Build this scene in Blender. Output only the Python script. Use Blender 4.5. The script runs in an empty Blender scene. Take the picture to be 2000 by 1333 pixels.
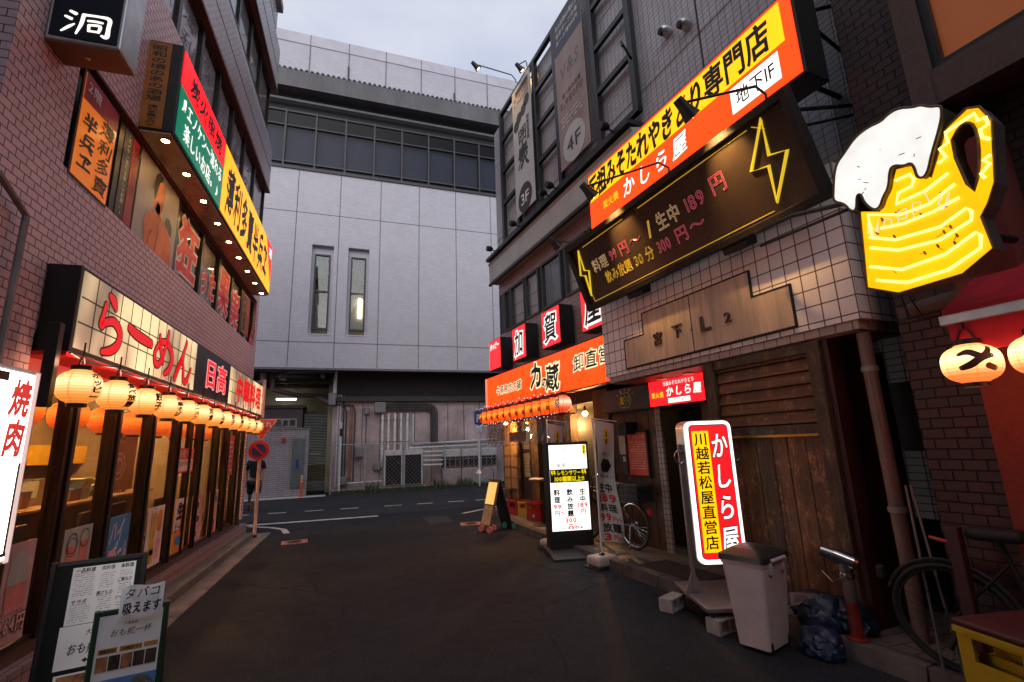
import bpy, bmesh, math, random
from mathutils import Vector, Matrix, noise
rng = random.Random(7)
SC = bpy.context.scene
# ---------------------------------------------------------------- camera, sky, sun, exposure
cam = bpy.data.cameras.new('camera'); camo = bpy.data.objects.new('camera', cam); SC.collection.objects.link(camo)
SC.camera = camo
cam.sensor_width = 36.0; cam.lens = 939.1 * 36 / 2000; cam.clip_end = 500; cam.clip_start = .05
yaw, pit, rol = math.radians(17.5436), math.radians(12.2184), math.radians(-2.059)
fw = Vector((math.sin(yaw) * math.cos(pit), math.cos(yaw) * math.cos(pit), math.sin(pit)))
rt = Vector((math.cos(yaw), -math.sin(yaw), 0)); up = rt.cross(fw)
r2 = math.cos(rol) * rt + math.sin(rol) * up; u2 = -math.sin(rol) * rt + math.cos(rol) * up
camo.matrix_world = Matrix(((r2.x, u2.x, -fw.x, 0), (r2.y, u2.y, -fw.y, 0), (r2.z, u2.z, -fw.z, 1.6), (0, 0, 0, 1)))
W = bpy.data.worlds.new('World'); SC.world = W; W.use_nodes = True
wn, wl = W.node_tree.nodes, W.node_tree.links
bg = wn['Background']; bg.inputs['Strength'].default_value = .126
sky = wn.new('ShaderNodeTexSky'); sky.sky_type = 'NISHITA'; sky.sun_disc = False
sky.sun_elevation = math.radians(28); sky.sun_rotation = math.radians(200)
wt = wn.new('ShaderNodeTexCoord'); wno = wn.new('ShaderNodeTexNoise'); wno.inputs['Scale'].default_value = 3.2; wno.inputs['Detail'].default_value = 5
wmap = wn.new('ShaderNodeMapping'); wmap.inputs['Scale'].default_value = (1, 1, 2.6)
wl.new(wt.outputs['Generated'], wmap.inputs['Vector']); wl.new(wmap.outputs[0], wno.inputs['Vector'])
wr = wn.new('ShaderNodeValToRGB'); wr.color_ramp.elements[0].position = .3; wr.color_ramp.elements[1].position = .72
wr.color_ramp.elements[0].color = (4.7, 5.2, 6.6, 1); wr.color_ramp.elements[1].color = (6.7, 6.85, 7.5, 1)
wl.new(wno.outputs['Fac'], wr.inputs['Fac'])
wm = wn.new('ShaderNodeMix'); wm.data_type = 'RGBA'; wm.inputs[0].default_value = .9
wl.new(sky.outputs[0], wm.inputs[6]); wl.new(wr.outputs[0], wm.inputs[7]); wl.new(wm.outputs[2], bg.inputs['Color'])
sun = bpy.data.lights.new('sun', 'SUN'); sun.energy = 1.1; sun.angle = math.radians(45); sun.color = (1, .93, .88)
suno = bpy.data.objects.new('sun', sun); SC.collection.objects.link(suno)
suno.rotation_euler = (math.radians(62), 0, math.radians(-18))
SC.view_settings.view_transform = 'Standard'; SC.view_settings.look = 'None'; SC.view_settings.exposure = 0; SC.view_settings.gamma = 1
SC.render.engine = 'CYCLES'
SC.cycles.use_denoising = True; SC.cycles.max_bounces = 7; SC.cycles.diffuse_bounces = 4; SC.cycles.transparent_max_bounces = 16
SC.cycles.caustics_reflective = False; SC.cycles.caustics_refractive = False; SC.cycles.sample_clamp_indirect = 4
# ---------------------------------------------------------------- frames of the two house rows and of the big block behind
TH = math.radians(6.759); RD = Vector((-math.sin(TH), math.cos(TH), 0)); RN = Vector((math.cos(TH), math.sin(TH), 0))
TF = math.radians(1.888); FE = Vector((math.cos(TF), math.sin(TF), 0)); FN = Vector((math.sin(TF), -math.cos(TF), 0))
RZL, RZR, RZF = math.radians(90), TH - math.radians(90), TF
def L(s, o, z=0): return Vector((-2.2 + o, s, z))
def Q(s, o, z=0): return RD * s + RN * (4.1 - o) + Vector((0, 0, z))
def F(x, o, z=0): return Vector((0, 20.3, 0)) + FE * x + FN * o + Vector((0, 0, z))
# ---------------------------------------------------------------- objects
def tag(o, label=None, cat=None, group=None, kind=None):
    for k, v in (('label', label), ('category', cat), ('group', group), ('kind', kind)):
        if v: o[k] = v
    return o
def thing(name, label, cat, loc=(0, 0, 0), rz=0, group=None):
    o = bpy.data.objects.new(name, None); SC.collection.objects.link(o); o.empty_display_size = .2
    o.location = loc; o.rotation_euler = (0, 0, rz)
    return tag(o, label, cat, group)
EACH = {'bracket', 'clamp', 'bolt', 'vent_pipe', 'band', 'post', 'upright', 'leg', 'handle', 'weight', 'bulb', 'rail', 'canopy_joint', 'window_pier', 'pipe_collar', 'door_post', 'side_wall', 'menu_strip', 'window_bit', 'ear', 'ceiling_beam'}
class MB:
    def __init__(s): s.bm = bmesh.new()
    def box(s, x0, x1, y0, y1, z0, z1, bv=0, seg=2):
        x0, x1 = min(x0, x1), max(x0, x1); y0, y1 = min(y0, y1), max(y0, y1); z0, z1 = min(z0, z1), max(z0, z1)
        v = bmesh.ops.create_cube(s.bm, size=1)['verts']
        for a in v: a.co = Vector(((x0 + x1) / 2 + a.co.x * (x1 - x0), (y0 + y1) / 2 + a.co.y * (y1 - y0), (z0 + z1) / 2 + a.co.z * (z1 - z0)))
        if bv:
            e = list({e for a in v for e in a.link_edges})
            bmesh.ops.bevel(s.bm, geom=e, offset=min(bv, (x1 - x0) * .45, (y1 - y0) * .45, (z1 - z0) * .45), segments=seg, affect='EDGES', profile=.5)
        return s
    def cyl(s, p, q, r, r2=None, n=12):
        p, q = Vector(p), Vector(q); d = q - p; m = Matrix.Translation((p + q) / 2) @ d.to_track_quat('Z', 'Y').to_matrix().to_4x4()
        bmesh.ops.create_cone(s.bm, cap_ends=True, segments=n, radius1=r, radius2=r if r2 is None else r2, depth=d.length, matrix=m); return s
    def tube(s, pts, r, n=8, closed=False):
        pts = [Vector(p) for p in pts]; k = len(pts); rings = []; nv = None
        rr = r if isinstance(r, (list, tuple)) else [r] * k
        for i, p in enumerate(pts):
            a = pts[i - 1] if i or closed else p; b = pts[(i + 1) % k] if i < k - 1 or closed else p
            t = (b - a).normalized()
            if nv is None: nv = t.orthogonal().normalized()
            nv = (nv - t * nv.dot(t)).normalized(); bn = t.cross(nv)
            rings.append([s.bm.verts.new(p + (nv * math.cos(6.2832 * j / n) + bn * math.sin(6.2832 * j / n)) * rr[i]) for j in range(n)])
        for i in range(k if closed else k - 1):
            A, B = rings[i], rings[(i + 1) % k]
            for j in range(n): s.bm.faces.new((A[j], A[(j + 1) % n], B[(j + 1) % n], B[j]))
        if not closed: s.bm.faces.new(rings[0][::-1]); s.bm.faces.new(rings[-1])
        return s
    def poly(s, pts, y0, y1):
        a = [s.bm.verts.new((x, y0, z)) for x, z in pts]; b = [s.bm.verts.new((x, y1, z)) for x, z in pts]; n = len(pts)
        s.bm.faces.new(a); s.bm.faces.new(b[::-1])
        for i in range(n): s.bm.faces.new((a[i], b[i], b[(i + 1) % n], a[(i + 1) % n]))
        return s
    def prof(s, pts, x0, x1):
        a = [s.bm.verts.new((x0, y, z)) for y, z in pts]; b = [s.bm.verts.new((x1, y, z)) for y, z in pts]; n = len(pts)
        s.bm.faces.new(a); s.bm.faces.new(b[::-1])
        for i in range(n): s.bm.faces.new((a[i], b[i], b[(i + 1) % n], a[(i + 1) % n]))
        return s
    def lathe(s, prof, n=24, c=(0, 0, 0), ax='z'):
        c = Vector(c); rings = []
        for r, h in prof:
            ring = []
            for j in range(n):
                x, y = r * math.cos(6.2832 * j / n), r * math.sin(6.2832 * j / n)
                ring.append(s.bm.verts.new(c + Vector({'z': (x, y, h), 'y': (x, h, y), 'x': (h, x, y)}[ax])))
            rings.append(ring)
        for A, B in zip(rings, rings[1:]):
            for j in range(n): s.bm.faces.new((A[j], A[(j + 1) % n], B[(j + 1) % n], B[j]))
        if len(prof) > 2 and abs(prof[0][0] - prof[-1][0]) < 1e-6:
            for j in range(n): s.bm.faces.new((rings[-1][j], rings[-1][(j + 1) % n], rings[0][(j + 1) % n], rings[0][j]))
        else: s.bm.faces.new(rings[0][::-1]); s.bm.faces.new(rings[-1])
        return s
    def quad(s, *p): s.bm.faces.new([s.bm.verts.new(q) for q in p]); return s
    def sph(s, c, r, sc=(1, 1, 1), n=16):
        bmesh.ops.create_uvsphere(s.bm, u_segments=n, v_segments=max(6, n // 2), radius=r, matrix=Matrix.Translation(c) @ Matrix.Diagonal((*sc, 1))); return s
    def jit(s, a, f=6.0):
        for v in s.bm.verts: v.co += noise.noise_vector(v.co * f) * a
        return s
    def build(s, name, mat, parent=None, smooth=False, loc=None, label=None, fix=True):
        if fix: bmesh.ops.recalc_face_normals(s.bm, faces=s.bm.faces)
        if name in EACH:
            todo = set(s.bm.verts); parts = []
            while todo:
                st_ = [todo.pop()]; isl = set(st_)
                while st_:
                    for e in st_.pop().link_edges:
                        for v in e.verts:
                            if v in todo: todo.discard(v); isl.add(v); st_.append(v)
                parts.append(isl)
            if 1 < len(parts) <= 60:
                out = None
                for isl in sorted(parts, key=lambda q: min(tuple(v.co) for v in q)):
                    b2 = MB(); mp_ = {v: b2.bm.verts.new(v.co) for v in isl}
                    for f in {f for v in isl for f in v.link_faces}: b2.bm.faces.new([mp_[v] for v in f.verts])
                    EACH.discard(name); out = b2.build(name, mat, parent, smooth, loc, label, False); EACH.add(name)
                s.bm.free(); return out
        me = bpy.data.meshes.new(name); s.bm.to_mesh(me); s.bm.free()
        me.materials.append(mat); o = bpy.data.objects.new(name, me); SC.collection.objects.link(o)
        if parent: o.parent = parent
        if loc is not None: o.location = loc
        if smooth:
            me.shade_smooth(); me.set_sharp_from_angle(angle=math.radians(38))
        if label: o['label'] = label
        return o
def copy_tree(o, parent=None):
    c = o.copy(); SC.collection.objects.link(c)
    if parent: c.parent = parent
    for ch in list(o.children): copy_tree(ch, c)
    return c
def rrect(x0, x1, z0, z1, r, n=5):
    out = []
    for cx, cz, a0 in ((x1 - r, z1 - r, 0), (x0 + r, z1 - r, 90), (x0 + r, z0 + r, 180), (x1 - r, z0 + r, 270)):
        for i in range(n + 1):
            a = math.radians(a0 + 90 * i / n); out.append((cx + r * math.cos(a), cz + r * math.sin(a)))
    return out
def arc(c, r, a0, a1, n, plane='xz', k=0):
    o = []
    for i in range(n + 1):
        a = math.radians(a0 + (a1 - a0) * i / n); x, z = c[0] + r * math.cos(a), c[1] + r * math.sin(a)
        o.append((x, k, z) if plane == 'xz' else (k, x, z) if plane == 'yz' else (x, z, k))
    return o
# ---------------------------------------------------------------- materials
MATS = {}
def nodes(m): return m.node_tree.nodes, m.node_tree.links
def rgba(c): return (*c, 1) if len(c) == 3 else c
def newmat(name):
    m = bpy.data.materials.new(name); m.use_nodes = True; return m
def math_(n, l, op, a, b=None, clamp=False):
    x = n.new('ShaderNodeMath'); x.operation = op; x.use_clamp = clamp
    for i, v in enumerate((a, b)):
        if v is None: continue
        if isinstance(v, (int, float)): x.inputs[i].default_value = v
        else: l.new(v, x.inputs[i])
    return x.outputs[0]
def mixc(n, l, fac, a, b, mode='MIX'):
    x = n.new('ShaderNodeMix'); x.data_type = 'RGBA'; x.blend_type = mode
    for i, v in ((0, fac), (6, a), (7, b)):
        if isinstance(v, (int, float)): x.inputs[i].default_value = v
        elif isinstance(v, tuple): x.inputs[i].default_value = rgba(v)
        else: l.new(v, x.inputs[i])
    return x.outputs[2]
def noise_(n, l, vec, scale, detail=4, rough=.6):
    x = n.new('ShaderNodeTexNoise'); x.inputs['Scale'].default_value = scale; x.inputs['Detail'].default_value = detail; x.inputs['Roughness'].default_value = rough
    l.new(vec, x.inputs['Vector']); return x.outputs['Fac']
def ramp_(n, l, fac, p0, p1, c0=(0, 0, 0), c1=(1, 1, 1)):
    x = n.new('ShaderNodeValToRGB'); x.color_ramp.elements[0].position = p0; x.color_ramp.elements[1].position = p1
    x.color_ramp.elements[0].color = rgba(c0); x.color_ramp.elements[1].color = rgba(c1); l.new(fac, x.inputs['Fac']); return x.outputs['Color']
def scalev(n, l, vec, sc):
    x = n.new('ShaderNodeMapping'); x.inputs['Scale'].default_value = sc; l.new(vec, x.inputs['Vector']); return x.outputs[0]
def bump_(n, l, h, strength, dist, b):
    x = n.new('ShaderNodeBump'); x.inputs['Strength'].default_value = strength; x.inputs['Distance'].default_value = dist
    l.new(h, x.inputs['Height']); l.new(x.outputs[0], b.inputs['Normal'])
def M(name, col, rough=.5, metal=0, var=.15, scale=6, bump=0, dirt=0, spec=.5, stretch=(1, 1, 1), coat=0):
    """painted, plastic, metal or stone surface with uneven tone, wear and roughness"""
    if name in MATS: return MATS[name]
    m = newmat(name); n, l = nodes(m); b = n['Principled BSDF']; tc = n.new('ShaderNodeTexCoord').outputs['Object']
    v = scalev(n, l, tc, stretch)
    f = noise_(n, l, v, scale); f2 = noise_(n, l, v, scale * 5.3, 3)
    dk = tuple(c * (1 - var * 1.6) for c in col); lt = tuple(min(1, c * (1 + var)) for c in col)
    c = mixc(n, l, ramp_(n, l, f, .3, .7), dk, lt)
    c = mixc(n, l, math_(n, l, 'MULTIPLY', f2, var * .8), c, (.02, .018, .016))
    if dirt: c = mixc(n, l, math_(n, l, 'MULTIPLY', ramp_(n, l, noise_(n, l, v, scale * .6, 6, .7), .45, .75), dirt), c, tuple(x * .35 for x in col))
    l.new(c, b.inputs['Base Color']); b.inputs['Metallic'].default_value = metal; b.inputs['Specular IOR Level'].default_value = spec
    l.new(math_(n, l, 'ADD', math_(n, l, 'MULTIPLY', f2, .25), max(.03, rough - .12), True), b.inputs['Roughness'])
    if coat: b.inputs['Coat Weight'].default_value = coat
    if bump: bump_(n, l, f2, bump, .01, b)
    MATS[name] = m; return m
def E(name, col, st=1.0, var=.1, scale=3, stretch=(1, 1, 1), base=.3, band=None, body=None):
    """a lamp-lit face: light comes unevenly through it, as from tubes behind"""
    if name in MATS: return MATS[name]
    m = newmat(name); n, l = nodes(m); b = n['Principled BSDF']; tc = n.new('ShaderNodeTexCoord').outputs['Object']
    f = noise_(n, l, scalev(n, l, tc, stretch), scale, 2)
    if band: f = math_(n, l, 'SUBTRACT', ramp_(n, l, f, *band), .0)
    b.inputs['Base Color'].default_value = rgba(body or tuple(c * base for c in col)); b.inputs['Roughness'].default_value = .35
    b.inputs['Emission Color'].default_value = rgba(col)
    l.new(math_(n, l, 'MULTIPLY', math_(n, l, 'ADD', math_(n, l, 'MULTIPLY', f, 2 * var), 1 - var), st), b.inputs['Emission Strength'])
    MATS[name] = m; return m
def wallcoord(n, l):
    t = n.new('ShaderNodeTexCoord'); s = n.new('ShaderNodeSeparateXYZ'); l.new(t.outputs['Object'], s.inputs[0])
    q = n.new('ShaderNodeSeparateXYZ'); l.new(t.outputs['Normal'], q.inputs[0])
    ax = math_(n, l, 'GREATER_THAN', math_(n, l, 'ABSOLUTE', q.outputs['X']), .7); az = math_(n, l, 'GREATER_THAN', math_(n, l, 'ABSOLUTE', q.outputs['Z']), .7)
    def mx(f, a, b): return math_(n, l, 'ADD', math_(n, l, 'MULTIPLY', a, math_(n, l, 'SUBTRACT', 1.0, f)), math_(n, l, 'MULTIPLY', b, f))
    u = mx(ax, s.outputs['X'], s.outputs['Y']); v = mx(az, s.outputs['Z'], s.outputs['Y'])
    c = n.new('ShaderNodeCombineXYZ'); l.new(u, c.inputs[0]); l.new(v, c.inputs[1]); return c.outputs[0], t.outputs['Object']
def T(name, c1, c2, mortar, w, h, joint=.012, off=.5, rough=.45, bump=.6, var=.25, stain=.25, dirtc=(.03, .025, .025)):
    """tiles or bricks in real joints"""
    if name in MATS: return MATS[name]
    m = newmat(name); n, l = nodes(m); b = n['Principled BSDF']; v, ob = wallcoord(n, l)
    k = n.new('ShaderNodeTexBrick'); k.offset = off; k.offset_frequency = 2; k.squash = 1
    k.inputs['Scale'].default_value = 1; k.inputs['Brick Width'].default_value = w; k.inputs['Row Height'].default_value = h
    k.inputs['Mortar Size'].default_value = joint / 2; k.inputs['Mortar Smooth'].default_value = .15; k.inputs['Bias'].default_value = 0
    k.inputs['Color1'].default_value = rgba(c1); k.inputs['Color2'].default_value = rgba(c2); k.inputs['Mortar'].default_value = rgba(mortar)
    l.new(v, k.inputs['Vector'])
    f = noise_(n, l, ob, 1.3, 5, .65); f2 = noise_(n, l, ob, 24, 3)
    c = mixc(n, l, math_(n, l, 'MULTIPLY', ramp_(n, l, f, .42, .78), stain), k.outputs['Color'], dirtc)
    c = mixc(n, l, math_(n, l, 'MULTIPLY', f2, var), c, tuple(x * .6 for x in c1))
    st = noise_(n, l, scalev(n, l, ob, (5, 5, .35)), 2.2, 3)
    c = mixc(n, l, math_(n, l, 'MULTIPLY', ramp_(n, l, st, .55, .8), stain * .9), c, dirtc)
    l.new(c, b.inputs['Base Color'])
    l.new(math_(n, l, 'ADD', math_(n, l, 'MULTIPLY', k.outputs['Fac'], .35), math_(n, l, 'ADD', math_(n, l, 'MULTIPLY', f2, .2), rough - .1), True), b.inputs['Roughness'])
    bump_(n, l, math_(n, l, 'ADD', math_(n, l, 'MULTIPLY', math_(n, l, 'SUBTRACT', 1.0, k.outputs['Fac']), 1.0), math_(n, l, 'MULTIPLY', f2, .15)), bump, .006, b)
    MATS[name] = m; return m
def WOOD(name, c1, c2, rough=.6, grain=(1, 1, .06), board=0, axis='X', bump=.4, wear=.5):
    if name in MATS: return MATS[name]
    m = newmat(name); n, l = nodes(m); b = n['Principled BSDF']; t = n.new('ShaderNodeTexCoord').outputs['Object']
    v = scalev(n, l, t, grain)
    f = noise_(n, l, v, 42, 6, .65); g = noise_(n, l, t, 2.2, 6, .7); g2 = noise_(n, l, scalev(n, l, t, (1.5, 1.5, .8)), 9, 6, .75)
    c = mixc(n, l, ramp_(n, l, f, .34, .68), c1, c2)
    if board:
        s = n.new('ShaderNodeSeparateXYZ'); l.new(t, s.inputs[0]); bi = math_(n, l, 'FLOOR', math_(n, l, 'DIVIDE', s.outputs[axis], board))
        wn_ = n.new('ShaderNodeTexWhiteNoise'); wn_.noise_dimensions = '1D'; l.new(bi, wn_.inputs['W'])
        c = mixc(n, l, math_(n, l, 'MULTIPLY', wn_.outputs['Value'], .55), c, tuple(x * .45 for x in c1))
    g3 = noise_(n, l, scalev(n, l, t, tuple(x * 1.0 if x > .5 else x * 4 for x in grain)), 11, 8, .8)
    c = mixc(n, l, math_(n, l, 'MULTIPLY', ramp_(n, l, g3, .42, .62), wear), c, tuple(x * .22 for x in c1))
    c = mixc(n, l, math_(n, l, 'MULTIPLY', ramp_(n, l, g, .4, .72), wear), c, (.012, .009, .007))
    c = mixc(n, l, math_(n, l, 'MULTIPLY', ramp_(n, l, g2, .54, .68), wear), c, tuple(min(1, x * 2.1 + .01) for x in c2))
    l.new(c, b.inputs['Base Color']); l.new(math_(n, l, 'ADD', math_(n, l, 'MULTIPLY', g2, .3), rough - .15, True), b.inputs['Roughness'])
    bump_(n, l, math_(n, l, 'ADD', f, math_(n, l, 'MULTIPLY', g2, .6)), bump, .006, b)
    MATS[name] = m; return m
def GLASS(name, tint=(.9, .95, .95), rough=.02, refl=1.0, dirt=.12):
    if name in MATS: return MATS[name]
    m = newmat(name); n, l = nodes(m); n.remove(n['Principled BSDF']); out = n['Material Output']
    tr = n.new('ShaderNodeBsdfTransparent'); tr.inputs[0].default_value = rgba(tint)
    gl = n.new('ShaderNodeBsdfGlossy'); gl.inputs['Roughness'].default_value = rough; gl.inputs['Color'].default_value = (refl, refl, refl, 1)
    df = n.new('ShaderNodeBsdfDiffuse'); df.inputs[0].default_value = (.35, .33, .32, 1)
    fr = n.new('ShaderNodeFresnel'); ge = n.new('ShaderNodeNewGeometry')
    l.new(math_(n, l, 'SUBTRACT', 1.5, math_(n, l, 'MULTIPLY', ge.outputs['Backfacing'], .8333)), fr.inputs['IOR'])
    a = n.new('ShaderNodeMixShader'); b = n.new('ShaderNodeMixShader')
    t = n.new('ShaderNodeTexCoord').outputs['Object']
    l.new(math_(n, l, 'MULTIPLY', ramp_(n, l, noise_(n, l, scalev(n, l, t, (3, 3, 1)), 2, 5, .7), .4, .8), dirt), a.inputs[0])
    l.new(tr.outputs[0], a.inputs[1]); l.new(df.outputs[0], a.inputs[2])
    l.new(fr.outputs[0], b.inputs[0]); l.new(a.outputs[0], b.inputs[1]); l.new(gl.outputs[0], b.inputs[2]); l.new(b.outputs[0], out.inputs[0])
    MATS[name] = m; return m
# ---------------------------------------------------------------- lettering
GC = {}
def glyph(ch, bold=0, line=0):
    k = (ch, bold, line)
    if k in GC: return GC[k]
    c = bpy.data.curves.new('g', 'FONT'); c.body = ch; c.size = 1; c.resolution_u = 4; c.bevel_resolution = 0
    if line: c.fill_mode = 'NONE'; c.bevel_depth = line
    elif bold: c.fill_mode = 'BOTH'; c.bevel_depth = bold
    o = bpy.data.objects.new('g', c); SC.collection.objects.link(o)
    dg = bpy.context.evaluated_depsgraph_get(); me = bpy.data.meshes.new_from_object(o.evaluated_get(dg))
    cjk = ord(ch) > 0x2000
    vs = [v.co.copy() for v in me.vertices]; fs = [tuple(p.vertices) for p in me.polygons]
    if vs:
        cx = .5 if cjk else (min(v.x for v in vs) + max(v.x for v in vs)) / 2
        if ch in '♪♫': cx = (min(v.x for v in vs) + max(v.x for v in vs)) / 2
        vs = [Vector((v.x - cx, v.y - (.38 if cjk else .36), v.z)) for v in vs]
    wd = 1.0 if cjk else (max(v.x for v in vs) - min(v.x for v in vs) + .1 if vs else .4)
    bpy.data.objects.remove(o); bpy.data.curves.remove(c); bpy.data.meshes.remove(me)
    GC[k] = (vs, fs, wd); return GC[k]
class TX:
    """lettering laid on the local XZ plane (front looks to -Y)"""
    def __init__(s, y=-.004, th=.002): s.v = []; s.f = []; s.y = y; s.th = th
    def t(s, txt, x0, x1, z0, z1, d='h', bold=0, line=0, shear=0, wob=0, rot=0, fill=.94, sq=None):
        cells = [glyph(c, bold, line) if c != ' ' else ([], [], .5) for c in txt]
        tot = sum(c[2] for c in cells) if d == 'h' else len(cells); a = 0
        for (vs, fs, wd) in cells:
            if d == 'h': w = wd / tot * (x1 - x0); cx = x0 + a + w / 2; a += w; cz = (z0 + z1) / 2; sx = w / wd; sz = (z1 - z0)
            else: h = (z1 - z0) / tot; cz = z1 - a - h / 2; a += h; cx = (x0 + x1) / 2; sx = (x1 - x0); sz = h
            sx *= fill; sz *= fill; sd = Vector((cx * 3.1, cz * 2.7, len(s.v)))
            b = len(s.v); ca, sa = math.cos(rot), math.sin(rot)
            for q in vs:
                px, pz = q.x, q.y
                if wob:
                    w_ = noise.noise_vector(Vector((q.x * 4, q.y * 4, 0)) + sd) * wob; px += w_.x; pz += w_.y + wob * .8 * math.sin(px * 5 + sd.x)
                px += pz * shear; pz += px * shear * .3
                X, Z = px * sx, pz * sz
                s.v.append((cx + X * ca - Z * sa, s.y + (s.th if q.z < -1e-6 else -s.th if q.z > 1e-6 else 0), cz + X * sa + Z * ca))
            s.f += [tuple(i + b for i in f) for f in fs]
        return s
    def brush(s, strokes, x0, x1, z0, z1, grow=0):
        """hand-brushed strokes: (x, z, half width) knots in the unit square, swept as swelling ribbons"""
        for st in strokes:
            P = [Vector((x0 + a * (x1 - x0), z0 + b * (z1 - z0), w * (z1 - z0))) for a, b, w in st]
            pts = []
            for i in range(len(P) - 1):
                p0, p1, p2, p3 = P[max(i - 1, 0)], P[i], P[i + 1], P[min(i + 2, len(P) - 1)]
                for k in range(7):
                    t = k / 7; pts.append(.5 * (2 * p1 + (p2 - p0) * t + (2 * p0 - 5 * p1 + 4 * p2 - p3) * t * t + (3 * p1 - p0 - 3 * p2 + p3) * t ** 3))
            pts.append(P[-1]); le, ri = [], []
            for i, p in enumerate(pts):
                d = (pts[min(i + 1, len(pts) - 1)] - pts[max(i - 1, 0)]); d = Vector((d.x, d.y)).normalized(); w = max(p.z, .002) + grow
                q = Vector((p.x, p.y)); nn = Vector((-d.y, d.x)); le.append(q + nn * w); ri.append(q - nn * w)
            for e, sg in ((0, -1), (-1, 1)):
                d = (Vector(pts[1][:2]) - Vector(pts[0][:2]) if e == 0 else Vector(pts[-1][:2]) - Vector(pts[-2][:2])).normalized()
                w = max(pts[e].z, .002) + grow; q = Vector(pts[e][:2]); nn = Vector((-d.y, d.x)); b = len(s.v)
                s.v.append((q.x, s.y, q.y))
                for k in range(9):
                    a = math.pi * k / 8; o = q + nn * w * math.cos(a) + d * sg * w * math.sin(a) * .8; s.v.append((o.x, s.y, o.y))
                s.f += [(b, b + k + 1, b + k + 2) for k in range(8)]
            b = len(s.v)
            for a_, c_ in zip(le, ri): s.v += [(a_.x, s.y, a_.y), (c_.x, s.y, c_.y)]
            s.f += [(b + 2 * i, b + 2 * i + 1, b + 2 * i + 3, b + 2 * i + 2) for i in range(len(pts) - 1)]
        return s
    def rows(s, x0, x1, z0, z1, n, h=.35, seed=1):
        """fine print too small to read: broken rows of tick marks"""
        g = random.Random(seed); dz = (z1 - z0) / n
        for i in range(n):
            z = z1 - (i + .5) * dz; x = x0
            while x < x1 - dz * .4:
                w = dz * g.uniform(.25, .6)
                if g.random() < .85:
                    b = len(s.v); hh = dz * h * g.uniform(.7, 1.1) / 2; xe = min(x + w, x1); k = g.uniform(-.2, .2) * dz
                    s.v += [(x, s.y, z - hh), (xe, s.y, z - hh * .8), (xe - k, s.y, z + hh), (x + abs(k), s.y, z + hh * .7)]; s.f.append((b, b + 1, b + 2, b + 3))
                x += w + dz * g.uniform(.06, .16)
            if False: pass
        return s
    def rect(s, x0, x1, z0, z1):
        b = len(s.v); s.v += [(x0, s.y, z0), (x1, s.y, z0), (x1, s.y, z1), (x0, s.y, z1)]; s.f.append((b, b + 1, b + 2, b + 3)); return s
    def pol(s, pts):
        b = len(s.v); s.v += [(x, s.y, z) for x, z in pts]; s.f.append(tuple(range(b, b + len(pts)))); return s
    def disc(s, x, z, r, rz=None, n=20):
        return s.pol([(x + r * math.cos(6.2832 * i / n), z + (rz or r) * math.sin(6.2832 * i / n)) for i in range(n)])
    def ring(s, x, z, r, w, n=20, sx=1):
        b = len(s.v)
        for i in range(n):
            a = 6.2832 * i / n
            for q in (r, r - w): s.v.append((x + sx * q * math.cos(a), s.y, z + q * math.sin(a)))
        s.f += [(b + 2 * i, b + 2 * i + 1, b + (2 * i + 3) % (2 * n), b + (2 * i + 2) % (2 * n)) for i in range(n)]; return s
    def build(s, name, mat, parent, curve=None):
        me = bpy.data.meshes.new(name); v = [curve(*p) for p in s.v] if curve else s.v
        me.from_pydata(v, [], s.f); me.materials.append(mat)
        o = bpy.data.objects.new(name, me); SC.collection.objects.link(o); o.parent = parent; return o
NTH = ['first', 'second', 'third', 'fourth', 'fifth', 'sixth', 'seventh', 'eighth', 'ninth', 'tenth', 'eleventh', 'twelfth', 'thirteenth', 'fourteenth']
# ---------------------------------------------------------------- shared materials
black = M('black_metal', (.018, .018, .02), .45, .2, .3, 9, .1, .2)
alu = M('aluminium', (.55, .55, .56), .35, .85, .12, 8, .05)
steel = M('steel', (.6, .6, .6), .2, 1, .1, 10)
greymetal = M('grey_metal', (.26, .265, .27), .5, .3, .15, 7, .1, .3)
conc = M('concrete', (.27, .26, .25), .85, 0, .2, 3, .35, .5)
white = M('white_paint', (.72, .71, .69), .5, 0, .08, 6, .05, .15)
dark = M('dark_void', (.012, .012, .013), .8)
inkblack = M('ink_black', (.012, .011, .011), .45)
inkwhite = M('ink_white', (.8, .79, .77), .5)
inkred = M('ink_red', (.55, .02, .025), .5)
glass = GLASS('clear_glass')
redE = E('lit_red', (.95, .006, .01), 2.4, .12, 2.5)
yelE = E('lit_yellow', (1.0, .5, .003), 1.5, .1, 2)
whiteE = E('lit_white', (1, .97, .92), 1.8, .06, 2)
letE = E('lit_white_letter', (1, .95, .88), 1.3, .05)
lampE = E('lamp_bulb', (1, .62, .22), 9, .02)
tubeE = E('lamp_tube', (1, .96, .85), 7, .02)

def struct(name, mb, mat, smooth=False): return tag(mb.build(name, mat, smooth=smooth), kind='structure')
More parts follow.
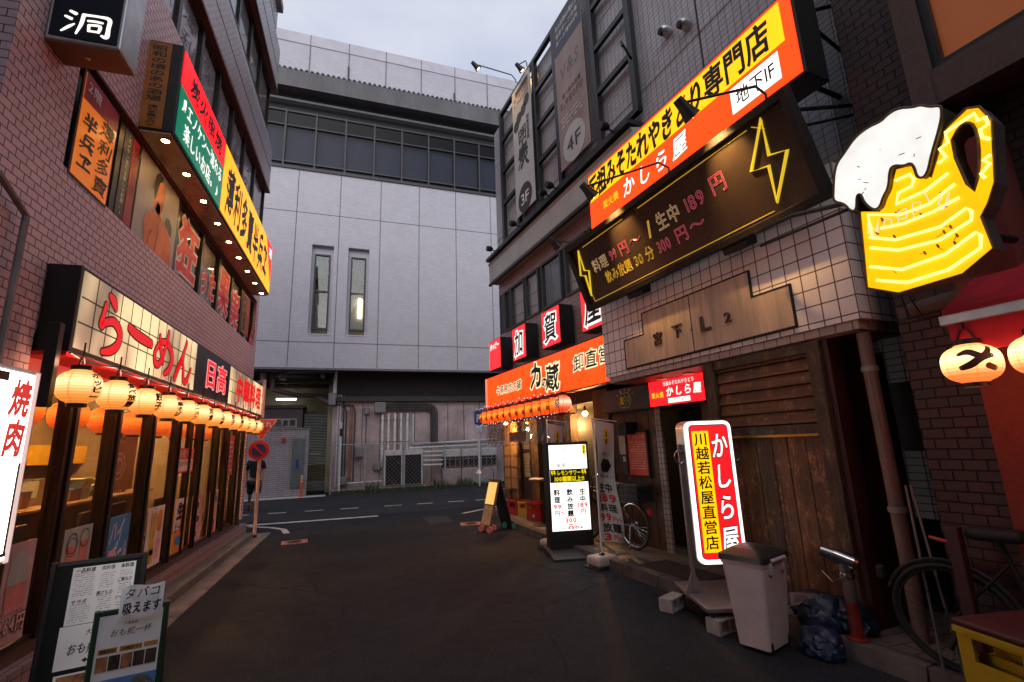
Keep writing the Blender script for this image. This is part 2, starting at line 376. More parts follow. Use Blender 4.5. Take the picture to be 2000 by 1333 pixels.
# ---------------------------------------------------------------- ground
def asphalt(name, c, spk=.8, tone=.35):
    m = newmat(name); n, l = nodes(m); b = n['Principled BSDF']; t = n.new('ShaderNodeTexCoord').outputs['Object']
    a = noise_(n, l, t, 62, 3, .9); g = noise_(n, l, t, .55, 6, .65); h = noise_(n, l, t, 5, 5, .7)
    col = mixc(n, l, ramp_(n, l, g, .35, .7), tuple(x * (1 - tone) for x in c), tuple(x * (1 + tone) for x in c))
    col = mixc(n, l, math_(n, l, 'MULTIPLY', ramp_(n, l, a, .58, .7), spk), col, tuple(x * 9 for x in c))
    col = mixc(n, l, math_(n, l, 'MULTIPLY', ramp_(n, l, h, .58, .8), .5), col, tuple(x * .5 for x in c))
    vo = n.new('ShaderNodeTexVoronoi'); vo.feature = 'DISTANCE_TO_EDGE'; vo.inputs['Scale'].default_value = .55
    wv = n.new('ShaderNodeMix'); wv.data_type = 'VECTOR'; wv.inputs[0].default_value = .12
    nz = n.new('ShaderNodeTexNoise'); nz.inputs['Scale'].default_value = 2.5; l.new(t, nz.inputs['Vector']); l.new(t, wv.inputs[4]); l.new(nz.outputs['Color'], wv.inputs[5]); l.new(wv.outputs[1], vo.inputs['Vector'])
    ck = math_(n, l, 'MULTIPLY', math_(n, l, 'LESS_THAN', vo.outputs['Distance'], .006), ramp_(n, l, g, .45, .55))
    col = mixc(n, l, math_(n, l, 'MULTIPLY', ck, .75), col, (.006, .006, .006))
    l.new(col, b.inputs['Base Color'])
    l.new(math_(n, l, 'ADD', math_(n, l, 'MULTIPLY', h, .25), .62, True), b.inputs['Roughness']); b.inputs['Specular IOR Level'].default_value = .16
    bump_(n, l, math_(n, l, 'ADD', a, math_(n, l, 'MULTIPLY', h, .8)), .7, .008, b); return m
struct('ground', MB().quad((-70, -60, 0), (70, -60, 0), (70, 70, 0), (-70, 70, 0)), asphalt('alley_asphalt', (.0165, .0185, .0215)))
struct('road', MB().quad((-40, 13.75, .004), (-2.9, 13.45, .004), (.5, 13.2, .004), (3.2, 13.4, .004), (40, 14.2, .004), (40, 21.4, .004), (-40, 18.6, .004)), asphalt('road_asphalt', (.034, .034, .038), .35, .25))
struct('asphalt_patch', MB().quad((1.44, 12.26, .005), (2.02, 12.1, .005), (2.0, 11.04, .005), (1.48, 10.96, .005)), M('fresh_asphalt', (.012, .012, .013), .7, 0, .2, 60, .5))
paint = M('road_paint', (.62, .6, .58), .7, 0, .25, 9, .3, .75)
mk = MB()
def strip(mb, pts, w, z=.009):
    pts = [Vector((*p, z)) for p in pts]
    for i in range(len(pts) - 1):
        d = (pts[i + 1] - pts[i]).normalized(); nn = Vector((-d.y, d.x, 0)) * w / 2
        mb.quad(pts[i] - nn, pts[i + 1] - nn, pts[i + 1] + nn, pts[i] + nn)
for a, b in ((-3.3, -2.83), (-2.35, -1.9), (-1.42, -.95), (-.48, 0), (.72, 1.2), (1.65, 2.1), (2.56, 3.03), (3.4, 3.86), (4.3, 4.75)): strip(mk, [(a, 15.1 - .04 * a), (b, 15.1 - .04 * b)], .15)
strip(mk, [(-2.6, 13.02), (.46, 12.97)], .22)
strip(mk, [(-2.35, 12.78), (-1.8, 12.3), (-1.52, 11.9), (-1.38, 11.3)], .12)
strip(mk, [(2.45, 12.25), (4.2, 13.6)], .12)
struct('road_marking', mk, paint)
iron = M('cast_iron', (.05, .048, .047), .5, .6, .3, 14, .4, .4)
pinkpl = M('drain_paint', (.38, .2, .18), .7, 0, .3, 10, .3, .6)
for (x, y, lab) in ((2.89, 17.74, 'round iron manhole cover on the far side of the crossing road'), (.97, 14.7, 'round iron manhole cover near the dashed line in the road')):
    t = thing('manhole_cover', lab, 'manhole cover', (x, y, .006), 0, 'manhole covers in the road')
    MB().lathe([(.01, .004), (.24, .004), (.25, .001)], 28).build('lid', iron, t); MB().lathe([(.26, 0), (.262, .006), (.31, .006), (.32, 0)], 28).build('frame', iron, t)
for (x, y, rz, lab) in ((-1.1, 10.15, .1, 'worn pink painted drain cover by the stop sign pole'), (2.28, 10.55, -.1, 'worn pink painted drain cover by the folding board with dumbbells')):
    t = thing('drain_cover', lab, 'drain cover', (x, y, .006), rz, 'pink drain covers in the alley')
    MB().box(-.22, .22, -.2, .2, 0, .006).build('plate', pinkpl, t); MB().lathe([(.08, .006), (.081, .011), (.13, .011), (.131, .006)], 24).build('ring', iron, t)
# gutter and kerbs on the left, pavement on the right
gut = M('gutter_concrete', (.2, .18, .175), .8, 0, .25, 3, .4, .6)
g = MB()
for i in range(14): g.box(-1.97, -1.72, 3.2 + i * .6, 3.2 + i * .6 + .588, -.05, .012, .004, 1)
struct('gutter', g, gut)
pv = T('pavement_tile', (.16, .115, .09), (.21, .155, .12), (.035, .028, .024), .3, .15, .012, .5, .7, .5, .3, .5)
KP = [(-3, .34), (5.3, .34), (9, .1), (11.3, -.35), (11.75, -.75)]
m = MB(); top = [Q(s, o - .14, .11) for s, o in KP] + [Q(11.75, -.9, .11), Q(-3, -.9, .11)]
vs = [m.bm.verts.new(p) for p in top]; m.bm.faces.new(vs); struct('pavement', m, pv)
m = MB()
for (s0, o0), (s1, o1) in zip(KP, KP[1:]):
    n_ = max(1, round((s1 - s0) / .62))
    for i in range(n_):
        a, b = i / n_, (i + 1) / n_ - .012 / n_ * 2; sa, oa, sb, ob = s0 + (s1 - s0) * a, o0 + (o1 - o0) * a, s0 + (s1 - s0) * b, o0 + (o1 - o0) * b
        P = [Q(sa, oa, 0), Q(sb, ob, 0), Q(sb, ob - .15, 0), Q(sa, oa - .15, 0)]; U = [p + Vector((0, 0, .118)) for p in P]
        U[0] += -RN * -.02; U[1] += RN * .02
        v = [m.bm.verts.new(p) for p in P + U]
        for f in ((0, 1, 5, 4), (1, 2, 6, 5), (2, 3, 7, 6), (3, 0, 4, 7), (4, 5, 6, 7)): m.bm.faces.new([v[k] for k in f])
struct('kerb', m, M('kerb_stone', (.105, .085, .078), .85, 0, .3, 4, .6, .6))
for (s, o, w, h, lab) in ((5.95, .02, .3, .4, 'dark grey square cover in the pavement under the bicycle wheel'), (5.35, .05, .28, .36, 'dark grey square cover in the pavement behind the flag'),):
    t = thing('pavement_cover', lab, 'drain cover', Q(s, o, .112), RZR, 'square covers in the right pavement'); MB().box(-h / 2, h / 2, -w / 2, w / 2, 0, .004).build('plate', M('cover_grey', (.06, .07, .08), .6, .3, .2, 20, .4), t)
t = thing('door_mat', 'dark brown mat on the pavement before the wooden doorway', 'mat', Q(4.75, -.02, .113), RZR); MB().box(-.45, .5, -.18, .26, 0, .008, .003).build('mat', M('mat', (.045, .03, .024), .95, 0, .3, 60, .6), t)
# ---------------------------------------------------------------- the white department store across the road
wt_ = T('white_facade_tile', (.595, .58, .63), (.545, .53, .585), (.43, .42, .455), .2, .09, .011, .5, .4, .22, .06, .22, (.3, .3, .32))
smooth_w = M('white_panel', (.6, .585, .64), .45, 0, .06, 2, .05, .1)
jointm = M('joint_seal', (.16, .155, .165), .7)
frame_d = M('window_frame_dark', (.06, .06, .065), .45, .4, .15)
t = B = thing('department_store', 'big white tiled department store across the road with a window band under a grey canopy', 'building', F(0, 0), RZF)
m = MB(); X0, X1 = -16, 17
for a, b, z0, z1 in ((X0, -2.16, 4.87, 13.38), (-1.31, -.73, 4.87, 13.38), (.12, X1, 4.87, 13.38), (-2.16, -1.31, 4.87, 6.24), (-2.16, -1.31, 10.06, 13.38), (-.73, .12, 4.87, 6.24), (-.73, .12, 10.06, 13.38)): m.box(a, b, 0, .35, z0, z1)
m.build('facade', wt_, B)
m = MB(); m.box(X0, X1, .3, .7, 17.5, 19.93); m.build('upper_facade', wt_, B)
MB().box(X0, X1, .27, 8, 19.932, 20.48).build('parapet', smooth_w, B)
m = MB()
for i in range(-7, 9):
    x = -2.83 + 1.69 * i
    m.box(x - .015, x + .015, -.004, .0, 4.9, 13.37); m.box(x + .085, x + .115, .262, .28, 17.9, 20.47)
m.box(X0, X1, -.004, 0, 5.88, 5.91); m.box(X0, X1, -.004, 0, 11.43, 11.46); m.build('panel_joint', jointm, B)
m = MB()
for x, z0, z1 in ((-1.02, 18.0, 19.2), (4.0, 18.0, 18.95)): m.tube([(x - .02, .25, z0), (x - .02, .25, z1)], .035)
m.build('vent_pipe', frame_d, B)
MB().box(X0, X1, 1.2, 8, 5, 19.9).build('core', dark, B)
# slot windows
MB().box(-2.4, .5, 1.15, 1.19, 6, 10).build('stair_wall', M('stair_paint', (.55, .45, .32), .7), B)
m = MB(); m.box(-.25, -.08, 1.02, 1.1, 7.25, 8.15, .02); m.build('stair_lamp', E('stair_lamp', (1, .86, .6), 5, .05), B)
for x0 in (-2.05, -.61):
    m = MB(); x1 = x0 + .62
    for a, b, c, d in ((x0, x0 + .06, 6.46, 9.72), (x1 - .06, x1, 6.46, 9.72), (x0 + .06, x1 - .06, 6.46, 6.54), (x0 + .06, x1 - .06, 9.66, 9.72), (x0 + .06, x1 - .06, 8.06, 8.12)): m.box(a, b, .17, .3, c, d)
    w = m.build('slot_window', frame_d, B)
    MB().box(x0 + .06, x1 - .06, .22, .228, 6.54, 9.66).build('pane', glass, w)
    MB().box(x0 + .06, x1 - .06, .3, .33, 8.72, 9.66).build('blind', M('pane_reflection', (.05, .052, .065), .6), w)  # dark bluish sheet painting the reflection in the upper pane
    MB().box(x0 - .09, x1 + .11, -.02, .2, 6.2, 6.25).build('sill', smooth_w, w)
    m = MB(); m.box(x0 - .11, x0, .22, .3, 6.24, 10.06); m.box(x1, x1 + .12, .22, .3, 6.24, 10.06); m.box(x0, x1, .22, .3, 9.72, 10.06); m.build('reveal', wt_, w)
# window band
gl_band = GLASS('band_glass', (.6, .62, .68), .3, .3, .03)
blind = M('band_blind', (.24, .245, .28), .6, 0, .06, .7)
band_in = M('band_interior', (.11, .08, .05), .8, 0, .4, 2)
MB().box(X0, X1, -.06, .4, 13.385, 13.5).build('band_sill', frame_d, B)
m = MB(); m.box(X0, X1, 1.05, 1.1, 13.5, 17.3); m.build('band_back_wall', band_in, B)
m = MB()
for i in range(26):
    x = -15.5 + i * 1.23
    if rng.random() < .6: m.box(x, x + rng.uniform(.2, .9), .75, .95, 13.5, 13.5 + rng.uniform(.1, .35))
m.build('band_clutter', M('band_clutter', (.5, .32, .1), .7, 0, .4, 2), B)
for i in range(-9, 11):
    x0 = -3.5 + 1.235 * i; x1 = x0 + 1.235
    m = MB(); m.box(x0 - .035, x0 + .035, .08, .3, 13.5, 16.3); m.box(x0 + .035, x1 - .035, .1, .28, 13.74, 13.8); m.box(x0 + .035, x1 - .035, .1, .28, 15.5, 15.55); m.box(x0 + .035, x1 - .035, .12, .28, 16.2, 16.3)
    w = m.build('band_window', frame_d, B)
    MB().box(x0 + .035, x1 - .035, .17, .18, 13.5, 16.2).build('pane', gl_band, w)
    MB().box(x0 + .05, x1 - .05, .33, .35, 13.83 - rng.uniform(0, .06), 15.48).build('blind', blind, w)
MB().box(X0, X1, .29, .32, 15.57, 15.62).build('light_rail', M('rail_light', (.7, .6, .42), .5), B)
MB().tube([(X0, -.12, 16.6), (X1, -.12, 16.6)], .07).build('drain_pipe', M('pipe_grey', (.2, .2, .21), .5), B)
MB().box(X0, X1, .12, 1.2, 16.31, 17.05).build('soffit', M('soffit_dark', (.03, .03, .032), .7), B)
m = MB(); m.box(X0, X1, -.5, .3, 17.0, 17.86)
for i in range(150): m.box(X0 + i * .22, X0 + i * .22 + .12, -.54, .28, 17.862, 17.91)
m.build('canopy', M('canopy_grey', (.15, .145, .15), .6, .2, .15, 1.5, .1, .35, stretch=(1, 1, .3)), B)
m = MB()
for i in range(12): m.box(X0 + i * 3.05, X0 + i * 3.05 + .03, -.504, -.5, 17.02, 17.84)
m.build('canopy_joint', jointm, B)
# lower storey
pinkc = M('stained_concrete', (.6, .475, .47), .85, 0, .3, .9, .3, .75)
m = MB(); m.box(-1.1, X1, 1.0, 1.4, -.2, 3.6); m.build('base_wall', pinkc, B)
m = MB()
for i in range(24): m.box(-.66 + .725 * i, -.645 + .725 * i, .985, 1.0, .2, 3.6)
m.build('base_joint', dark, B)
MB().box(-1.1, X1, .8, 1.4, 3.604, 3.82, .01).build('trim', M('trim_green', (.05, .055, .05), .6, .1), B)
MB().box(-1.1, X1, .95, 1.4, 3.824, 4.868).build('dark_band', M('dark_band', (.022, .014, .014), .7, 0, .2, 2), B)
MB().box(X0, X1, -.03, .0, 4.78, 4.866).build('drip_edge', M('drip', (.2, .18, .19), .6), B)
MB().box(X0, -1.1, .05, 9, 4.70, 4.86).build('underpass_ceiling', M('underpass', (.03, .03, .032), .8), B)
m = MB()
for i in range(9): m.box(-14 + i * 1.55, -13.85 + i * 1.55, .3, 7.5, 4.5, 4.69)
for k in range(4): m.box(X0, -1.15, 1.2 + k * 1.6, 1.3 + k * 1.6, 4.4, 4.52)
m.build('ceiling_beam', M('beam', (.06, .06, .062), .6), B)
cream = M('cream_wall', (.36, .32, .2), .75, 0, .15, 2, .1, .3)
m = MB(); m.box(X0, -2.33, 3.0, 3.2, 0, 4.69); m.box(-2.33, -1.3, 3.0, 3.2, 3.3, 4.69); m.box(-1.3, -1.12, 1.42, 3.2, 0, 4.69); m.build('back_wall', cream, B)
m = MB()
for i in range(44): m.prof([(3.12, .35 + i * .068), (3.07, .385 + i * .068), (3.12, .416 + i * .068)], -2.33, -1.3)
m.build('roller_shutter', M('shutter', (.34, .3, .17), .55, .2, .1, 3, 0, .3), B)
MB().box(-2.0, -1.55, 3.03, 3.06, 1.48, 1.55).build('shutter_handle', white, B)
MB().box(-2.33, -1.3, 2.6, 3.2, -.1, .33).build('dock', conc, B)
for (pts, r) in (([(-4.3, .5, 4.1), (-3.7, .5, 4.35), (-3.7, .5, 4.7)], .12), ([(-3.4, .8, 4.7), (-3.4, .8, 4.1), (-2.6, 1.6, 3.95), (-1.9, 2.2, 4.0), (-1.25, 2.2, 3.9)], .1), ([(-3.0, .6, 4.7), (-3.0, .6, 4.45)], .13), ([(-1.9, 2.2, 4.0), (-1.2, 1.3, 3.6)], .07)):
    t = thing('duct', 'thick grey pipe hanging under the dark ceiling of the underpass', 'pipe', F(0, 0), RZF, 'pipes under the underpass ceiling'); MB().tube(pts, r, 12).build('pipe', M('duct_pink', (.25, .2, .19), .6), t, True)
t = thing('tube_lamp', 'bright white fluorescent tube hanging in the underpass', 'lamp', F(-3.0, -2.3, 3.85), RZF)
MB().tube([(-.4, 0, 0), (.38, 0, .0)], .035).build('tube', tubeE, t); MB().box(-.44, .44, -.03, .03, .05, .1).build('housing', white, t)
# shed with its sign, block wall with a plate, orange post
t = thing('storage_shed', 'dusky ribbed storage shed in the underpass with a lettered plate', 'shed', F(-3.1, -1.4), RZF)
m = MB(); m.box(-3, .82, 0, 1.3, 0, 3.4)
m.build('wall', M('shed_brown', (.13, .1, .105), .6, .2), t)
m = MB()
for i in range(30): m.box(-3 + i * .13, -2.94 + i * .13, -.02, 0, 0, 3.4)
m.build('rib', M('shed_brown2', (.11, .085, .09), .6, .2), t)
MB().box(-3.1, .9, -.08, 1.4, 3.4, 3.52).build('roof', M('shed_roof', (.07, .06, .06), .6), t)
s = MB().box(-.72, .64, -.05, -.022, 2.62, 2.98).build('sign_plate', M('plate_grey', (.3, .29, .29), .5), t)
TX(-.054).t('備蓄品倉庫', -.68, .6, 2.65, 2.95, bold=.025).build('lettering', inkblack, s)
t = thing('block_wall', 'low rough grey block wall behind the stop sign', 'wall', F(-4, .3), RZF)
MB().box(-6, 2.12, -.0, .2, 0, 2.46).build('wall', T('block_stone', (.5, .45, .465), (.42, .38, .39), (.14, .13, .13), .33, .075, .014, .5, .8, 1, .4, .3), t)
MB().box(-6.02, 2.16, -.03, .23, 2.462, 2.52, .01).build('coping', conc, t)
p = MB().box(1.56, 2.0, -.035, 0, .34, 2.13, .006).build('cover_plate', M('plate_green', (.17, .2, .195), .5, .3, .1, 3, 0, .25), t)
m = MB()
for x in (1.6, 1.96):
    for z in (.4, 1.2, 2.05): m.sph((x, -.038, z), .018, n=8)
m.build('bolt', steel, p)
TX(-.04).pol([(1.74, 1.05), (1.8, 1.05), (1.8, 1.0), (1.82, 1.0), (1.82, 1.3), (1.85, 1.3), (1.77, 1.4), (1.69, 1.3), (1.72, 1.3), (1.72, 1.0), (1.74, 1.0)]).build('arrow_mark', M('blue_mark', (.03, .06, .3), .5), p)
MB().box(1.21, 1.31, -.09, 0, 2.0, 2.16, .01).build('alarm_box', inkred, t)
struct('far_kerb', MB().quad(F(-12, .62, .01), F(-1.2, .62, .01), F(-1.2, .32, .05), F(-12, .32, .05)), M('far_kerb', (.5, .47, .46), .8, 0, .1, 3, .1, .3))
t = thing('traffic_post', 'orange flexible post with white bands beside the block wall', 'bollard', F(-2.04, .42, .0), RZF)
MB().lathe([(.09, 0), (.09, .03), (.045, .05), (.04, .78), (.02, .8)], 14).build('post', M('orange_plastic', (.75, .12, .03), .45, 0, .1, 8, 0, .3), t, True)
m = MB()
for z in (.55, .66, .74): m.lathe([(.042, z), (.0425, z + .001), (.0425, z + .04), (.042, z + .041)], 14)
m.build('band', white, t)
# fence and plant in front of the base wall
galv = M('galvanised', (.45, .45, .46), .5, .6, .15, 9, .1, .3)
t = thing('mesh_fence', 'low grey wire mesh fence on posts along the far side of the road', 'fence', F(-1.06, 0), RZF)
m = MB()
m.tube([(0, 0, 1.86), (9, 0, 1.74)], .018); m.tube([(0, 0, .15), (9, 0, .12)], .012)
m.build('rail', galv, t)
for x in (0, 1.25, 2.75, 4.43, 5.95, 7.5, 9):
    m = MB(); m.tube([(x, 0, 0), (x, 0, 1.9 - .013 * x)], .035); m.build('post', galv, t, True)
m = MB()
for i in range(-11, 56):
    for sg in (1, -1):
        xa = i * .16 if sg > 0 else i * .16 + 1.7; za = .14; zb = 1.8; xb = xa + sg * 1.66
        if xa < 0 or xb < 0 or xa > 9 or xb > 9: continue
        m.tube([(xa, 0, za), (xb, 0, zb)], .0035, 3)
w = m.build('wire_mesh', galv, t)
# white poles standing at the fence
for x, z, lab in ((-.74, 2.72, 'thin white pole at the left end of the wire fence'),):
    t = thing('marker_pole', lab, 'pole', F(x, .1), RZF); MB().tube([(0, 0, .0), (0, 0, z)], .035).build('pole', white, t, True); MB().lathe([(.05, z - .55), (.05, z - .25)], 12).build('collar', black, t)
# pipes on the wall
def wallpipe(pts, r, mat, lab, grp=None, n=10):
    t = thing('wall_pipe', lab, 'pipe', F(0, -.92), RZF, grp); MB().tube(pts, r, n).build('pipe', mat, t, True); return t
pgrey = M('pipe_pale', (.72, .71, .7), .5, .1, .12, 6, 0, .4); prust = M('pipe_rust', (.36, .13, .08), .6, 0, .3, 5, 0, .4); pdark = M('pipe_dark', (.07, .07, .075), .5, .3)
for i, x in enumerate((.89, 1.14, 1.4, 1.66, 1.92)):
    t = wallpipe([(x, 0, .9 + (.45 if i else 0)), (x, -.02, 3.0), (x, .03, 3.07), (x, .1, 3.09)], .055, pgrey, NTH[i] + ' from the left of five pale upright pipes on the stained concrete wall', 'pale upright pipes on the concrete wall')
    m = MB()
    for z in (1.9, 2.8): m.box(x - .075, x + .075, -.06, .05, z, z + .03)
    m.build('clamp', black, t)
wallpipe([(-.37, 0, .45), (-.37, 0, 3.3), (-.37, .04, 3.38), (-.37, .12, 3.42)], .06, prust, 'rusty red upright pipe on the concrete wall')
for x in (-.9, -.8, -.68, -.56, -.22): wallpipe([(x, .02, .3), (x, .02, 3.2), (x - .08, .02, 3.45), (x - .5, .0, 3.5)] if x > -.6 else [(x, .03, .2), (x, .03, 3.9)], .028, pdark if x > -.7 else pgrey, 'slim upright pipe beside the rusty red pipe on the concrete wall', 'slim pipes at the left of the concrete wall')
wallpipe([(-1.05, -.1, 3.75), (-1.05, -.1, 4.86)], .08, pgrey, 'pale drain pipe at the corner of the dark band')
for i in range(5): wallpipe([(.95, -.02, 3.22 + i * .07), (2.75 - .02, -.02, 3.22 + i * .07), (2.9 + i * .05, -.02, 3.17 + i * .055), (2.93 + i * .07, -.02, 3.0 + i * .05), (2.93 + i * .07, -.02, 1.85)], .027, pdark, 'dark conduit in the bundle bending down from the grey junction box', 'dark conduits from the junction box')
wallpipe([(2.17, -.02, 3.05), (2.17, -.02, 1.85), (2.2, -.02, 1.78), (6, -.02, 1.9)], .04, pgrey, 'pale pipe bending to the right along the top of the fence')
for z in (1.45, 1.28, 1.1, .92): wallpipe([(2.5, -.7, z), (3.3, -.7, z)], .045, pgrey, 'short level pipe between the air conditioners', 'level pipes between the air conditioners')
wallpipe([(1.95, -.5, 1.63), (5.4, -.5, 1.66)], .05, pgrey, 'long level pipe behind the fence')
wallpipe([(-.45, -.3, .38), (-.4, -.35, .34), (.9, -.35, .36)], .045, pgrey, 'pale level pipe near the ground behind the fence')
for (x0, x1, z0, z1, y, lab) in ((.54, 1.0, 3.13, 3.57, -.25, 'large grey junction box on the concrete wall'), (.12, .34, 3.08, 3.33, -.15, 'small dark box on the concrete wall'), (-1.28, -1.0, 3.45, 3.95, -.35, 'grey meter cabinet at the left corner of the concrete wall'), (-.15, .12, 1.35, 1.75, -.3, 'pale meter box behind the fence'), (.55, .85, .8, 1.1, -.2, 'grey box low on the concrete wall'), (-.72, -.45, .3, .6, -.5, 'grey box low behind the fence')):
    t = thing('junction_box', lab, 'junction box', F(0, -1), RZF, 'boxes on the concrete wall'); MB().box(x0, x1, y, 0, z0, z1, .012).build('case', greymetal if 'dark' not in lab else pdark, t); MB().box(x0 + .02, x1 - .02, y - .008, y - .002, z0 + .02, z1 - .02, .003).build('door', greymetal, t)
wallpipe([(.23, -.06, .8), (.23, -.06, 3.08)], .02, pdark, 'thin dark conduit under the small box')
acw = M('ac_white', (.72, .72, .72), .55, .1, .1, 5, 0, .45)
def acunit(x, w, z0, z1, lab, grp='air conditioner units behind the fence'):
    t = thing('air_conditioner', lab, 'air conditioner', F(x, -.2, 0), RZF, grp)
    m = MB(); m.box(0, w, 0, .4, z1 - .22, z1, .015); m.box(0, .05, 0, .4, z0, z1 - .22); m.box(w - .05, w, 0, .4, z0, z1 - .22); m.box(.05, w - .05, .1, .4, z0, z1 - .22); m.build('case', acw, t)
    m = MB(); k = int((z1 - z0 - .3) / .05)
    for i in range(k): m.tube([(.05, .03, z0 + .06 + i * .05), (w - .05, .03, z0 + .06 + i * .05)], .006, 4)
    for i in range(int(w / .09)): m.tube([(.08 + i * .09, .025, z0 + .03), (.08 + i * .09, .025, z1 - .24)], .005, 4)
    m.build('grille', black, t); MB().box(.05, w - .05, .085, .098, z0 + .02, z1 - .23).build('coil', dark, t)
acunit(.94, .72, .2, 1.58, 'tall outdoor air conditioner unit, left of the pair behind the fence'); acunit(1.71, .76, .2, 1.58, 'tall outdoor air conditioner unit, right of the pair behind the fence')
for i, x in enumerate((3.35, 4.15, 4.95)):
    t = thing('condenser', NTH[i] + ' from the left of three low pipe framed condensers behind the fence', 'air conditioner', F(x, -.35, 0), RZF, 'low condensers behind the fence')
    MB().box(0, .76, 0, .5, 1.2, 1.52, .03).build('hood', acw, t)
    m = MB()
    for a in (.04, .28, .52, .72): m.box(a, a + .03, 0, .03, .75, 1.2)
    m.box(0, .76, .0, .03, .78, .81); m.box(0, .76, 0, .03, 1.1, 1.13); m.build('frame', M('pink_frame', (.3, .2, .2), .5), t); MB().box(.02, .74, .06, .5, .78, 1.19).build('coil', dark, t)
    MB().box(.0, .76, .0, .5, .0, .74).build('plinth', pinkc, t)
t = thing('parking_sign', 'blue parking sign on a white pole by the far fence', 'sign', F(4.73, .35), RZF)
MB().tube([(0, 0, 0), (0, 0, 2.9)], .035).build('pole', white, t, True)
p = MB().box(-.19, .13, -.06, -.04, 2.5, 3.06, .01).build('panel', M('sign_blue', (.015, .06, .26), .4), t); TX(-.063).t('P', -.13, .08, 2.55, 3.0, bold=.05).build('lettering', inkwhite, p)
p = MB().box(-.1, .13, -.06, -.045, 2.2, 2.46, .005).build('small_plate', white, t); TX(-.063).rows(-.08, .11, 2.23, 2.44, 3).build('small_print', inkblack, p)
m = MB(); g = random.Random(3)
for i in range(2600):
    x = g.uniform(-.95, 8); o = g.gauss(.12, .16); h = g.uniform(.08, .3) * (1.5 if noise.noise(Vector((x * 1.1, 3, 0))) > .1 else .7); a = g.uniform(0, 6.28); lx, ly = g.uniform(-.12, .12), g.uniform(-.1, .1); w = g.uniform(.006, .016)
    p = F(x, o, 0); q = Vector((math.cos(a) * w, math.sin(a) * w, 0)); k = Vector((lx, ly, h))
    m.quad(p - q, p + q, p + q * .8 + k * .6, p - q * .8 + k * .6 + Vector((0, 0, .01))); m.quad(p - q * .8 + k * .6, p + q * .8 + k * .6, p + q * .1 + k, p - q * .1 + k)
tag(m.build('grass', M('grass', (.075, .115, .03), .7, 0, .5, 3), fix=False), kind='stuff', label='rough green grass along the foot of the fence', cat='grass')
struct('verge', MB().quad(F(-1.1, .45, .012), F(14, .45, .012), F(14, -1.02, .03), F(-1.1, -1.02, .03)), M('verge_soil', (.06, .05, .04), .9, 0, .3, 5, .5))
# ---------------------------------------------------------------- left: tiled building with the noodle shop
tileL = T('pink_tile', (.8, .58, .62), (.7, .51, .55), (.05, .02, .022), .111, .0612, .0085, .5, .32, .7, .3, .22, (.07, .05, .045))
tileG = T('grey_band_tile', (.5, .47, .49), (.43, .4, .42), (.08, .055, .055), .111, .0612, .008, .5, .35, .6, .3, .2)
trimR = T('red_trim_tile', (.16, .045, .03), (.12, .035, .025), (.02, .012, .01), .2, .2, .01, 0, .35, .5)
B = thing('tiled_building', 'pinkish tiled corner building on the left with a noodle shop below and lettered windows above', 'building', L(0, 0), RZL)
XE = 11.22
m = MB()
m.box(3.39, 4.1, 0, .5, 0, 3.0); m.box(3.39, XE, 0, .4, 3.0, 3.78); m.box(3.39, 4.08, 0, .4, 3.78, 4.8); m.box(3.39, XE, 0, .4, 4.8, 6.49)
m.box(4.1, XE, 0.012, .4, 2.5, 3.0); m.box(11.0, XE, .0, .4, 3.78, 4.8)
m.build('brick_wall', tileL, B)
MB().box(3.392, XE - .01, .41, 7, .05, 13).build('core', dark, B) if False else None
m = MB(); m.box(3.39, 3.6, .5, 7, 0, 12.4); m.box(XE - .2, XE, .4, 7, 0, 12.4); m.build('side_wall', tileL, B); m = MB(); m.box(3.62, 3.66, .42, 3.15, .02, 2.85); m.box(XE - .26, XE - .22, .42, 3.15, .02, 2.85); m.build('inside_end', M('inside_wall', (.42, .31, .19), .7, 0, .2, 1.2), B)
MB().box(3.6, XE - .2, 3.2, 7, 3.2, 12.4).build('core', dark, B)
MB().box(3.5, XE, -.02, 7, 12.41, 12.6).build('roof', conc, B)
# spandrel bands: plumb lower face, sloping back above
for z0, z1, z2, nm in ((7.52, 8.5, 9.05, 'band'), (10.17, 11.3, 11.9, 'band')):
    m = MB(); m.prof([(-.02, z0), (-.02, z1), (.12, z2), (.4, z2), (.4, z0)], 3.39, XE); m.build('spandrel', tileG, B)
    MB().box(3.39, XE + .015, -.04, .1, z0 - .07, z0 - .002, .01).build('red_trim', trimR, B)
    MB().box(3.39, XE, -.0245, -.02, z0 + .5, z0 + .512).build('joint', dark, B)
MB().box(3.39, XE, .1, .4, 11.9, 12.4).build('top_wall', tileG, B)
MB().box(4.08, 11.0, -.0, .3, 4.775, 4.799).build('window_head', trimR, B)
film = M('frosted_film', (.62, .64, .64), .5, 0, .15, 1.5, 0, .1)
film2 = M('pale_curtain', (.85, .85, .88), .5, 0, .12, 1.2)
wfr = M('bronze_frame', (.05, .042, .036), .4, .5, .15)
pglass = GLASS('upper_glass', (.96, .97, .98), .02, .6, .06)
def lwin(x0, x1, z0, z1, y, back, name='upper_window'):
    m = MB(); f = .045
    m.box(x0, x0 + f, y - .03, y + .06, z0, z1); m.box(x1 - f, x1, y - .03, y + .06, z0, z1); m.box(x0 + f, x1 - f, y - .03, y + .06, z0, z0 + .04); m.box(x0 + f, x1 - f, y - .03, y + .06, z1 - .04, z1)
    w = m.build(name, wfr, B); MB().box(x0 + f, x1 - f, y + .0, y + .008, z0 + .04, z1 - .04).build('pane', pglass, w)
    MB().box(x0 + f, x1 - f, y + .035, y + .05, z0 + .04, z1 - .04).build('film', back, w); return w
xs = [4.08, 4.93, 6.49, 7.5, 8.38, 9.2, 9.95, 11.0]
W2 = [lwin(a, b, 3.78, 4.77, .08, film) for a, b in zip(xs, xs[1:])]
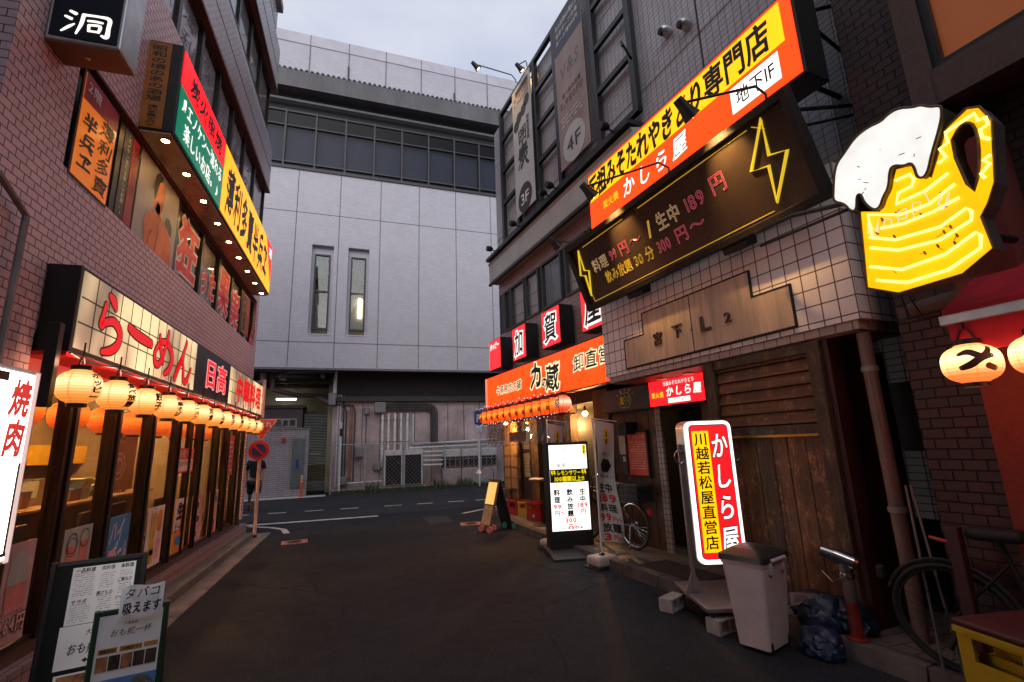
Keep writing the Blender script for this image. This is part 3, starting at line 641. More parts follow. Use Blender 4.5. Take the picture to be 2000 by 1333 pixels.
xs3 = [3.8, 5.0, 5.8, 6.62, 7.46, 8.3, 9.2, 10.1, 11.15]
W3 = [lwin(a, b, 6.49, 7.44, .08, film2) for a, b in zip(xs3, xs3[1:])]
for a, b in zip(xs3, xs3[1:]): lwin(a, b, 9.05, 10.1, .14, M('curtain_beige', (.42, .38, .33), .6) if a > 8 else film2)
for z0, z1 in ((6.49, 7.5), (9.05, 10.2)): MB().box(3.39, 3.8, .0, .4, z0, z1).build('pier', tileL, B)
# letters stuck on the upper panes
fadeink = M('faded_ink', (.13, .125, .13), .6)
for i, (w, txt) in enumerate(zip(W3[1:7], ('大か', '薄利', '酒一', '店に', '好き', '夜の'))):
    a, b = xs3[1 + i] + .1, xs3[2 + i] - .12
    TX(.0775).t(txt, a, b, 6.6, 7.35, 'v', wob=.09, shear=.12, fill=.85).build('lettering', fadeink, w)
lred = M('letter_red', (.8, .04, .06), .5); lwhite = M('letter_white', (.92, .9, .9), .5)
for wi, txt, x0, x1, z0, z1, d in ((2, '狂', 6.6, 7.4, 3.86, 4.7, 'h'), (3, 'った', 7.55, 8.34, 3.9, 4.45, 'h'), (4, '果', 8.45, 9.16, 3.86, 4.72, 'h'), (5, '実', 9.24, 9.92, 3.84, 4.6, 'h')):
    TX(.0772, .0006).t(txt, x0, x1, z0, z1, d, bold=.075, wob=.03, shear=.1).build('lettering', lwhite, W2[wi], None)
    TX(.0755, .0006).t(txt, x0, x1, z0, z1, d, bold=.035, wob=.03, shear=.1).build('lettering', lred, W2[wi], None)
oran = E('poster_orange', (1, .21, .006), .5, .12, 1.5); maro = M('poster_maroon', (.4, .015, .04), .5); charc = M('poster_charcoal', (.05, .052, .056), .5)
P = thing('window_poster', 'orange poster with black brushed letters and a maroon corner in the second floor window', 'poster', L(4.15, .004, 3.75), RZL)
MB().box(-.01, .575, 0, .012, -.0, .935).build('backing', inkblack, P); MB().box(.012, .553, -.004, -.001, .022, .913).build('sheet', oran, P)
TX(-.006).pol([(.012, .913), (.553, .913), (.553, .73), (.012, .68)]).build('corner', maro, P)
TX(-.009).t('2階', .04, .26, .76, .88, bold=.01).build('lettering', inkwhite, P)
TX(-.009).t('薄利多賣', .3, .54, .04, .72, 'v', bold=.014, wob=.06, shear=.12).t('半兵ヱ', .05, .27, .1, .62, 'v', bold=.035, wob=.06, shear=.12).build('lettering', inkblack, P)
P = thing('window_poster', 'narrow dark strip poster with a maroon column beside the orange poster', 'poster', L(4.98, -.045, 3.83), RZL)
MB().box(0, .16, 0, .01, .0, .94).build('sheet', charc, P); MB().box(.17, .32, 0, .01, .0, .9).build('strip', maro, P)
TX(-.003).t('♪エノケン流れる楽しいお店。♪', .06, .12, .03, .9, 'v').build('lettering', inkwhite, P); TX(-.003).t('炭火串焼', .19, .3, .3, .85, 'v', wob=.05).build('lettering', inkblack, P)
P = thing('window_poster', 'grey poster of two bare shouldered figures seen from behind in the second floor window', 'poster', L(5.34, -.045, 3.8), RZL)
MB().box(0, 1.1, 0, .01, .0, .96).build('sheet', M('poster_grey', (.42, .44, .45), .5, 0, .1, 1.5), P)
skinp = M('poster_skin', (.85, .26, .11), .55, 0, .25, 2.4); skind = M('poster_skin_shade', (.5, .12, .05), .55, 0, .2, 4)
TX(-.003).pol([(.3, .0), (.22, .2), (.25, .33), (.36, .42), (.45, .46), (.47, .58), (.58, .58), (.6, .47), (.72, .42), (.85, .4), (.98, .28), (1.05, .0)]).pol([(.42, .5), (.38, .65), (.4, .8), (.5, .87), (.6, .85), (.66, .72), (.64, .55), (.56, .46), (.48, .46)]).build('figure', skinp, P)
TX(-.005).pol([(.36, .72), (.38, .86), (.46, .93), (.57, .92), (.55, .86), (.49, .82), (.46, .7), (.44, .6), (.39, .58)]).pol([(.74, .44), (.76, .53), (.86, .55), (.95, .48), (.96, .36), (.9, .37), (.84, .41)]).build('hair', inkblack, P)
TX(-.005).pol([(.56, .0), (.6, .2), (.585, .4), (.57, .4), (.57, .2), (.53, .0)]).pol([(.33, .0), (.37, .2), (.45, .24), (.46, .22), (.4, .16), (.36, .0)]).pol([(.62, .84), (.665, .72), (.645, .56), (.6, .5), (.61, .6), (.62, .72)]).build('shading', skind, P)
P = thing('window_poster', 'small orange poster with brushed column at the far end of the second floor windows', 'poster', L(9.98, -.045, 3.9), RZL)
MB().box(0, .62, 0, .01, 0, .8).build('backing', inkblack, P); MB().box(.02, .36, -.003, -.0005, .02, .78).build('sheet', M('poster_gold', (.42, .2, .04), .5), P); MB().box(.38, .6, -.003, -.0005, .02, .78).build('strip', M('poster_rust', (.4, .06, .01), .5), P)
TX(-.006).t('昭和居酒屋', .06, .32, .05, .75, 'v', bold=.03, wob=.06).build('lettering', inkblack, P)
P = thing('corner_pennant', 'small red triangle sticker marked 2F low at the far corner window', 'sticker', L(10.72, -.045, 3.8), RZL)
m = MB(); m.poly([(0, 0), (.24, .0), (.24, .45)], 0, .006); m.build('sheet', lred, P); TX(-.003).t('2F', .1, .23, .06, .2).build('lettering', inkwhite, P)
# projecting square lamp box
P = thing('lantern_box_sign', 'dark navy box sign with one white brushed character hanging out from the upper wall', 'sign', Vector((-2.2, 3.64, 4.5)), 0)
MB().box(0, .45, 0, .26, 0, .95, .012).build('case', alu, P); MB().box(.025, .425, -.006, .002, .03, .92).build('face', M('navy_face', (.004, .007, .024), .55, 0, .1, 2, 0, 0, .25), P)
MB().box(.008, .442, .01, .25, -.012, -.001).build('underside', M('rust_panel', (.2, .07, .035), .5, .2, .2, 3, 0, .3), P); m = MB(); m.lathe([(.001, -.016), (.018, -.016), (.019, -.013)], 12, (.2, .13, 0)); m.build('bolt', steel, P)
TX(-.009, .001).brush([[(.16, .93, .035), (.27, .86, .05)], [(.08, .7, .03), (.2, .63, .045)], [(.05, .1, .02), (.17, .3, .04), (.27, .45, .015)],
 [(.42, .88, .045), (.4, .5, .045), (.33, .08, .02)], [(.42, .87, .04), (.7, .9, .035), (.92, .86, .055), (.93, .5, .05), (.92, .14, .06), (.82, .16, .03)], [(.52, .66, .03), (.66, .68, .035), (.8, .67, .03)], [(.55, .5, .035), (.56, .26, .03)], [(.55, .5, .03), (.76, .52, .04), (.75, .27, .035)], [(.56, .27, .03), (.75, .28, .03)]], .08, .385, .05, .26, .0025).build('lettering', letE, P)
MB().cyl((.0, .13, .3), (-.02, .13, .3), .03).build('bracket', black, P)
m = MB(); m.tube([(3.42, -.05, 3.33), (3.72, -.05, 3.19), (3.72, -.05, 2.2)], .022, 8); m.build('conduit', greymetal, B, True)
# ---- noodle shop front
MB().box(4.1, XE, .42, 3.2, 2.85, 3.1).build('ceiling', M('shop_ceiling', (.35, .28, .2), .8), B)
redS = M('red_fascia', (.6, .008, .006), .45, 0, .12, 3, 0, .2)
MB().box(4.1, XE, -.2, .05, 2.33, 2.36).build('soffit', redS, B)
MB().box(4.1, XE, .052, .11, 2.22, 2.36).build('fascia', redS, B)
MB().box(4.1, XE, .03, .4, 2.362, 2.5).build('lintel', dark, B)
m = MB(); m.box(4.1, 11.4, -.05, .05, .0, .25); m.build('sill_step', T('sill_tile', (.36, .27, .265), (.3, .22, .22), (.05, .03, .03), .15, .1, .008, 0, .4, .5), B)
MB().box(3.39, 11.0, -.25, -.052, 0, .12, .012).build('entrance_step', M('step_stone', (.13, .14, .13), .6, 0, .2, 4, .3, .5), B)
MB().box(4.1, XE, .05, .4, .0, .36).build('base_rail', M('base_panel', (.13, .085, .08), .5, .1, .2, 3, 0, .4), B)
mul = M('mullion', (.045, .03, .024), .35, .5, .2, 3)
shopglass = GLASS('shop_glass', (.96, .95, .92), .02, .22, .03)
mx = [4.69, 5.44, 6.27, 7.15, 7.72, 8.1, 8.95, 9.6, 10.3]
edges = [4.1] + mx + [XE]
for i, x in enumerate(mx):
    w = .11 if i < 3 else .07 if i != 4 else .025
    m = MB(); m.box(x, x + w * .5, .0, .09, .36, 2.22, .004, 1); m.box(x + w * .5 + .004, x + w, -.02, .09, .36, 2.22, .004, 1) if w > .03 else None
    m.build('mullion', mul, B)
for a, b in zip(edges, edges[1:]):
    w = .11 if a in mx[:3] else .07 if a in mx else 0
    if a == 7.72: w = .025
    f = MB(); f.box(a + w, b, .02, .1, .36, .4); f.box(a + w, b, .02, .1, 2.18, 2.22); ww = f.build('shop_window', mul, B)
    MB().box(a + w, b, .05, .058, .4, 2.18).build('pane', shopglass, ww)
MB().box(11.05, XE, -.0, .4, .36, 2.5).build('end_pier', tileL, B)
m = MB(); m.box(10.35, 10.42, -.1, -.04, .36, 2.2, .01); m.build('door_pull', black, B)
# the shop inside
inw = M('inside_wall', (.42, .31, .19), .7, 0, .2, 1.2)
MB().box(4.1, XE, 3.15, 3.2, 0, 2.85).build('inside_back', inw, B); MB().box(4.1, XE, .42, 3.15, .02, .05).build('inside_floor', M('inside_floor', (.09, .05, .03), .4), B)
MB().box(4.1, XE, 2.6, 3.1, 1.55, 1.86, .01).build('yellow_shelf', M('yellow_panel', (.75, .42, .015), .4), B)
def inlamp(x, y): 
    t = thing('ceiling_lamp', 'warm lamp in the ceiling of the noodle shop', 'lamp', L(x, -y, 2.8), RZL, 'lamps inside the noodle shop'); MB().box(-.3, .3, -.1, .1, 0, .04, .01).build('diffuser', E('warm_diffuser', (1, .56, .2), 120, .02), t)
for x in (4.9, 6.6, 8.4, 10.2): inlamp(x, 1.6)
t = thing('counter', 'long wooden kitchen counter inside the noodle shop', 'counter', L(4.3, -1.5), RZL)
MB().box(0, 6.4, 0, .5, .05, 1.02).build('front', M('counter_wood', (.1, .05, .022), .4, 0, .15, 3), t); MB().box(-.02, 6.42, -.1, .55, 1.024, 1.06, .008).build('top', M('counter_top', (.45, .28, .12), .3), t)
g = random.Random(5)
for i, x in enumerate((4.55, 5.05, 5.6, 6.2, 6.9, 7.6, 8.3, 9.0)):
    t = thing('chair', 'dark high backed chair inside the noodle shop, ' + NTH[i] + ' from the near end', 'chair', L(x, -.75), RZL, 'chairs inside the noodle shop')
    MB().box(-.2, .2, -.02, .38, .43, .47, .01).build('seat', dark, t); MB().box(-.2, .2, -.05, -.01, .5, .98 + g.uniform(-.05, .1), .02).build('backrest', M('chair_dark', (.05, .03, .025), .5), t)
    for a in (-.17, .17):
        for b in (.0, .34): MB().box(a - .02, a + .02, b - .02, b + .02, .05, .43).build('leg', dark, t)
stuffc = [M('item_white', (.6, .55, .45), .5), M('item_blue', (.06, .12, .35), .5), M('item_steel', (.5, .5, .5), .3, .9), M('item_brown', (.25, .13, .06), .6)]
for i in range(26):
    x = 4.4 + i * .24; w, h = g.uniform(.1, .26), g.uniform(.08, .32); k = g.randrange(4)
    t = thing('kitchen_tub', ('white', 'blue', 'steel', 'brown')[k] + ' tub of kitchen things standing on the counter in the noodle shop', 'tub', L(x, -1.75 - g.uniform(-.1, .12), 1.06), RZL, 'kitchen tubs on the counter'); MB().prof([(-.09, 0), (.09, 0), (.11, h), (-.11, h)], -w / 2, w / 2).build('tub', stuffc[k], t); MB().box(-w / 2 - .01, w / 2 + .01, -.115, .115, h, h + .02, .005).build('rim', stuffc[(k + 2) % 4], t)
t = thing('hanging_sheet', 'clear plastic sheet hanging over the counter behind the first shop windows', 'curtain', L(5.6, -1.3, 1.06), RZL)
m = MB(); P_ = [(i / 14, 0.62 - .13 * math.sin(math.pi * i / 14)) for i in range(15)]
for (a, za), (b, zb) in zip(P_, P_[1:]): m.quad((a * .62, .02 * math.sin(a * 30), .02), (b * .62, .02 * math.sin(b * 30), .02), (b * .62, .02 * math.sin(b * 30), zb), (a * .62, .02 * math.sin(a * 30), za))
m.build('sheet', GLASS('plastic_sheet', (.92, .92, .9), .15, .9, .3), t)
for x in (0, .62): m = MB(); m.tube([(x, 0, 0), (x, 0, .75)], .014); m.build('post', stuffc[0], t)
for (x, z, w, h, lab) in ((6.35, 1.55, .22, .3, 'white sheet of paper on the back wall of the noodle shop'), (6.7, 1.25, .2, .25, 'small white paper on the wall of the noodle shop'), (4.45, 1.62, .12, .17, 'white menu card on the yellow shelf')):
    t = thing('notice', lab, 'paper', L(x, -2.2 if 'shelf' not in lab else -2.58, z), RZL); MB().box(0, w, 0, .006, 0, h).build('sheet', stuffc[0], t); TX(-.003).rows(.02, w - .02, .03, h - .03, 6).build('small_print', inkblack, t)
t = thing('wall_menu', 'yellow and red menu board with a bowl seen through the shop window', 'poster', L(8.25, -1.2, 1.15), RZL)
MB().box(0, 1.0, 0, .02, 0, .95).build('sheet', M('menu_sheet', (.5, .33, .12), .5), t); MB().box(.03, .6, -.01, -.001, .68, .92).build('title', M('menu_yellow', (.7, .5, .05), .5), t); TX(-.014).t('ラーメン', .05, .58, .7, .9, bold=.03).build('lettering', inkblack, t); TX(-.006).ring(.45, .35, .2, .03).ring(.45, .35, .12, .03).build('bowl', inkwhite, t)
# orange paper lanterns: built once, copied
def lantern_mat(name, c_mid, c_edge, st, rib=.5):
    m = newmat(name); n, l = nodes(m); b = n['Principled BSDF']; t = n.new('ShaderNodeTexCoord').outputs['Object']
    s = n.new('ShaderNodeSeparateXYZ'); l.new(t, s.inputs[0]); az = math_(n, l, 'ABSOLUTE', s.outputs['Z'])
    w = math_(n, l, 'SINE', math_(n, l, 'MULTIPLY', s.outputs['Z'], 2 * math.pi / .0205))
    ang = math_(n, l, 'ARCTAN2', s.outputs['Y'], s.outputs['X']); st8 = math_(n, l, 'GREATER_THAN', math_(n, l, 'COSINE', math_(n, l, 'MULTIPLY', ang, 6.0)), .965)
    up_ = math_(n, l, 'SUBTRACT', s.outputs['Z'], .03); fall = ramp_(n, l, math_(n, l, 'ABSOLUTE', up_), .0, .1, c_mid, c_edge)
    col = mixc(n, l, math_(n, l, 'MULTIPLY', st8, rib), fall, tuple(x * f for x, f in zip(c_edge, (.8, .5, .25))))
    l.new(col, b.inputs['Emission Color']); b.inputs['Base Color'].default_value = rgba(tuple(x * .5 for x in c_edge)); b.inputs['Roughness'].default_value = .7
    k = math_(n, l, 'ADD', 1.0, math_(n, l, 'MULTIPLY', w, .13)); lum = ramp_(n, l, math_(n, l, 'ABSOLUTE', up_), .0, .13, (1, 1, 1), (.45, .45, .45))
    l.new(math_(n, l, 'MULTIPLY', math_(n, l, 'MULTIPLY', k, lum), st), b.inputs['Emission Strength']); bump_(n, l, w, .5, .004, b); return m
lanW = lantern_mat('lantern_paper_cream', (1, .66, .3), (1, .31, .05), 1.85)
lanO = lantern_mat('lantern_paper_orange', (1, .2, .02), (.9, .1, .006), 2.0, .25)
def lantern(r, h, paper, name='paper_lantern'):
    t = thing(name, 'lantern', 'lantern')
    pr = [(r * .42, -h * .5)] + [(r * (1 - abs(i / 12) ** 2.6) ** .42 * .985 + .0 if abs(i) < 12 else r * .42, h * .5 * i / 12) for i in range(-11, 12)] + [(r * .42, h * .5)]
    pr = [(max(a, r * .42), b) for a, b in pr]
    MB().lathe(pr, 32).build('paper', paper, t, True)
    m = MB(); m.lathe([(r * .4, h * .5), (r * .46, h * .5), (r * .46, h * .5 + .03), (r * .4, h * .5 + .03)], 20); m.build('top_ring', black, t, True)
    m = MB(); m.lathe([(r * .4, -h * .5 - .025), (r * .44, -h * .5 - .025), (r * .44, -h * .5), (r * .4, -h * .5)], 20); m.build('bottom_ring', black, t, True)
    m = MB(); m.tube([(-r * .3, 0, h * .5 + .03), (-r * .12, 0, h * .5 + .09), (r * .12, 0, h * .5 + .09), (r * .3, 0, h * .5 + .03)], .006, 5); m.tube([(0, 0, h * .5 + .09), (0, 0, h * .5 + .2)], .006, 5); m.build('hanger', black, t)
    return t
def bulb_light(t, h, en, col, dz=0):
    l_ = bpy.data.lights.new('bulb', 'POINT'); l_.energy = en; l_.color = col; l_.shadow_soft_size = .04
    o = bpy.data.objects.new('bulb_light', l_); SC.collection.objects.link(o); o.parent = t; o.location = (0, 0, h / 2 + .06 + dz)
def wrap(r, h):
    def f(x, y, z):
        rr = (r * max(.05, 1 - abs(z / (h * .5)) ** 2.6) ** .42) + .004; a = x / r
        return (rr * math.sin(a), -rr * math.cos(a), z)
    return f
words = ['ホッピー', '食べ放題', '餃子', '中華そば', 'ラーメン', '定食', '冷し中華', '餃子', '唐揚げ', 'ビール', '中華そば', 'やきそば']
LR, LH = .132, .235
lp = lantern(LR, LH, lanW)
for i in range(12):
    t = lp if i == 0 else lp.copy()
    if i:
        SC.collection.objects.link(t)
        for ch in [c for c in lp.children if c.name.split('.')[0] != 'lettering']:
            c = ch.copy(); SC.collection.objects.link(c); c.parent = t
    y = 4.13 + .56 * i; t.location = L(y, .29, 2.11); t.rotation_euler = (0, 0, RZL)
    tag(t, f'cream paper lantern under the noodle sign, {NTH[i]} from the near end', 'lantern', 'cream lanterns under the noodle shop sign')
    bulb_light(t, LH, 2.4, (1, .42, .27))
    w = words[i]; hh = min(.2, .08 * len(w))
    TX(0, .0005).t(w, -.085, .0, -hh / 2, hh / 2, 'v', bold=.045, wob=.03).build('lettering', inkblack, t, wrap(LR, LH))
op = lantern(.16, .28, lanO)
for i in range(9):
    t = op if i == 0 else copy_tree(op)
    t.location = L(4.3 + .72 * i, -.5, 2.03); t.rotation_euler = (0, 0, RZL)
    tag(t, f'orange paper lantern hanging inside the shop glass, {NTH[i]} from the near end', 'lantern', 'orange lanterns inside the noodle shop')
t = thing('lantern_cable', 'black cable from which the cream lanterns hang', 'cable', L(0, .27, 2.33), RZL)
m = MB(); m.tube([(4.0 + i * .16, math.sin(i) * .012, .0 - .02 * abs(math.sin(i * .8))) for i in range(46)], .008, 5); m.build('cable', black, t)
# ---- the noodle shop's long sign
S = thing('noodle_sign', 'long backlit lattice sign with red brushed letters above the cream lanterns', 'sign', L(4.14, .2, 2.38), RZL)
MB().box(-.02, 7.22, .0, .2, -.02, .63, .006).build('case', M('sign_case', (.012, .014, .016), .4, .2), S)
lat = E('lattice_lit', (1, .74, .36), .62, .72, 1.1, (1.2, 1, .5), .55, (.42, .6), (.5, .4, .41))
MB().box(.02, 2.66, -.008, -.001, .02, .6).build('face', lat, S); MB().box(4.34, 7.18, -.008, -.001, .02, .6).build('face', lat, S)
MB().box(2.67, 4.33, -.009, -.001, .0, .62).build('dark_face', M('dark_face', (.012, .016, .018), .35), S)
m = MB()
for i in range(1, 14): m.box(.02 + i * .2025 - .005, .02 + i * .2025 + .005, -.0105, -.0085, .02, .6) if i < 13 else None
for i in range(1, 14): m.box(4.34 + i * .203 - .005, 4.34 + i * .203 + .005, -.0105, -.0085, .02, .6)
for z in (.21, .4): m.box(.02, 2.66, -.011, -.0087, z - .005, z + .005); m.box(4.34, 7.18, -.011, -.0087, z - .005, z + .005)
m.build('lattice', inkblack, S)
ra = [[(.38, .97, .05), (.52, .9, .085), (.6, .8, .045)], [(.3, .8, .045), (.27, .62, .055), (.24, .42, .07), (.36, .5, .06), (.6, .57, .07), (.82, .44, .085), (.8, .22, .085), (.6, .07, .07), (.36, .0, .045)]]
ba = [[(.04, .62, .075), (.3, .56, .09), (.7, .53, .09), (.95, .52, .075)]]
me = [[(.24, .78, .05), (.33, .55, .065), (.5, .26, .055)], [(.62, .97, .05), (.54, .6, .06), (.36, .22, .065), (.16, .2, .07), (.12, .44, .06), (.36, .68, .06), (.68, .68, .07), (.9, .46, .085), (.82, .18, .075), (.6, .04, .04)]]
nn_ = [[(.56, .98, .055), (.4, .6, .065), (.1, .04, .075)], [(.16, .24, .05), (.38, .5, .065), (.5, .34, .065), (.56, .1, .07), (.72, .05, .065), (.95, .4, .035)]]
bx = [(ra, .2, .74), (ba, .78, 1.33), (me, 1.34, 1.92), (nn_, 1.94, 2.52)]
o = TX(-.014)
for st, a, b in bx: o.brush(st, a, b, .06, .54, .014)
o.build('outline', inkblack, S)
o = TX(-.0165)
for st, a, b in bx: o.brush(st, a, b, .06, .54)
o.build('lettering', E('lit_red_paint', (.8, .004, .008), .9, .15, 3), S)
TX(-.012, .001).t('日高', 3.05, 4.15, .1, .53, bold=.06).build('outline', E('lit_pink', (1, .45, .45), .8, .1), S); TX(-.0145, .001).t('日高', 3.05, 4.15, .1, .53, bold=.02).build('lettering', redE, S)
TX(-.013, .001).t('中華料理', 4.75, 6.85, .08, .55, bold=.045).build('lettering', E('lit_red_paint', (.8, .004, .008), .9), S)
MB().box(-.16, -.1, .0, .07, -.42, .16, .006).build('bracket', black, S)
# ---- the long yellow sign above
S = thing('pub_sign', 'long lit yellow sign with green and red panels on the left upper wall', 'sign', L(5.1, .3, 4.8), RZL)
MB().box(-.02, 5.42, .0, .3, 0, 1.04, .008).build('case', M('sign_case', (.012, .014, .016), .4, .2), S)
MB().box(.02, 1.66, -.008, -.001, .62, 1.01).build('red_face', redE, S); MB().box(.02, 1.66, -.009, -.001, .03, .6).build('green_face', E('lit_green', (.003, .15, .08), 1.2, .12), S)
MB().box(1.69, 5.38, -.008, -.001, .03, 1.01).build('yellow_face', E('lit_amber', (1, .36, .0), 1.6, .16, 1.1), S)
TX(-.011).pol([(4.75, 1.01), (5.38, 1.01), (5.38, .2)]).build('red_corner', redE, S); TX(-.013).t('2階', 5.05, 5.35, .72, .95, bold=.02).build('lettering', letE, S)
TX(-.011, .001).t('炭火串焼', .25, 1.5, .67, .95, bold=.035, wob=.05, shear=.1).build('lettering', inkblack, S)
TX(-.012, .001).t('♫エノケン一流れる', .06, 1.6, .34, .57, bold=.01, wob=.04).t('楽しいお店。♪', .2, 1.55, .07, .31, bold=.01, wob=.04).build('lettering', letE, S)
TX(-.011, .001).t('薄利多賣半兵ヱ', 1.85, 4.95, .1, .88, bold=.03, wob=.05, shear=.08).build('lettering', inkblack, S)
e = MB().box(-.028, -.021, .1, .3, .02, 1.02).build('end_board', M('board_orange', (.42, .15, .015), .5), S)
# the end board's text faces along the street, toward the corner
tt = TX(0, .001).t('昭和の頃のあの酒場', -.075, .075, .32, .99, 'v', bold=.015).t('薄利多賣半兵ヱ', -.05, .05, .04, .28, 'v', bold=.008, wob=.04)
tt.build('lettering', inkblack, e, lambda x, y, z: (-.0295 + y * .3, .2 - x, z))
MB().box(-.01, 5.4, .02, .29, -.025, -.001).build('soffit_plate', M('soffit_brass', (.42, .33, .22), .3, .7, .15, 3), S)
for i in range(9):
    x = .1 + i * .64
    d = MB().lathe([(.035, -.034), (.05, -.034), (.052, -.026), (.035, -.026)], 16, (x, .1, 0)).build('downlight', steel, S, True); MB().lathe([(.001, -.031), (.034, -.031), (.034, -.029)], 14, (x, .1, 0)).build('bulb', E('downlight_bulb', (1, .58, .2), 130, .02), d)
# ---- posters on the shop glass
def poster(x, z, w, h, col, lab, items, name='shop_poster', fr=L, o=-.03, rz=RZL, tilt=0):
    t = thing(name, lab, 'poster', fr(x, o, z), rz); t.rotation_euler.y = tilt
    MB().box(0, w, 0, .004, 0, h).build('sheet', col, t)
    for nm, tx, mt in items: tx.build(nm, mt, t)
    return t
pinkp = M('print_pink', (.85, .5, .52), .45, 0, .1, 3); grn = M('print_grey_green', (.45, .56, .55), .45, 0, .15, 2); blu = M('print_blue', (.05, .3, .7), .45, 0, .1, 3); org = M('print_orange', (.95, .36, .06), .45, 0, .2, 4); amb = M('print_amber', (.9, .52, .08), .5, 0, .3, 9); brn = M('print_brown', (.16, .06, .03), .5, 0, .3, 12); pale = M('print_pale', (.88, .84, .84), .45, 0, .1, 4); rosy = M('print_red', (.75, .05, .06), .5)
G_ = lambda x0, x1, z0, z1: [(x0, z1), (x0 + (x1 - x0) * .1, z0), (x1 - (x1 - x0) * .1, z0), (x1, z1)]
poster(4.28, .41, .31, .65, M('print_beer', (.7, .52, .54), .45, 0, .25, 2.5), 'pink poster of a frothy beer glass with a big price, nearest on the shop glass', [('froth', TX(-.003).pol([(.04, .38), (.06, .56), (.14, .6), (.24, .56), (.27, .38)]), grn), ('glass_print', TX(-.004).pol([(.05, .2), (.04, .38), (.27, .38), (.26, .2)]), M('print_salmon', (.75, .3, .26), .5, 0, .2, 4)), ('outline', TX(-.006, .0005).t('264円', .01, .3, .06, .19, bold=.09), inkblack), ('lettering', TX(-.0075, .0005).t('264円', .01, .3, .06, .19, bold=.035).t('一番搾り生ビール', .03, .28, .2, .24, bold=.03).t('税込290円', .05, .27, .015, .05), pinkp)])
poster(4.95, .5, .43, .56, grn, 'pale poster of two tall glasses on the shop glass', [('glass_print', TX(-.003).pol(G_(.05, .2, .02, .42)).pol(G_(.24, .38, .02, .44)), M('print_salmon', (.75, .3, .26), .5, 0, .2, 4)), ('rim_print', TX(-.005).ring(.125, .44, .08, .008, sx=1).ring(.31, .46, .075, .008).ring(.125, .41, .075, .006), inkblack)])
poster(5.7, .72 - .22, .43, .56, blu, 'blue poster with white brushed katakana for a whisky soda on the shop glass', [('lettering', TX(-.003, .0005).t('ハイ', .02, .3, .3, .54, bold=.02, wob=.03, shear=.25).t('ボール', .1, .42, .1, .34, bold=.02, wob=.03, shear=.25), pale), ('glass_print', TX(-.004).pol(G_(.03, .17, .02, .26)), pinkp), ('strip', TX(-.004).rect(.2, .42, .03, .08), pinkp)])
poster(6.59, .39, .47, .66, pale, 'tall poster of golden drinks on the shop glass', [('glass_print', TX(-.003).pol(G_(.08, .24, .14, .6)).pol(G_(.12, .25, .05, .2)), amb), ('fruit_print', TX(-.004).pol([(.28, .4), (.26, .55), (.32, .62), (.4, .6), (.42, .45), (.36, .36)]), org), ('mug_print', TX(-.004).pol(G_(.28, .42, .08, .3)), pinkp), ('rim_print', TX(-.006).ring(.16, .58, .07, .01).ring(.35, .3, .05, .01), grn)])
poster(7.43, .4, .42, .67, org, 'orange poster with a big black character for draught beer on the shop glass', [('top_sheet', TX(-.002).rect(.0, .42, .56, .67).rect(0, .2, .28, .56), pale), ('lettering', TX(-.004, .0005).t('生', .06, .3, .4, .63, bold=.06, shear=.1).t('ビール', .03, .34, .25, .38, bold=.04, shear=.15), inkblack), ('star_print', TX(-.004).disc(.2, .15, .13, .06, 9), blu)])
poster(8.08, .42, .5, .64, M('print_rose', (.85, .4, .38), .45, 0, .2, 3), 'rose poster of noodle bowls on the shop glass', [('bowl_print', TX(-.003).disc(.24, .49, .12, .08).disc(.3, .3, .11, .07).disc(.22, .1, .13, .07), pale), ('noodle_print', TX(-.005).disc(.24, .49, .095, .06).disc(.3, .3, .085, .05).disc(.22, .1, .1, .05), brn), ('small_print', TX(-.005).rows(.08, .45, .58, .63, 1), rosy)])
poster(8.93, .41, .47, .65, M('print_tan', (.85, .55, .42), .45, 0, .2, 4), 'farthest poster with dipping noodles on the shop glass', [('lettering', TX(-.003, .0005).t('つけ麺', .08, .42, .45, .56, bold=.03).t('濃厚', .1, .36, .56, .64, bold=.03), inkblack), ('bowl_print', TX(-.003).disc(.24, .3, .14, .09), org), ('noodle_print', TX(-.004).disc(.22, .16, .14, .07), brn), ('burst', TX(-.004).disc(.3, .07, .1, .05, 9), rosy)])
poster(7.26, 1.4, .68, .31, rosy, 'white and red takeaway notice stuck at eye height on the shop glass', [('white_sheet', TX(-.002).rect(.03, .65, .02, .17), inkwhite), ('lettering', TX(-.003, .0005).t('お持ち帰りできます', .03, .65, .18, .3, bold=.01), inkwhite), ('print', TX(-.004, .0005).t('電話注文を承ります', .06, .62, .08, .15), inkblack)])
poster(9.75, 1.25, .45, .7, M('print_red_menu', (.55, .12, .12), .45), 'red lit menu sheet on the glass door at the far end of the noodle shop', [('small_print', TX(-.003).rows(.05, .4, .05, .62, 7), pale)])
# ---- white lit sign at the near left
S = thing('barbecue_sign', 'tall glaring white lit sign with two red brushed characters at the near left', 'sign', L(2.62, .3, 1.05), RZL)
MB().box(0, 1.06, 0, .14, 0, 1.09, .008).build('case', M('case_white', (.6, .57, .56), .4), S); MB().box(.02, .99, -.008, -.001, .02, 1.06).build('face', E('sign_white', (1, .95, .92), 5.5, .05), S)
MB().box(1.0, 1.04, -.004, -.001, .0, 1.08).build('edge_strip', E('edge_pink', (1, .72, .66), .75, .05), S)
TX(-.011, .001).t('焼肉', .8, .98, .58, 1.03, 'v', bold=.042, wob=.025, shear=.12).build('lettering', E('print_lit_red', (.75, .04, .03), .8, .1), S)
TX(-.011).rect(.965, .985, .06, .55).rect(.3, .99, .04, .06).rect(.5, .76, 1.0, 1.05).build('black_strip', inkblack, S)
MB().box(.2, .3, .14, .3, .4, .6).build('bracket', black, S)
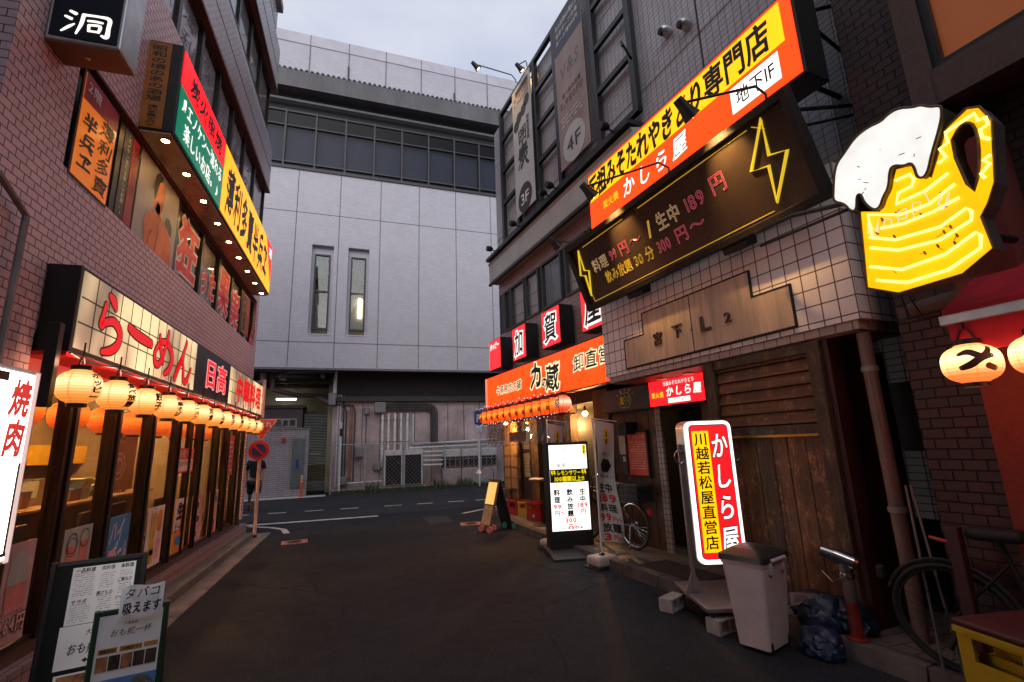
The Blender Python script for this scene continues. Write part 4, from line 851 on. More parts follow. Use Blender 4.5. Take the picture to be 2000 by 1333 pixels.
# ---------------------------------------------------------------- right: tiled house row
bigtile = T('big_tile', (.88, .76, .75), (.83, .71, .7), (.05, .018, .014), .142, .15, .012, 0, .25, .6, .15, .12, (.1, .07, .06))
smalltile = T('dark_small_tile', (.42, .4, .42), (.36, .34, .365), (.025, .022, .027), .11, .08, .008, 0, .35, .5, .2, .2)
redtile = T('red_small_tile', (.42, .3, .3), (.35, .25, .255), (.045, .03, .032), .12, .09, .008, 0, .4, .5, .25, .25)
WZ = .65
B = thing('tiled_bar_building', 'dark tiled house on the right with a projecting pale tile box over a wooden front', 'building', Q(0, 0), RZR)
S0, S1 = 11.25, 2.0
MB().box(-S0, -S1, WZ, 1.0, 6.4, 10.3).build('upper_wall', smalltile, B)
MB().box(-5.9, -S1, WZ, 1.0, 2.3, 6.4).build('upper_wall', smalltile, B)
m = MB(); m.box(-S0, -S1, WZ - .004, WZ - .0, 7.0, 7.012); m.box(-3.95, -3.93, WZ - .004, WZ, 5, 10.3); m.box(-S0, -S1, WZ - .004, WZ, 9.2, 9.212); m.build('joint', dark, B)
m = MB(); m.box(-S0, -5.8, WZ, 1.0, 3.2, 4.4); m.box(-S0, -5.8, WZ, 1.0, 5.45, 5.8); m.build('storey_wall', redtile, B)
MB().box(-S0, -5.9, 1.4, 7, 0, 10.2).build('core', dark, B); MB().box(-5.9, -S1, 1.6, 7, 2.3, 10.2).build('core', dark, B)
MB().box(-S0, -S0 + .3, 1.0, 7, 0, 10.3).build('end_wall', smalltile, B)
bandm = M('band_plaster', (.42, .43, .42), .6, 0, .1, 1.5, .1, .3)
b_ = MB(); b_.prof([(.42, 5.84), (.42, 6.3), (.38, 6.34), (.66, 6.42), (.66, 5.8), (.44, 5.8)], -11.33, -5.2); b_.build('plaster_band', bandm, B)
m = MB(); m.box(-11.35, -5.2, .4, .46, 5.74, 5.8); m.box(-11.35, -5.2, .34, .7, 6.42, 6.5); m.build('band_edge', black, B)
# windows of the second storey
wpap = M('paper_screen', (.48, .44, .37), .7, 0, .08, 2); wgrey = M('window_grey', (.07, .075, .09), .3)
rglass = GLASS('bar_glass', (.95, .96, .97), .02, .7, .06)
ws = [(10.88, 10.5, wgrey), (10.46, 9.68, wpap), (9.62, 8.95, wpap), (8.8, 7.95, wgrey), (7.8, 7.0, wpap), (6.9, 6.0, wpap)]
for a, b, back in ws:
    m = MB(); f = .05
    m.box(-a, -a + f, WZ - .03, WZ + .1, 4.4, 5.45); m.box(-b - f, -b, WZ - .03, WZ + .1, 4.4, 5.45); m.box(-a + f, -b - f, WZ - .03, WZ + .1, 4.4, 4.45); m.box(-a + f, -b - f, WZ - .03, WZ + .1, 5.4, 5.45)
    w = m.build('window', frame_d, B); MB().box(-a + f, -b - f, WZ + .01, WZ + .018, 4.45, 5.4).build('pane', rglass, w); MB().box(-a + f, -b - f, WZ + .1, WZ + .12, 4.45, 5.4).build('screen', back, w)
    if back is wpap:
        m = MB()
        for z in (4.7, 5.0): m.box(-a + f, -b - f, WZ + .09, WZ + .1, z - .006, z + .006)
        m.build('screen_bar', black, w)
m = MB()
for a, b in ((11.25, 10.88), (8.95, 8.8), (7.95, 7.8), (7.0, 6.9), (6.0, 5.9)): m.box(-a, -b, WZ + .02, 1.0, 4.4, 5.45)
m.build('window_pier', frame_d, B)
MB().box(-11.25, -11.2, WZ, 1.2, 4.4, 5.45).build('corner_pane', wgrey, B)
# projecting tile box with its plaque
TB = MB(); TB.box(-5.8, -2.26, .0, .66, 2.5, 3.9); TB.build('tile_box', bigtile, B)
MB().box(-5.74, -2.3, .012, .66, 2.42, 2.497, .006).build('tile_lip', T('lip_tile', (.42, .31, .3), (.36, .27, .26), (.04, .02, .018), .138, .3, .01, 0, .3, .5), B)
MB().box(-5.7, -2.32, .05, .66, 2.404, 2.418).build('soffit', M('soffit_brown', (.11, .035, .02), .5, 0, .15, 3, 0, .3), B)
pl = M('plaque_bronze', (.62, .47, .36), .5, .25, .15, 2, .1, .5, .5, (6, 1, .5))
out = [(-5.28, 2.56), (-5.28, 2.95), (-4.87, 2.95), (-4.87, 3.23), (-3.21, 3.23), (-3.21, 2.955), (-2.8, 2.955), (-2.8, 2.56)]
P = MB().poly(out, -.02, .0).build('plaque', pl, B)
MB().box(-4.038, -4.026, -.0225, -.0205, 2.56, 3.23).build('plaque_joint', dark, P)
m = MB()
for a, b in zip(out, out[1:] + out[:1]): m.box(min(a[0], b[0]) - .008, max(a[0], b[0]) + .008, -.024, .0, min(a[1], b[1]) - .008, max(a[1], b[1]) + .008)
m.build('plaque_rim', dark, P)
bl = M('bronze_letter', (.11, .075, .05), .45, .6)
TX(-.034, .01).t('宮', -4.69, -4.5, 2.74, 2.93, bold=.015).t('下', -4.35, -4.16, 2.76, 2.95, bold=.015).t('L', -3.92, -3.72, 2.72, 2.97, bold=.03).t('2', -3.57, -3.46, 2.75, 2.91, bold=.015).t('.', -4.06, -4.0, 2.8, 2.86, bold=.05).build('lettering', bl, P)
# three dish lamps in the soffit, plain yellowish metal
for s in (5.05, 4.55, 4.02):
    d = MB().lathe([(.001, -.012), (.075, -.012), (.08, -.004), (.08, 0)], 20, (-s, .36, 2.402)).build('downlight', M('dish_lamp', (.55, .42, .1), .3, .6), B)
# wooden front
wh = WOOD('louvre_wood', (.12, .045, .02), (.25, .1, .042), .45, (.05, 1, 1), .115, 'Z', .4, .5)
wv = WOOD('plank_wood', (.11, .045, .018), (.27, .12, .048), .6, (1, 1, .05), .19, 'X', .5, .6)
wp = WOOD('post_wood', (.05, .026, .015), (.13, .07, .035), .65, (1, 1, .05), 0, 'X', .6, .7)
m = MB()
for i in range(6): m.prof([(.1, 1.7 + i * .115), (.035, 1.705 + i * .115), (.06, 1.81 + i * .115), (.1, 1.81 + i * .115)], -3.82, -2.77)
m.build('louvre', wh, B)
m = MB(); m.box(-3.82, -2.77, .03, .14, 2.395, 2.41); m.box(-3.82, -2.77, .015, .1, 2.31, 2.39, .004, 1); m.box(-3.82, -2.77, .01, .1, 1.6, 1.69, .005, 1); m.build('rail', wp, B)
MB().box(-3.82, -2.77, -.004, .01, 1.585, 1.61, .004).build('brass_strip', M('brass_strip', (.4, .25, .05), .35, .7, .2), B)
m = MB(); x = -3.82
g = random.Random(11)
while x < -2.79:
    w = g.uniform(.15, .2); m.box(x, min(x + w - .006, -2.77), .045 + g.uniform(0, .008), .12, .02, 1.596, .004, 1); x += w
m.build('plank', wv, B)
m = MB()
for z in (1.22, .84, .5):
    for i in range(18): m.sph((-3.8 + i * .055, .046, z + .004 * math.sin(i * 2.1)), .006, n=6)
m.build('nail', M('nail', (.3, .26, .2), .4, .9), B)
m = MB(); m.box(-3.96, -3.83, .0, .2, .0, 2.4, .008); m.box(-2.77, -2.65, .0, .2, 0, 2.4, .008); m.build('post', wp, B)
MB().box(-3.83, -2.66, .14, .2, 0, 2.4).build('backing', dark, B)
m = MB(); m.box(-2.645, -2.6, .05, .6, 0, 2.4); m.build('red_jamb', M('red_jamb', (.05, .006, .006), .5, 0, .2), B)
# recessed doorway wall with the wood panelling
wd = WOOD('door_panel_wood', (.06, .028, .015), (.15, .07, .034), .55, (1, 1, .06), .3, 'X', .4, .6)
m = MB()
for a, b in ((6.62, 6.3), (6.29, 6.0), (5.99, 5.72), (5.71, 5.56)): m.box(-a, -b, WZ - .02, WZ + .05, .08, 2.04, .006, 1)
m.build('wood_panel', wd, B)
MB().box(-7.1, -6.63, WZ - .06, WZ + .4, .0, 2.48, .02).build('corner_post', wp, B)
MB().box(-5.55, -5.44, WZ - .04, WZ - .0, 0, 2.04).build('tile_pier', T('pier_tile', (.42, .33, .29), (.36, .28, .25), (.06, .035, .03), .11, .075, .01, 0, .4, .5), B)
MB().box(-6.63, -3.96, WZ - .1, 1.2, 2.04, 2.404).build('header', wp, B)
MB().box(-5.44, -4.55, 1.3, 1.34, 0, 2.04).build('door_dark', dark, B)
m = MB(); m.box(-4.66, -4.5, WZ - .04, 1.2, 0, 2.04, .01); m.box(-4.5, -3.96, WZ - .02, WZ + .1, 0, 2.04, .004); m.build('door_post', wp, B)
m = MB(); m.tube([(-2.34, .12, .1), (-2.34, .12, 2.4)], .05, 14); m.build('rain_pipe', M('pipe_brown', (.17, .1, .085), .45, 0, .15), B, True)
m = MB()
for z in (1.02, 2.1): m.lathe([(.051, z - .02), (.06, z - .02), (.06, z + .02), (.051, z + .02)], 14, (-2.34, .12, 0))
m.build('pipe_collar', greymetal, B, True)
MB().box(-2.48, -1.9, .6, .66, .9, 6).build('gap_wall', T('gap_tile', (.2, .185, .185), (.16, .15, .15), (.012, .009, .009), .13, .06, .009, 0, .4, .6), B)
MB().box(-3.2, -1.9, 1.2, 1.24, 0, 3).build('gap_back', dark, B)
t = thing('meter_box', 'dark meter box in the gap beside the rain pipe', 'box', Q(2.3, -.5, 1.75), RZR); MB().box(-.12, .1, -.02, .1, -.3, .25, .01).build('case', dark, t)
# ---- shop with the orange sign
straw = WOOD('straw_screen', (.3, .17, .06), (.42, .26, .1), .7, (1, 1, .03), 0, 'X', .6, .3)
m = MB(); m.box(-11.2, -10.38, WZ - .02, WZ + .04, .1, 2.2); m.build('straw_screen', straw, B)
m = MB()
for i in range(8): m.box(-11.21, -10.37, WZ - .028, WZ - .02, .35 + i * .25, .36 + i * .25)
for x in (-11.19, -10.8, -10.4): m.box(x - .015, x + .015, WZ - .035, WZ - .028, .1, 2.2)
m.build('bamboo', WOOD('bamboo', (.1, .05, .02), (.2, .1, .04), .6), B)
m = MB(); m.box(-10.36, -10.28, WZ - .06, WZ + .1, .1, 2.3); m.box(-9.66, -9.58, WZ - .06, WZ + .1, .1, 2.3); m.box(-8.5, -8.38, WZ - .06, WZ + .1, .1, 2.3); m.box(-7.95, -7.88, WZ - .06, WZ + .1, .1, 2.3); m.build('post', wp, B)
dr = MB(); dr.box(-10.28, -9.66, WZ + .02, WZ + .06, .12, .9); dr.box(-10.28, -10.2, WZ + .02, WZ + .06, .9, 2.1); dr.box(-9.74, -9.66, WZ + .02, WZ + .06, .9, 2.1); dr.box(-10.2, -9.74, WZ + .02, WZ + .06, 1.42, 1.5); D_ = dr.build('door', M('door_dark_brown', (.03, .017, .01), .35, 0, .2), B)
MB().box(-10.2, -9.74, WZ + .036, WZ + .044, .9, 2.1).build('pane', rglass, D_); m = MB(); m.tube([(-9.78, WZ - .02, 1.0), (-9.78, WZ - .02, 1.3)], .012); m.build('handle', steel, D_)
MB().box(-9.58, -8.38, 1.5, 1.54, .1, 2.3).build('menu_wall', M('menu_wall', (.55, .36, .16), .6, 0, .2, 5), B)
m = MB(); g = random.Random(4)
for i in range(5):
    for k in range(6):
        w = g.uniform(.12, .19); m.box(-9.5 + i * .22, -9.5 + i * .22 + w, 1.49, 1.497, .5 + k * .29, .5 + k * .29 + g.uniform(.18, .25))
m.build('menu_strip', M('menu_paper', (.7, .58, .38), .6, 0, .3, 18), B)
MB().box(-9.0, -7.1, WZ - .01, WZ + .04, .1, .85).build('low_wall', wd, B)
MB().box(-8.38, -7.1, 1.5, 1.54, .1, 2.3).build('menu_wall', M('menu_wall', (.55, .36, .16), .6), B)
MB().box(-11.2, -7.0, WZ + .05, 1.55, .0, .1).build('shop_floor', conc, B); MB().box(-11.2, -7.0, WZ - .02, 1.6, 2.3, 3.2).build('shop_head', dark, B)
for i, s in enumerate((10.5, 8.9, 7.6)):
    t = thing('ceiling_lamp', NTH[i] + ' warm bulb from the far end inside the open shop', 'lamp', Q(s, (-.4, -1.25, -.75)[i], 2.12), RZR, 'bulbs inside the open shop'); bulb_light(t, 0, (50, 95, 60)[i], (1, .5, .16), -.22); MB().sph((0, 0, 0), .05).build('bulb', E('shop_bulb', (1, .5, .14), 40, .02), t, True); MB().lathe([(.02, .04), (.03, .04), (.02, .14), (.01, .14)], 10).build('socket', black, t)
# ---- signs
def boxsign(name, lab, loc, rz, w, h, dpt, face, case=None, rim=.025):
    t = thing(name, lab, 'sign', loc, rz)
    MB().box(0, w, 0, dpt, 0, h, .006).build('case', case or M('sign_case', (.012, .014, .016), .4, .2), t); MB().box(rim, w - rim, -.008, -.001, rim, h - rim).build('face', face, t); return t
orangeE = E('lit_orange', (1, .033, .001), 3.2, .14, 1.6)
S = boxsign('meat_sign', 'long glowing orange sign with haloed black brushed letters over the lantern rack', Q(11.36, -.3, 2.49), RZR, 5.45, .79, .14, orangeE)
g = random.Random(2); o = TX(-.0105, .0003)
for i in range(9):
    for k in range(3):
        x = .3 + i * .6 + (k % 2) * .3
        if x < 5.2: o.t('力', x - .12, x + .12, .1 + k * .22, .28 + k * .22, bold=.01, wob=.1, shear=.2)
o.build('ghost_letters', E('lit_orange_deep', (1, .03, .001), 1.7, .1), S)
halo = E('halo_cream', (1, .86, .5), 1.15, .03)
its = [('牛豚鳥肉内臓', .62, 2.05, .28, .5, .012, .05), ('力', 2.5, 3.02, .22, .72, .045, .08), ('の', 2.98, 3.24, .17, .4, .04, .08), ('蔵', 3.15, 3.72, .06, .62, .018, .06), ('卸直営店', 4.2, 5.75, .3, .62, .01, .05)]
o = TX(-.013, .0006); o2 = TX(-.0155, .0006)
for tx, a, b, c, d, bo, wo in its:
    if tx == '卸直営店': tx = '卸直営'; b = 5.36
    o.t(tx, a, b, c, d, bold=bo + .07, wob=wo, shear=.08); o2.t(tx, a, b, c, d, bold=bo, wob=wo, shear=.08)
o.build('halo', halo, S); o2.build('lettering', inkblack, S)
MB().box(-.1, -.04, -.02, .1, .0, .78, .01).build('neon_edge', E('neon_red_edge', (1, .16, .1), 1.6, .05), S)
redbox = E('lit_red_box', (.95, .013, .018), 2.4, .2, 5)
for i, (s, w, ch, lab) in enumerate(((11.16, .74, '', 'small plain red lit box sign with white katakana, farthest of the red boxes'), (9.7, .68, '加', 'red lit box sign with a two part black character, second of the red boxes'), (8.27, .73, '賀', 'red lit box sign with a tall black character, third of the red boxes'), (6.8, .73, '屋', 'red lit box sign half hidden behind the black board'))):
    S = boxsign('box_sign', lab, Q(s, -.3, 3.42), RZR, w, .75, .3, redbox); S['group'] = 'red box signs on the upper wall'
    if ch: TX(-.0105, .0006).t(ch, .1, w - .1, .08, .68, bold=.09, wob=.04, shear=.08).build('halo', letE, S); TX(-.013, .0006).t(ch, .1, w - .1, .08, .68, bold=.02, wob=.04, shear=.08).build('lettering', inkblack, S)
    else: TX(-.0105, .0006).t('ホッピー', .08, w - .08, .5, .68, bold=.05, shear=.2, wob=.05).build('lettering', letE, S)
# lantern rack
R_ = thing('lantern_rack', 'black wire rack holding the row of orange lanterns under the orange sign', 'rack', Q(11.22, -.12, 2.1), RZR)
m = MB()
for z in (0, .36):
    for y in (-.17, .17): m.tube([(0, y, z), (4.08, y, z)], .007, 6)
for i in range(13):
    x = i * 4.08 / 12
    for y in (-.17, .17): m.tube([(x, y, 0), (x, y, .36)], .006, 6)
    m.tube([(x, -.17, 0), (x, .17, 0)], .007, 5); m.tube([(x, -.17, .36), (x, .17, .36)], .007, 5)
m.build('wire', black, R_)
fl = E('fairy_light', (.5, .6, 1), 6, .02); g = random.Random(8)
m = MB()
for i in range(60): m.sph((i * 4.08 / 60 + g.uniform(-.02, .02), -.185, (.38 if i % 2 else -.02) + g.uniform(-.03, .03)), .005, n=6)
t = thing('fairy_lights', 'string of tiny blue white lights on the lantern rack', 'lights', Q(11.22, -.12, 2.1), RZR); m.build('bulb', fl, t)
m = MB(); m.tube([(i * .15, -.187, (.38 if i % 2 else .0)) for i in range(30)], .003, 4); m.build('wire', black, t)
lp2 = lantern(.15, .29, lantern_mat('lantern_paper_amber', (1, .24, .02), (1, .1, .008), 2.0, .25))
for i in range(12):
    last = i == 11
    if last: t = lantern(.15, .3, lantern_mat('lantern_paper_pale', (1, .55, .35), (1, .1, .03), 1.8, .1))
    else:
        t = lp2 if i == 0 else lp2.copy()
        if i:
            SC.collection.objects.link(t)
            for ch in [c for c in lp2.children if c.name.split('.')[0] != 'lettering']:
                c = ch.copy(); SC.collection.objects.link(c); c.parent = t
    t.location = Q(11.05 - i * .341, -.12, 2.27); t.rotation_euler = (0, 0, RZR)
    tag(t, 'paler red and white lantern at the near end of the wire rack' if last else f'orange paper lantern in the wire rack, {NTH[i]} from the far end', 'lantern', 'lanterns in the wire rack')
    TX(0, .0005).t('祭' if last else '力蔵', -.01, .09, -.09, .09, 'v', bold=.02, wob=.08).build('lettering', inkblack, t, wrap(.15, .29))
# yellow shop sign on top
S = boxsign('skewer_sign', 'big lit yellow and red sign with black brushed letters, topmost on the right', Q(5.31, .4, 4.53), RZR, 3.22, .86, .3, redE if False else E('lit_vermilion', (1, .032, .0015), 3, .12, 1.5))
o = TX(-.0105).rect(.03, 3.1, .41, .81); o.build('yellow_face', yelE, S)
TX(-.0135, .0006).t('元祖みそたれやきとり', .02, 2.2, .42, .8, bold=.042, wob=.06, shear=.12, fill=1.0).t('専門店', 2.2, 2.98, .43, .8, bold=.03, fill=.98).build('lettering', inkblack, S)
TX(-.012).rect(2.5, 3.02, .1, .37).build('white_plate', whiteE, S); TX(-.015, .0005).t('地下1F', 2.55, 2.98, .13, .34, bold=.012).build('small_lettering', inkblack, S)
TX(-.0115, .0006).t('かしら屋', .75, 1.95, .06, .39, bold=.055, wob=.05, shear=.1, fill=.8).build('outline', inkblack, S); TX(-.014, .0006).t('かしら屋', .75, 1.95, .06, .39, bold=.022, wob=.05, shear=.1, fill=.8).build('white_lettering', letE, S)
TX(-.0115, .0006).t('炭火焼', .33, .68, .16, .3, bold=.012).build('yellow_lettering', yelE, S)
m = MB(); m.tube([(2.9, .3, .3), (2.9, 1.05, .3)], .025); m.tube([(.4, .3, .3), (.4, 1.05, .3)], .025); m.tube([(3.1, .28, .8), (3.3, 1.05, 1.1)], .018); m.tube([(3.1, .28, .75), (3.1, 1.05, .5)], .018); m.build('bracket', black, S)
# tilted black menu board
S = thing('neon_menu_board', 'tilted black wooden board with outline prices and yellow lightning bolts', 'sign', Q(5.72, .22, 3.53), RZR)
tl = -.36
S.rotation_euler = (Matrix.Rotation(RZR, 3, 'Z') @ Matrix.Rotation(-tl, 3, 'X')).to_euler()
oldw = WOOD('worn_black_wood', (.008, .005, .004), (.022, .012, .007), .7, (.06, 1, 1), 0, 'X', .5, .6)
MB().box(.03, 3.47, .0, .05, .03, .87).build('panel', M('board_black', (.03, .019, .013), .3, 0, .2, 2, 0, 0, .35), S)
m = MB(); m.box(0, 3.5, -.05, .06, -.05, .028, .01); m.box(0, 3.5, -.05, .06, .872, .95, .01); m.box(-.04, .03, -.05, .06, -.05, .95, .01); m.box(3.47, 3.54, -.05, .06, -.05, .95, .01); m.build('frame', oldw, S)
cyl_ = E('neon_line_yellow', (.9, .5, .03), .55, .1); cyp = E('neon_line_pink', (.8, .12, .16), .5, .1); cyo = E('neon_line_cream', (.9, .55, .28), .5, .1)
neY = E('bolt_yellow', (1, .66, .03), .75, .05); 
o = TX(-.004, .003)
o.t('/', 1.53, 1.66, .4, .68, line=.025).t('飲み放題', .55, 1.12, .19, .37, line=.017).t('30', 1.17, 1.34, .19, .37, line=.017).t('分', 1.38, 1.54, .19, .38, line=.017); o.build('yellow_lettering', cyl_, S)
TX(-.004, .003).t('料理', .37, .72, .4, .6, line=.015).t('生中', 1.72, 2.1, .43, .66, line=.015).build('cream_lettering', cyo, S)
TX(-.004, .003).t('99', .78, .93, .41, .61, line=.016).t('円', .98, 1.18, .41, .61, line=.015).t('〜', 1.2, 1.44, .43, .61, line=.015).t('189', 2.18, 2.45, .43, .65, line=.016).t('円', 2.53, 2.74, .45, .68, line=.015).t('300', 1.6, 1.82, .19, .39, line=.016).t('円', 1.9, 2.1, .2, .4, line=.015).t('〜', 2.12, 2.35, .22, .4, line=.015).build('pink_lettering', cyp, S)
def bolt(x, z, w, h): return [(x + w * .55, z + h), (x, z + h * .44), (x + w * .45, z + h * .47), (x + w * .22, z), (x + w, z + h * .56), (x + w * .52, z + h * .53), (x + w * .95, z + h)] if False else [(x + w * .72, z + h), (x, z + h * .5), (x + w * .46, z + h * .45), (x + w * .3, z), (x + w, z + h * .5), (x + w * .56, z + h * .56)]
m = MB(); m.tube([(a, -.012, b) for a, b in bolt(.06, .16, .22, .66)], .014, 6, True); m.tube([(a, -.012, b) for a, b in bolt(3.0, .12, .36, .72)], .016, 6, True); m.build('bolt', neY, S)
m = MB()
for a, b in (((.33, .83), (1.25, .83)), ((1.55, .83), (3.1, .83)), ((3.15, .83), (3.25, .75)), ((.14, .17), (.15, .06)), ((.15, .06), (3.05, .06))): m.tube([(a[0], -.004, a[1]), (b[0], -.004, b[1])], .005, 5)
m.build('outline', cyl_, S)
m = MB()
for x in (.75, 2.35): m.box(x, x + .3, .05, .32, -.12, .02, .01)
m.tube([(3.5, .05, .75), (3.62, .9, .65)], .018); m.tube([(3.5, .05, .6), (3.62, .9, .58)], .014); m.build('bracket', black, S)
# small signs above the door
S = boxsign('door_sign', 'dark grey door sign with a hexagonal lemon emblem', Q(6.63, -.5, 2.05), RZR, 1.17, .355, .05, M('door_sign_grey', (.035, .036, .042), .5), rim=.012)
hx = [(.42, .16), (.5, .27), (.68, .27), (.76, .16), (.68, .05), (.5, .05)]
m = MB(); m.tube([(a, -.012, b) for a, b in hx], .006, 5, True); m.build('emblem', M('lemon_yellow', (.7, .5, .03), .5), S)
TX(-.011, .0005).t('電', .45, .56, .09, .23, bold=.02).t('レモン', .56, .63, .065, .255, 'v', bold=.01).build('lettering', M('lemon_yellow', (.7, .5, .03), .5), S); TX(-.011, .0005).t('電', .63, .73, .09, .23, bold=.02).build('green_lettering', M('lemon_green', (.1, .3, .06), .5), S)
o = TX(-.011, .0005)
for i, c in enumerate('大電ネオン'): a = math.radians(140 - i * 25); o.t(c, .59 + .25 * math.cos(a) - .03, .59 + .25 * math.cos(a) + .03, .13 + .19 * math.sin(a) - .03, .13 + .19 * math.sin(a) + .03, rot=a - 1.57)
o.build('arc_lettering', inkwhite, S)
S = boxsign('door_sign', 'small lit red sign with white brushed letters above the doorway', Q(5.46, -.48, 2.05), RZR, 1.03, .36, .06, redE, rim=.01)
TX(-.011, .0006).t('かしら屋', .34, 1.0, .1, .26, bold=.03, wob=.05, shear=.1, fill=.85).t('元祖みそたれやきとり', .3, .88, .26, .33, bold=.005).build('lettering', letE, S); TX(-.011, .0006).t('炭火焼', .05, .3, .11, .2, bold=.02).build('yellow_lettering', yelE, S); TX(-.011).rect(.38, .78, .03, .09).build('white_plate', whiteE, S); TX(-.0135, .0004).t('川越若松屋直営店', .4, .76, .035, .085, bold=.01).build('small_lettering', inkblack, S)
P = thing('framed_menu', 'red menu sheet in a dark frame on the wooden wall by the doorway', 'poster', Q(6.22, -.6, 1.1), RZR)
m = MB(); m.box(-.03, .0, -.02, .02, -.03, .65); m.box(.46, .49, -.02, .02, -.03, .65); m.box(0, .46, -.02, .02, -.03, 0); m.box(0, .46, -.02, .02, .62, .65); m.build('frame', dark, P)
MB().box(0, .46, 0, .01, 0, .62).build('sheet', M('menu_red', (.55, .06, .025), .45, 0, .1, 3), P); TX(-.003, .0004).t('かしら屋', .12, .42, .53, .6, wob=.04).rows(.05, .42, .36, .5, 4, .4, 3).rows(.04, .4, .08, .33, 7, .4, 4).build('lettering', M('menu_ink', (.6, .5, .42), .5), P); TX(-.003).rect(.04, .42, .345, .35).build('rule', inkwhite, P)
P = thing('wall_poster', 'dark grey poster half hidden behind the near flag', 'poster', Q(6.45, -.6, 1.1), RZR); MB().box(0, .2, 0, .01, 0, .6).build('sheet', charc, P); TX(-.003).rect(.02, .18, .3, .58).build('photo', M('poster_pale', (.4, .38, .36), .5), P); TX(-.005).t('S', .08, .18, .18, .28, bold=.02).build('lettering', inkwhite, P)
P = thing('wall_speaker', 'small dark box high on the wooden wall above the red menu', 'box', Q(6.1, -.55, 1.78), RZR); MB().box(-.1, .1, -.12, .1, -.08, .1, .01).build('case', dark, P)
# ---- black steel frame with the two hanging banners
fr = M('frame_black', (.014, .014, .017), .4, .3, .2)
S = thing('steel_frame', 'tall black steel grid frame on the upper wall holding two banners', 'frame', Q(10.54, -.5, 6.62), RZR)
m = MB(); H = 3.78; W_ = 5.3
for x in (0, .9, 1.99, 2.93, 4.3, W_): m.box(x, x + .12, 0, .1, 0, H, .004, 1)
m.build('post', fr, S)
m = MB()
for z in (0, H - .08): m.box(.0, W_ + .12, .002, .098, z, z + .1)
for z in (1.05, 1.95, 2.85):
    for a, b in ((.12, .9), (2.11, 2.93), (4.42, W_)): m.box(a, b, .01, .08, z, z + .1)
m.build('rail', fr, S)
MB().box(.0, W_, .3, .34, .1, H).build('backing', M('frame_backing', (.02, .02, .024), .6), S)
m = MB()
for x in (.1, 2.2, 4.4):
    for z in (.3, 1.3, 2.2, 3.1): m.box(x + .1, x + .5, .22, .29, z, z + .35)
m.build('window_bit', M('window_bits', (.16, .15, .16), .4), S)
def banner(s, w, lab, items, col):
    t = thing('hanging_banner', lab, 'banner', Q(s, -.45, 6.85), RZR); MB().box(0, w, 0, .012, 0, 3.4).build('cloth', col, t)
    for n_, x, m_ in items: x.build(n_, m_, t)
pcream = M('banner_cream', (.5, .49, .48), .6, 0, .12, 1, 0, .15); bink = M('banner_ink', (.03, .028, .03), .6); bor = M('banner_orange', (.45, .2, .06), .6)
banner(9.55, 1.0, 'pale banner marked 3F with brushed characters on the black frame', [('lettering', TX(-.003, .0006).t('囲', .25, .75, 1.75, 2.2, wob=.08, bold=.02).t('炭', .2, .8, 1.05, 1.75, wob=.1, bold=.03).t('個室居酒屋', .72, .88, 1.65, 2.3, 'v', bold=.01), bink), ('badge', TX(-.0035).disc(.5, .32, .36).disc(.2, 2.35, .15).disc(.36, 2.48, .15).disc(.6, 2.55, .15).disc(.78, 2.7, .15).rect(.2, .9, 3.15, 3.3), bink), ('badge_lettering', TX(-.006, .0006).t('3F', .27, .73, .12, .52, bold=.01), inkwhite), ('price', TX(-.004, .0006).t('2,980円', .08, .92, 2.85, 3.0, bold=.02).t('食べ飲み放題', .1, .9, 3.02, 3.14, bold=.02), bor)], pcream)
banner(7.4, 1.05, 'dusky banner marked 4F with curly letters on the black frame', [('lettering', TX(-.003, .0006).t('V&S', .15, .9, 1.85, 2.3, wob=.05, shear=.15), M('banner_grey', (.16, .15, .17), .6)), ('badge', TX(-.003).disc(.52, .38, .4), pcream), ('badge_lettering', TX(-.006, .0006).t('4F', .24, .8, .16, .6, bold=.01), bink), ('price', TX(-.004, .0006).t('2,980円', .1, .95, 1.25, 1.45, bold=.01).t('食べ飲み放題', .2, .9, 1.47, 1.6, bold=.01), M('banner_brown', (.16, .08, .04), .6)), ('dark_top', TX(-.002).rect(.0, 1.05, 2.6, 3.4), M('banner_slate', (.07, .075, .1), .6)), ('small_print', TX(-.005, .0006).t('飲み放題100種以上', .1, .95, 3.15, 3.3).t('個室ダーツ完備', .1, .95, 2.97, 3.1).t('お一人様980円', .1, .95, 2.8, 2.93).rows(.1, .9, .85, 1.1, 3), inkwhite)], M('banner_mauve', (.36, .27, .25), .6, 0, .3, .8, stretch=(1, 1, .5)))
# ---- gooseneck spot lamps
def spot(s0, o0, z0, s1, o1, z1, lab, lit=True, en=14, grp='spot lamps on arms'):
    t = thing('spot_lamp', lab, 'lamp', Q(s0, o0, z0), RZR, grp); x, y, z = s0 - s1, o0 - o1, z1 - z0
    MB().tube([(0, 0, 0), (0, 0, .08), (x * .1, y * .1, z * .2 + .14), (x, y, z)], .013, 8).build('arm', black, t, True)
    a = Vector((x, y, z)); dr = Vector((0, .75, -.66)); q = dr.to_track_quat('Z', 'Y').to_matrix()
    m = MB(); m.lathe([(.02, -.05), (.045, -.05), (.055, .06), (.085, .17), (.08, .17), (.05, .06)], 18); sh = m.build('shade', black, t, True); sh.location = a; sh.rotation_euler = q.to_euler()
    m = MB(); m.sph((0, 0, .13), .05, n=12); b = m.build('bulb', E('spot_bulb', (1, .55, .15), en, .02) if lit else dark, sh, True)
    if lit:
        l_ = bpy.data.lights.new('spot', 'SPOT'); l_.energy = 260 if en < 20 else 40; l_.color = (1, .58, .2); l_.spot_size = math.radians(62); l_.spot_blend = 1; l_.shadow_soft_size = .04
        lo = bpy.data.objects.new('beam', l_); SC.collection.objects.link(lo); lo.parent = sh; lo.location = (0, 0, .19); lo.rotation_euler = (math.pi, 0, 0)
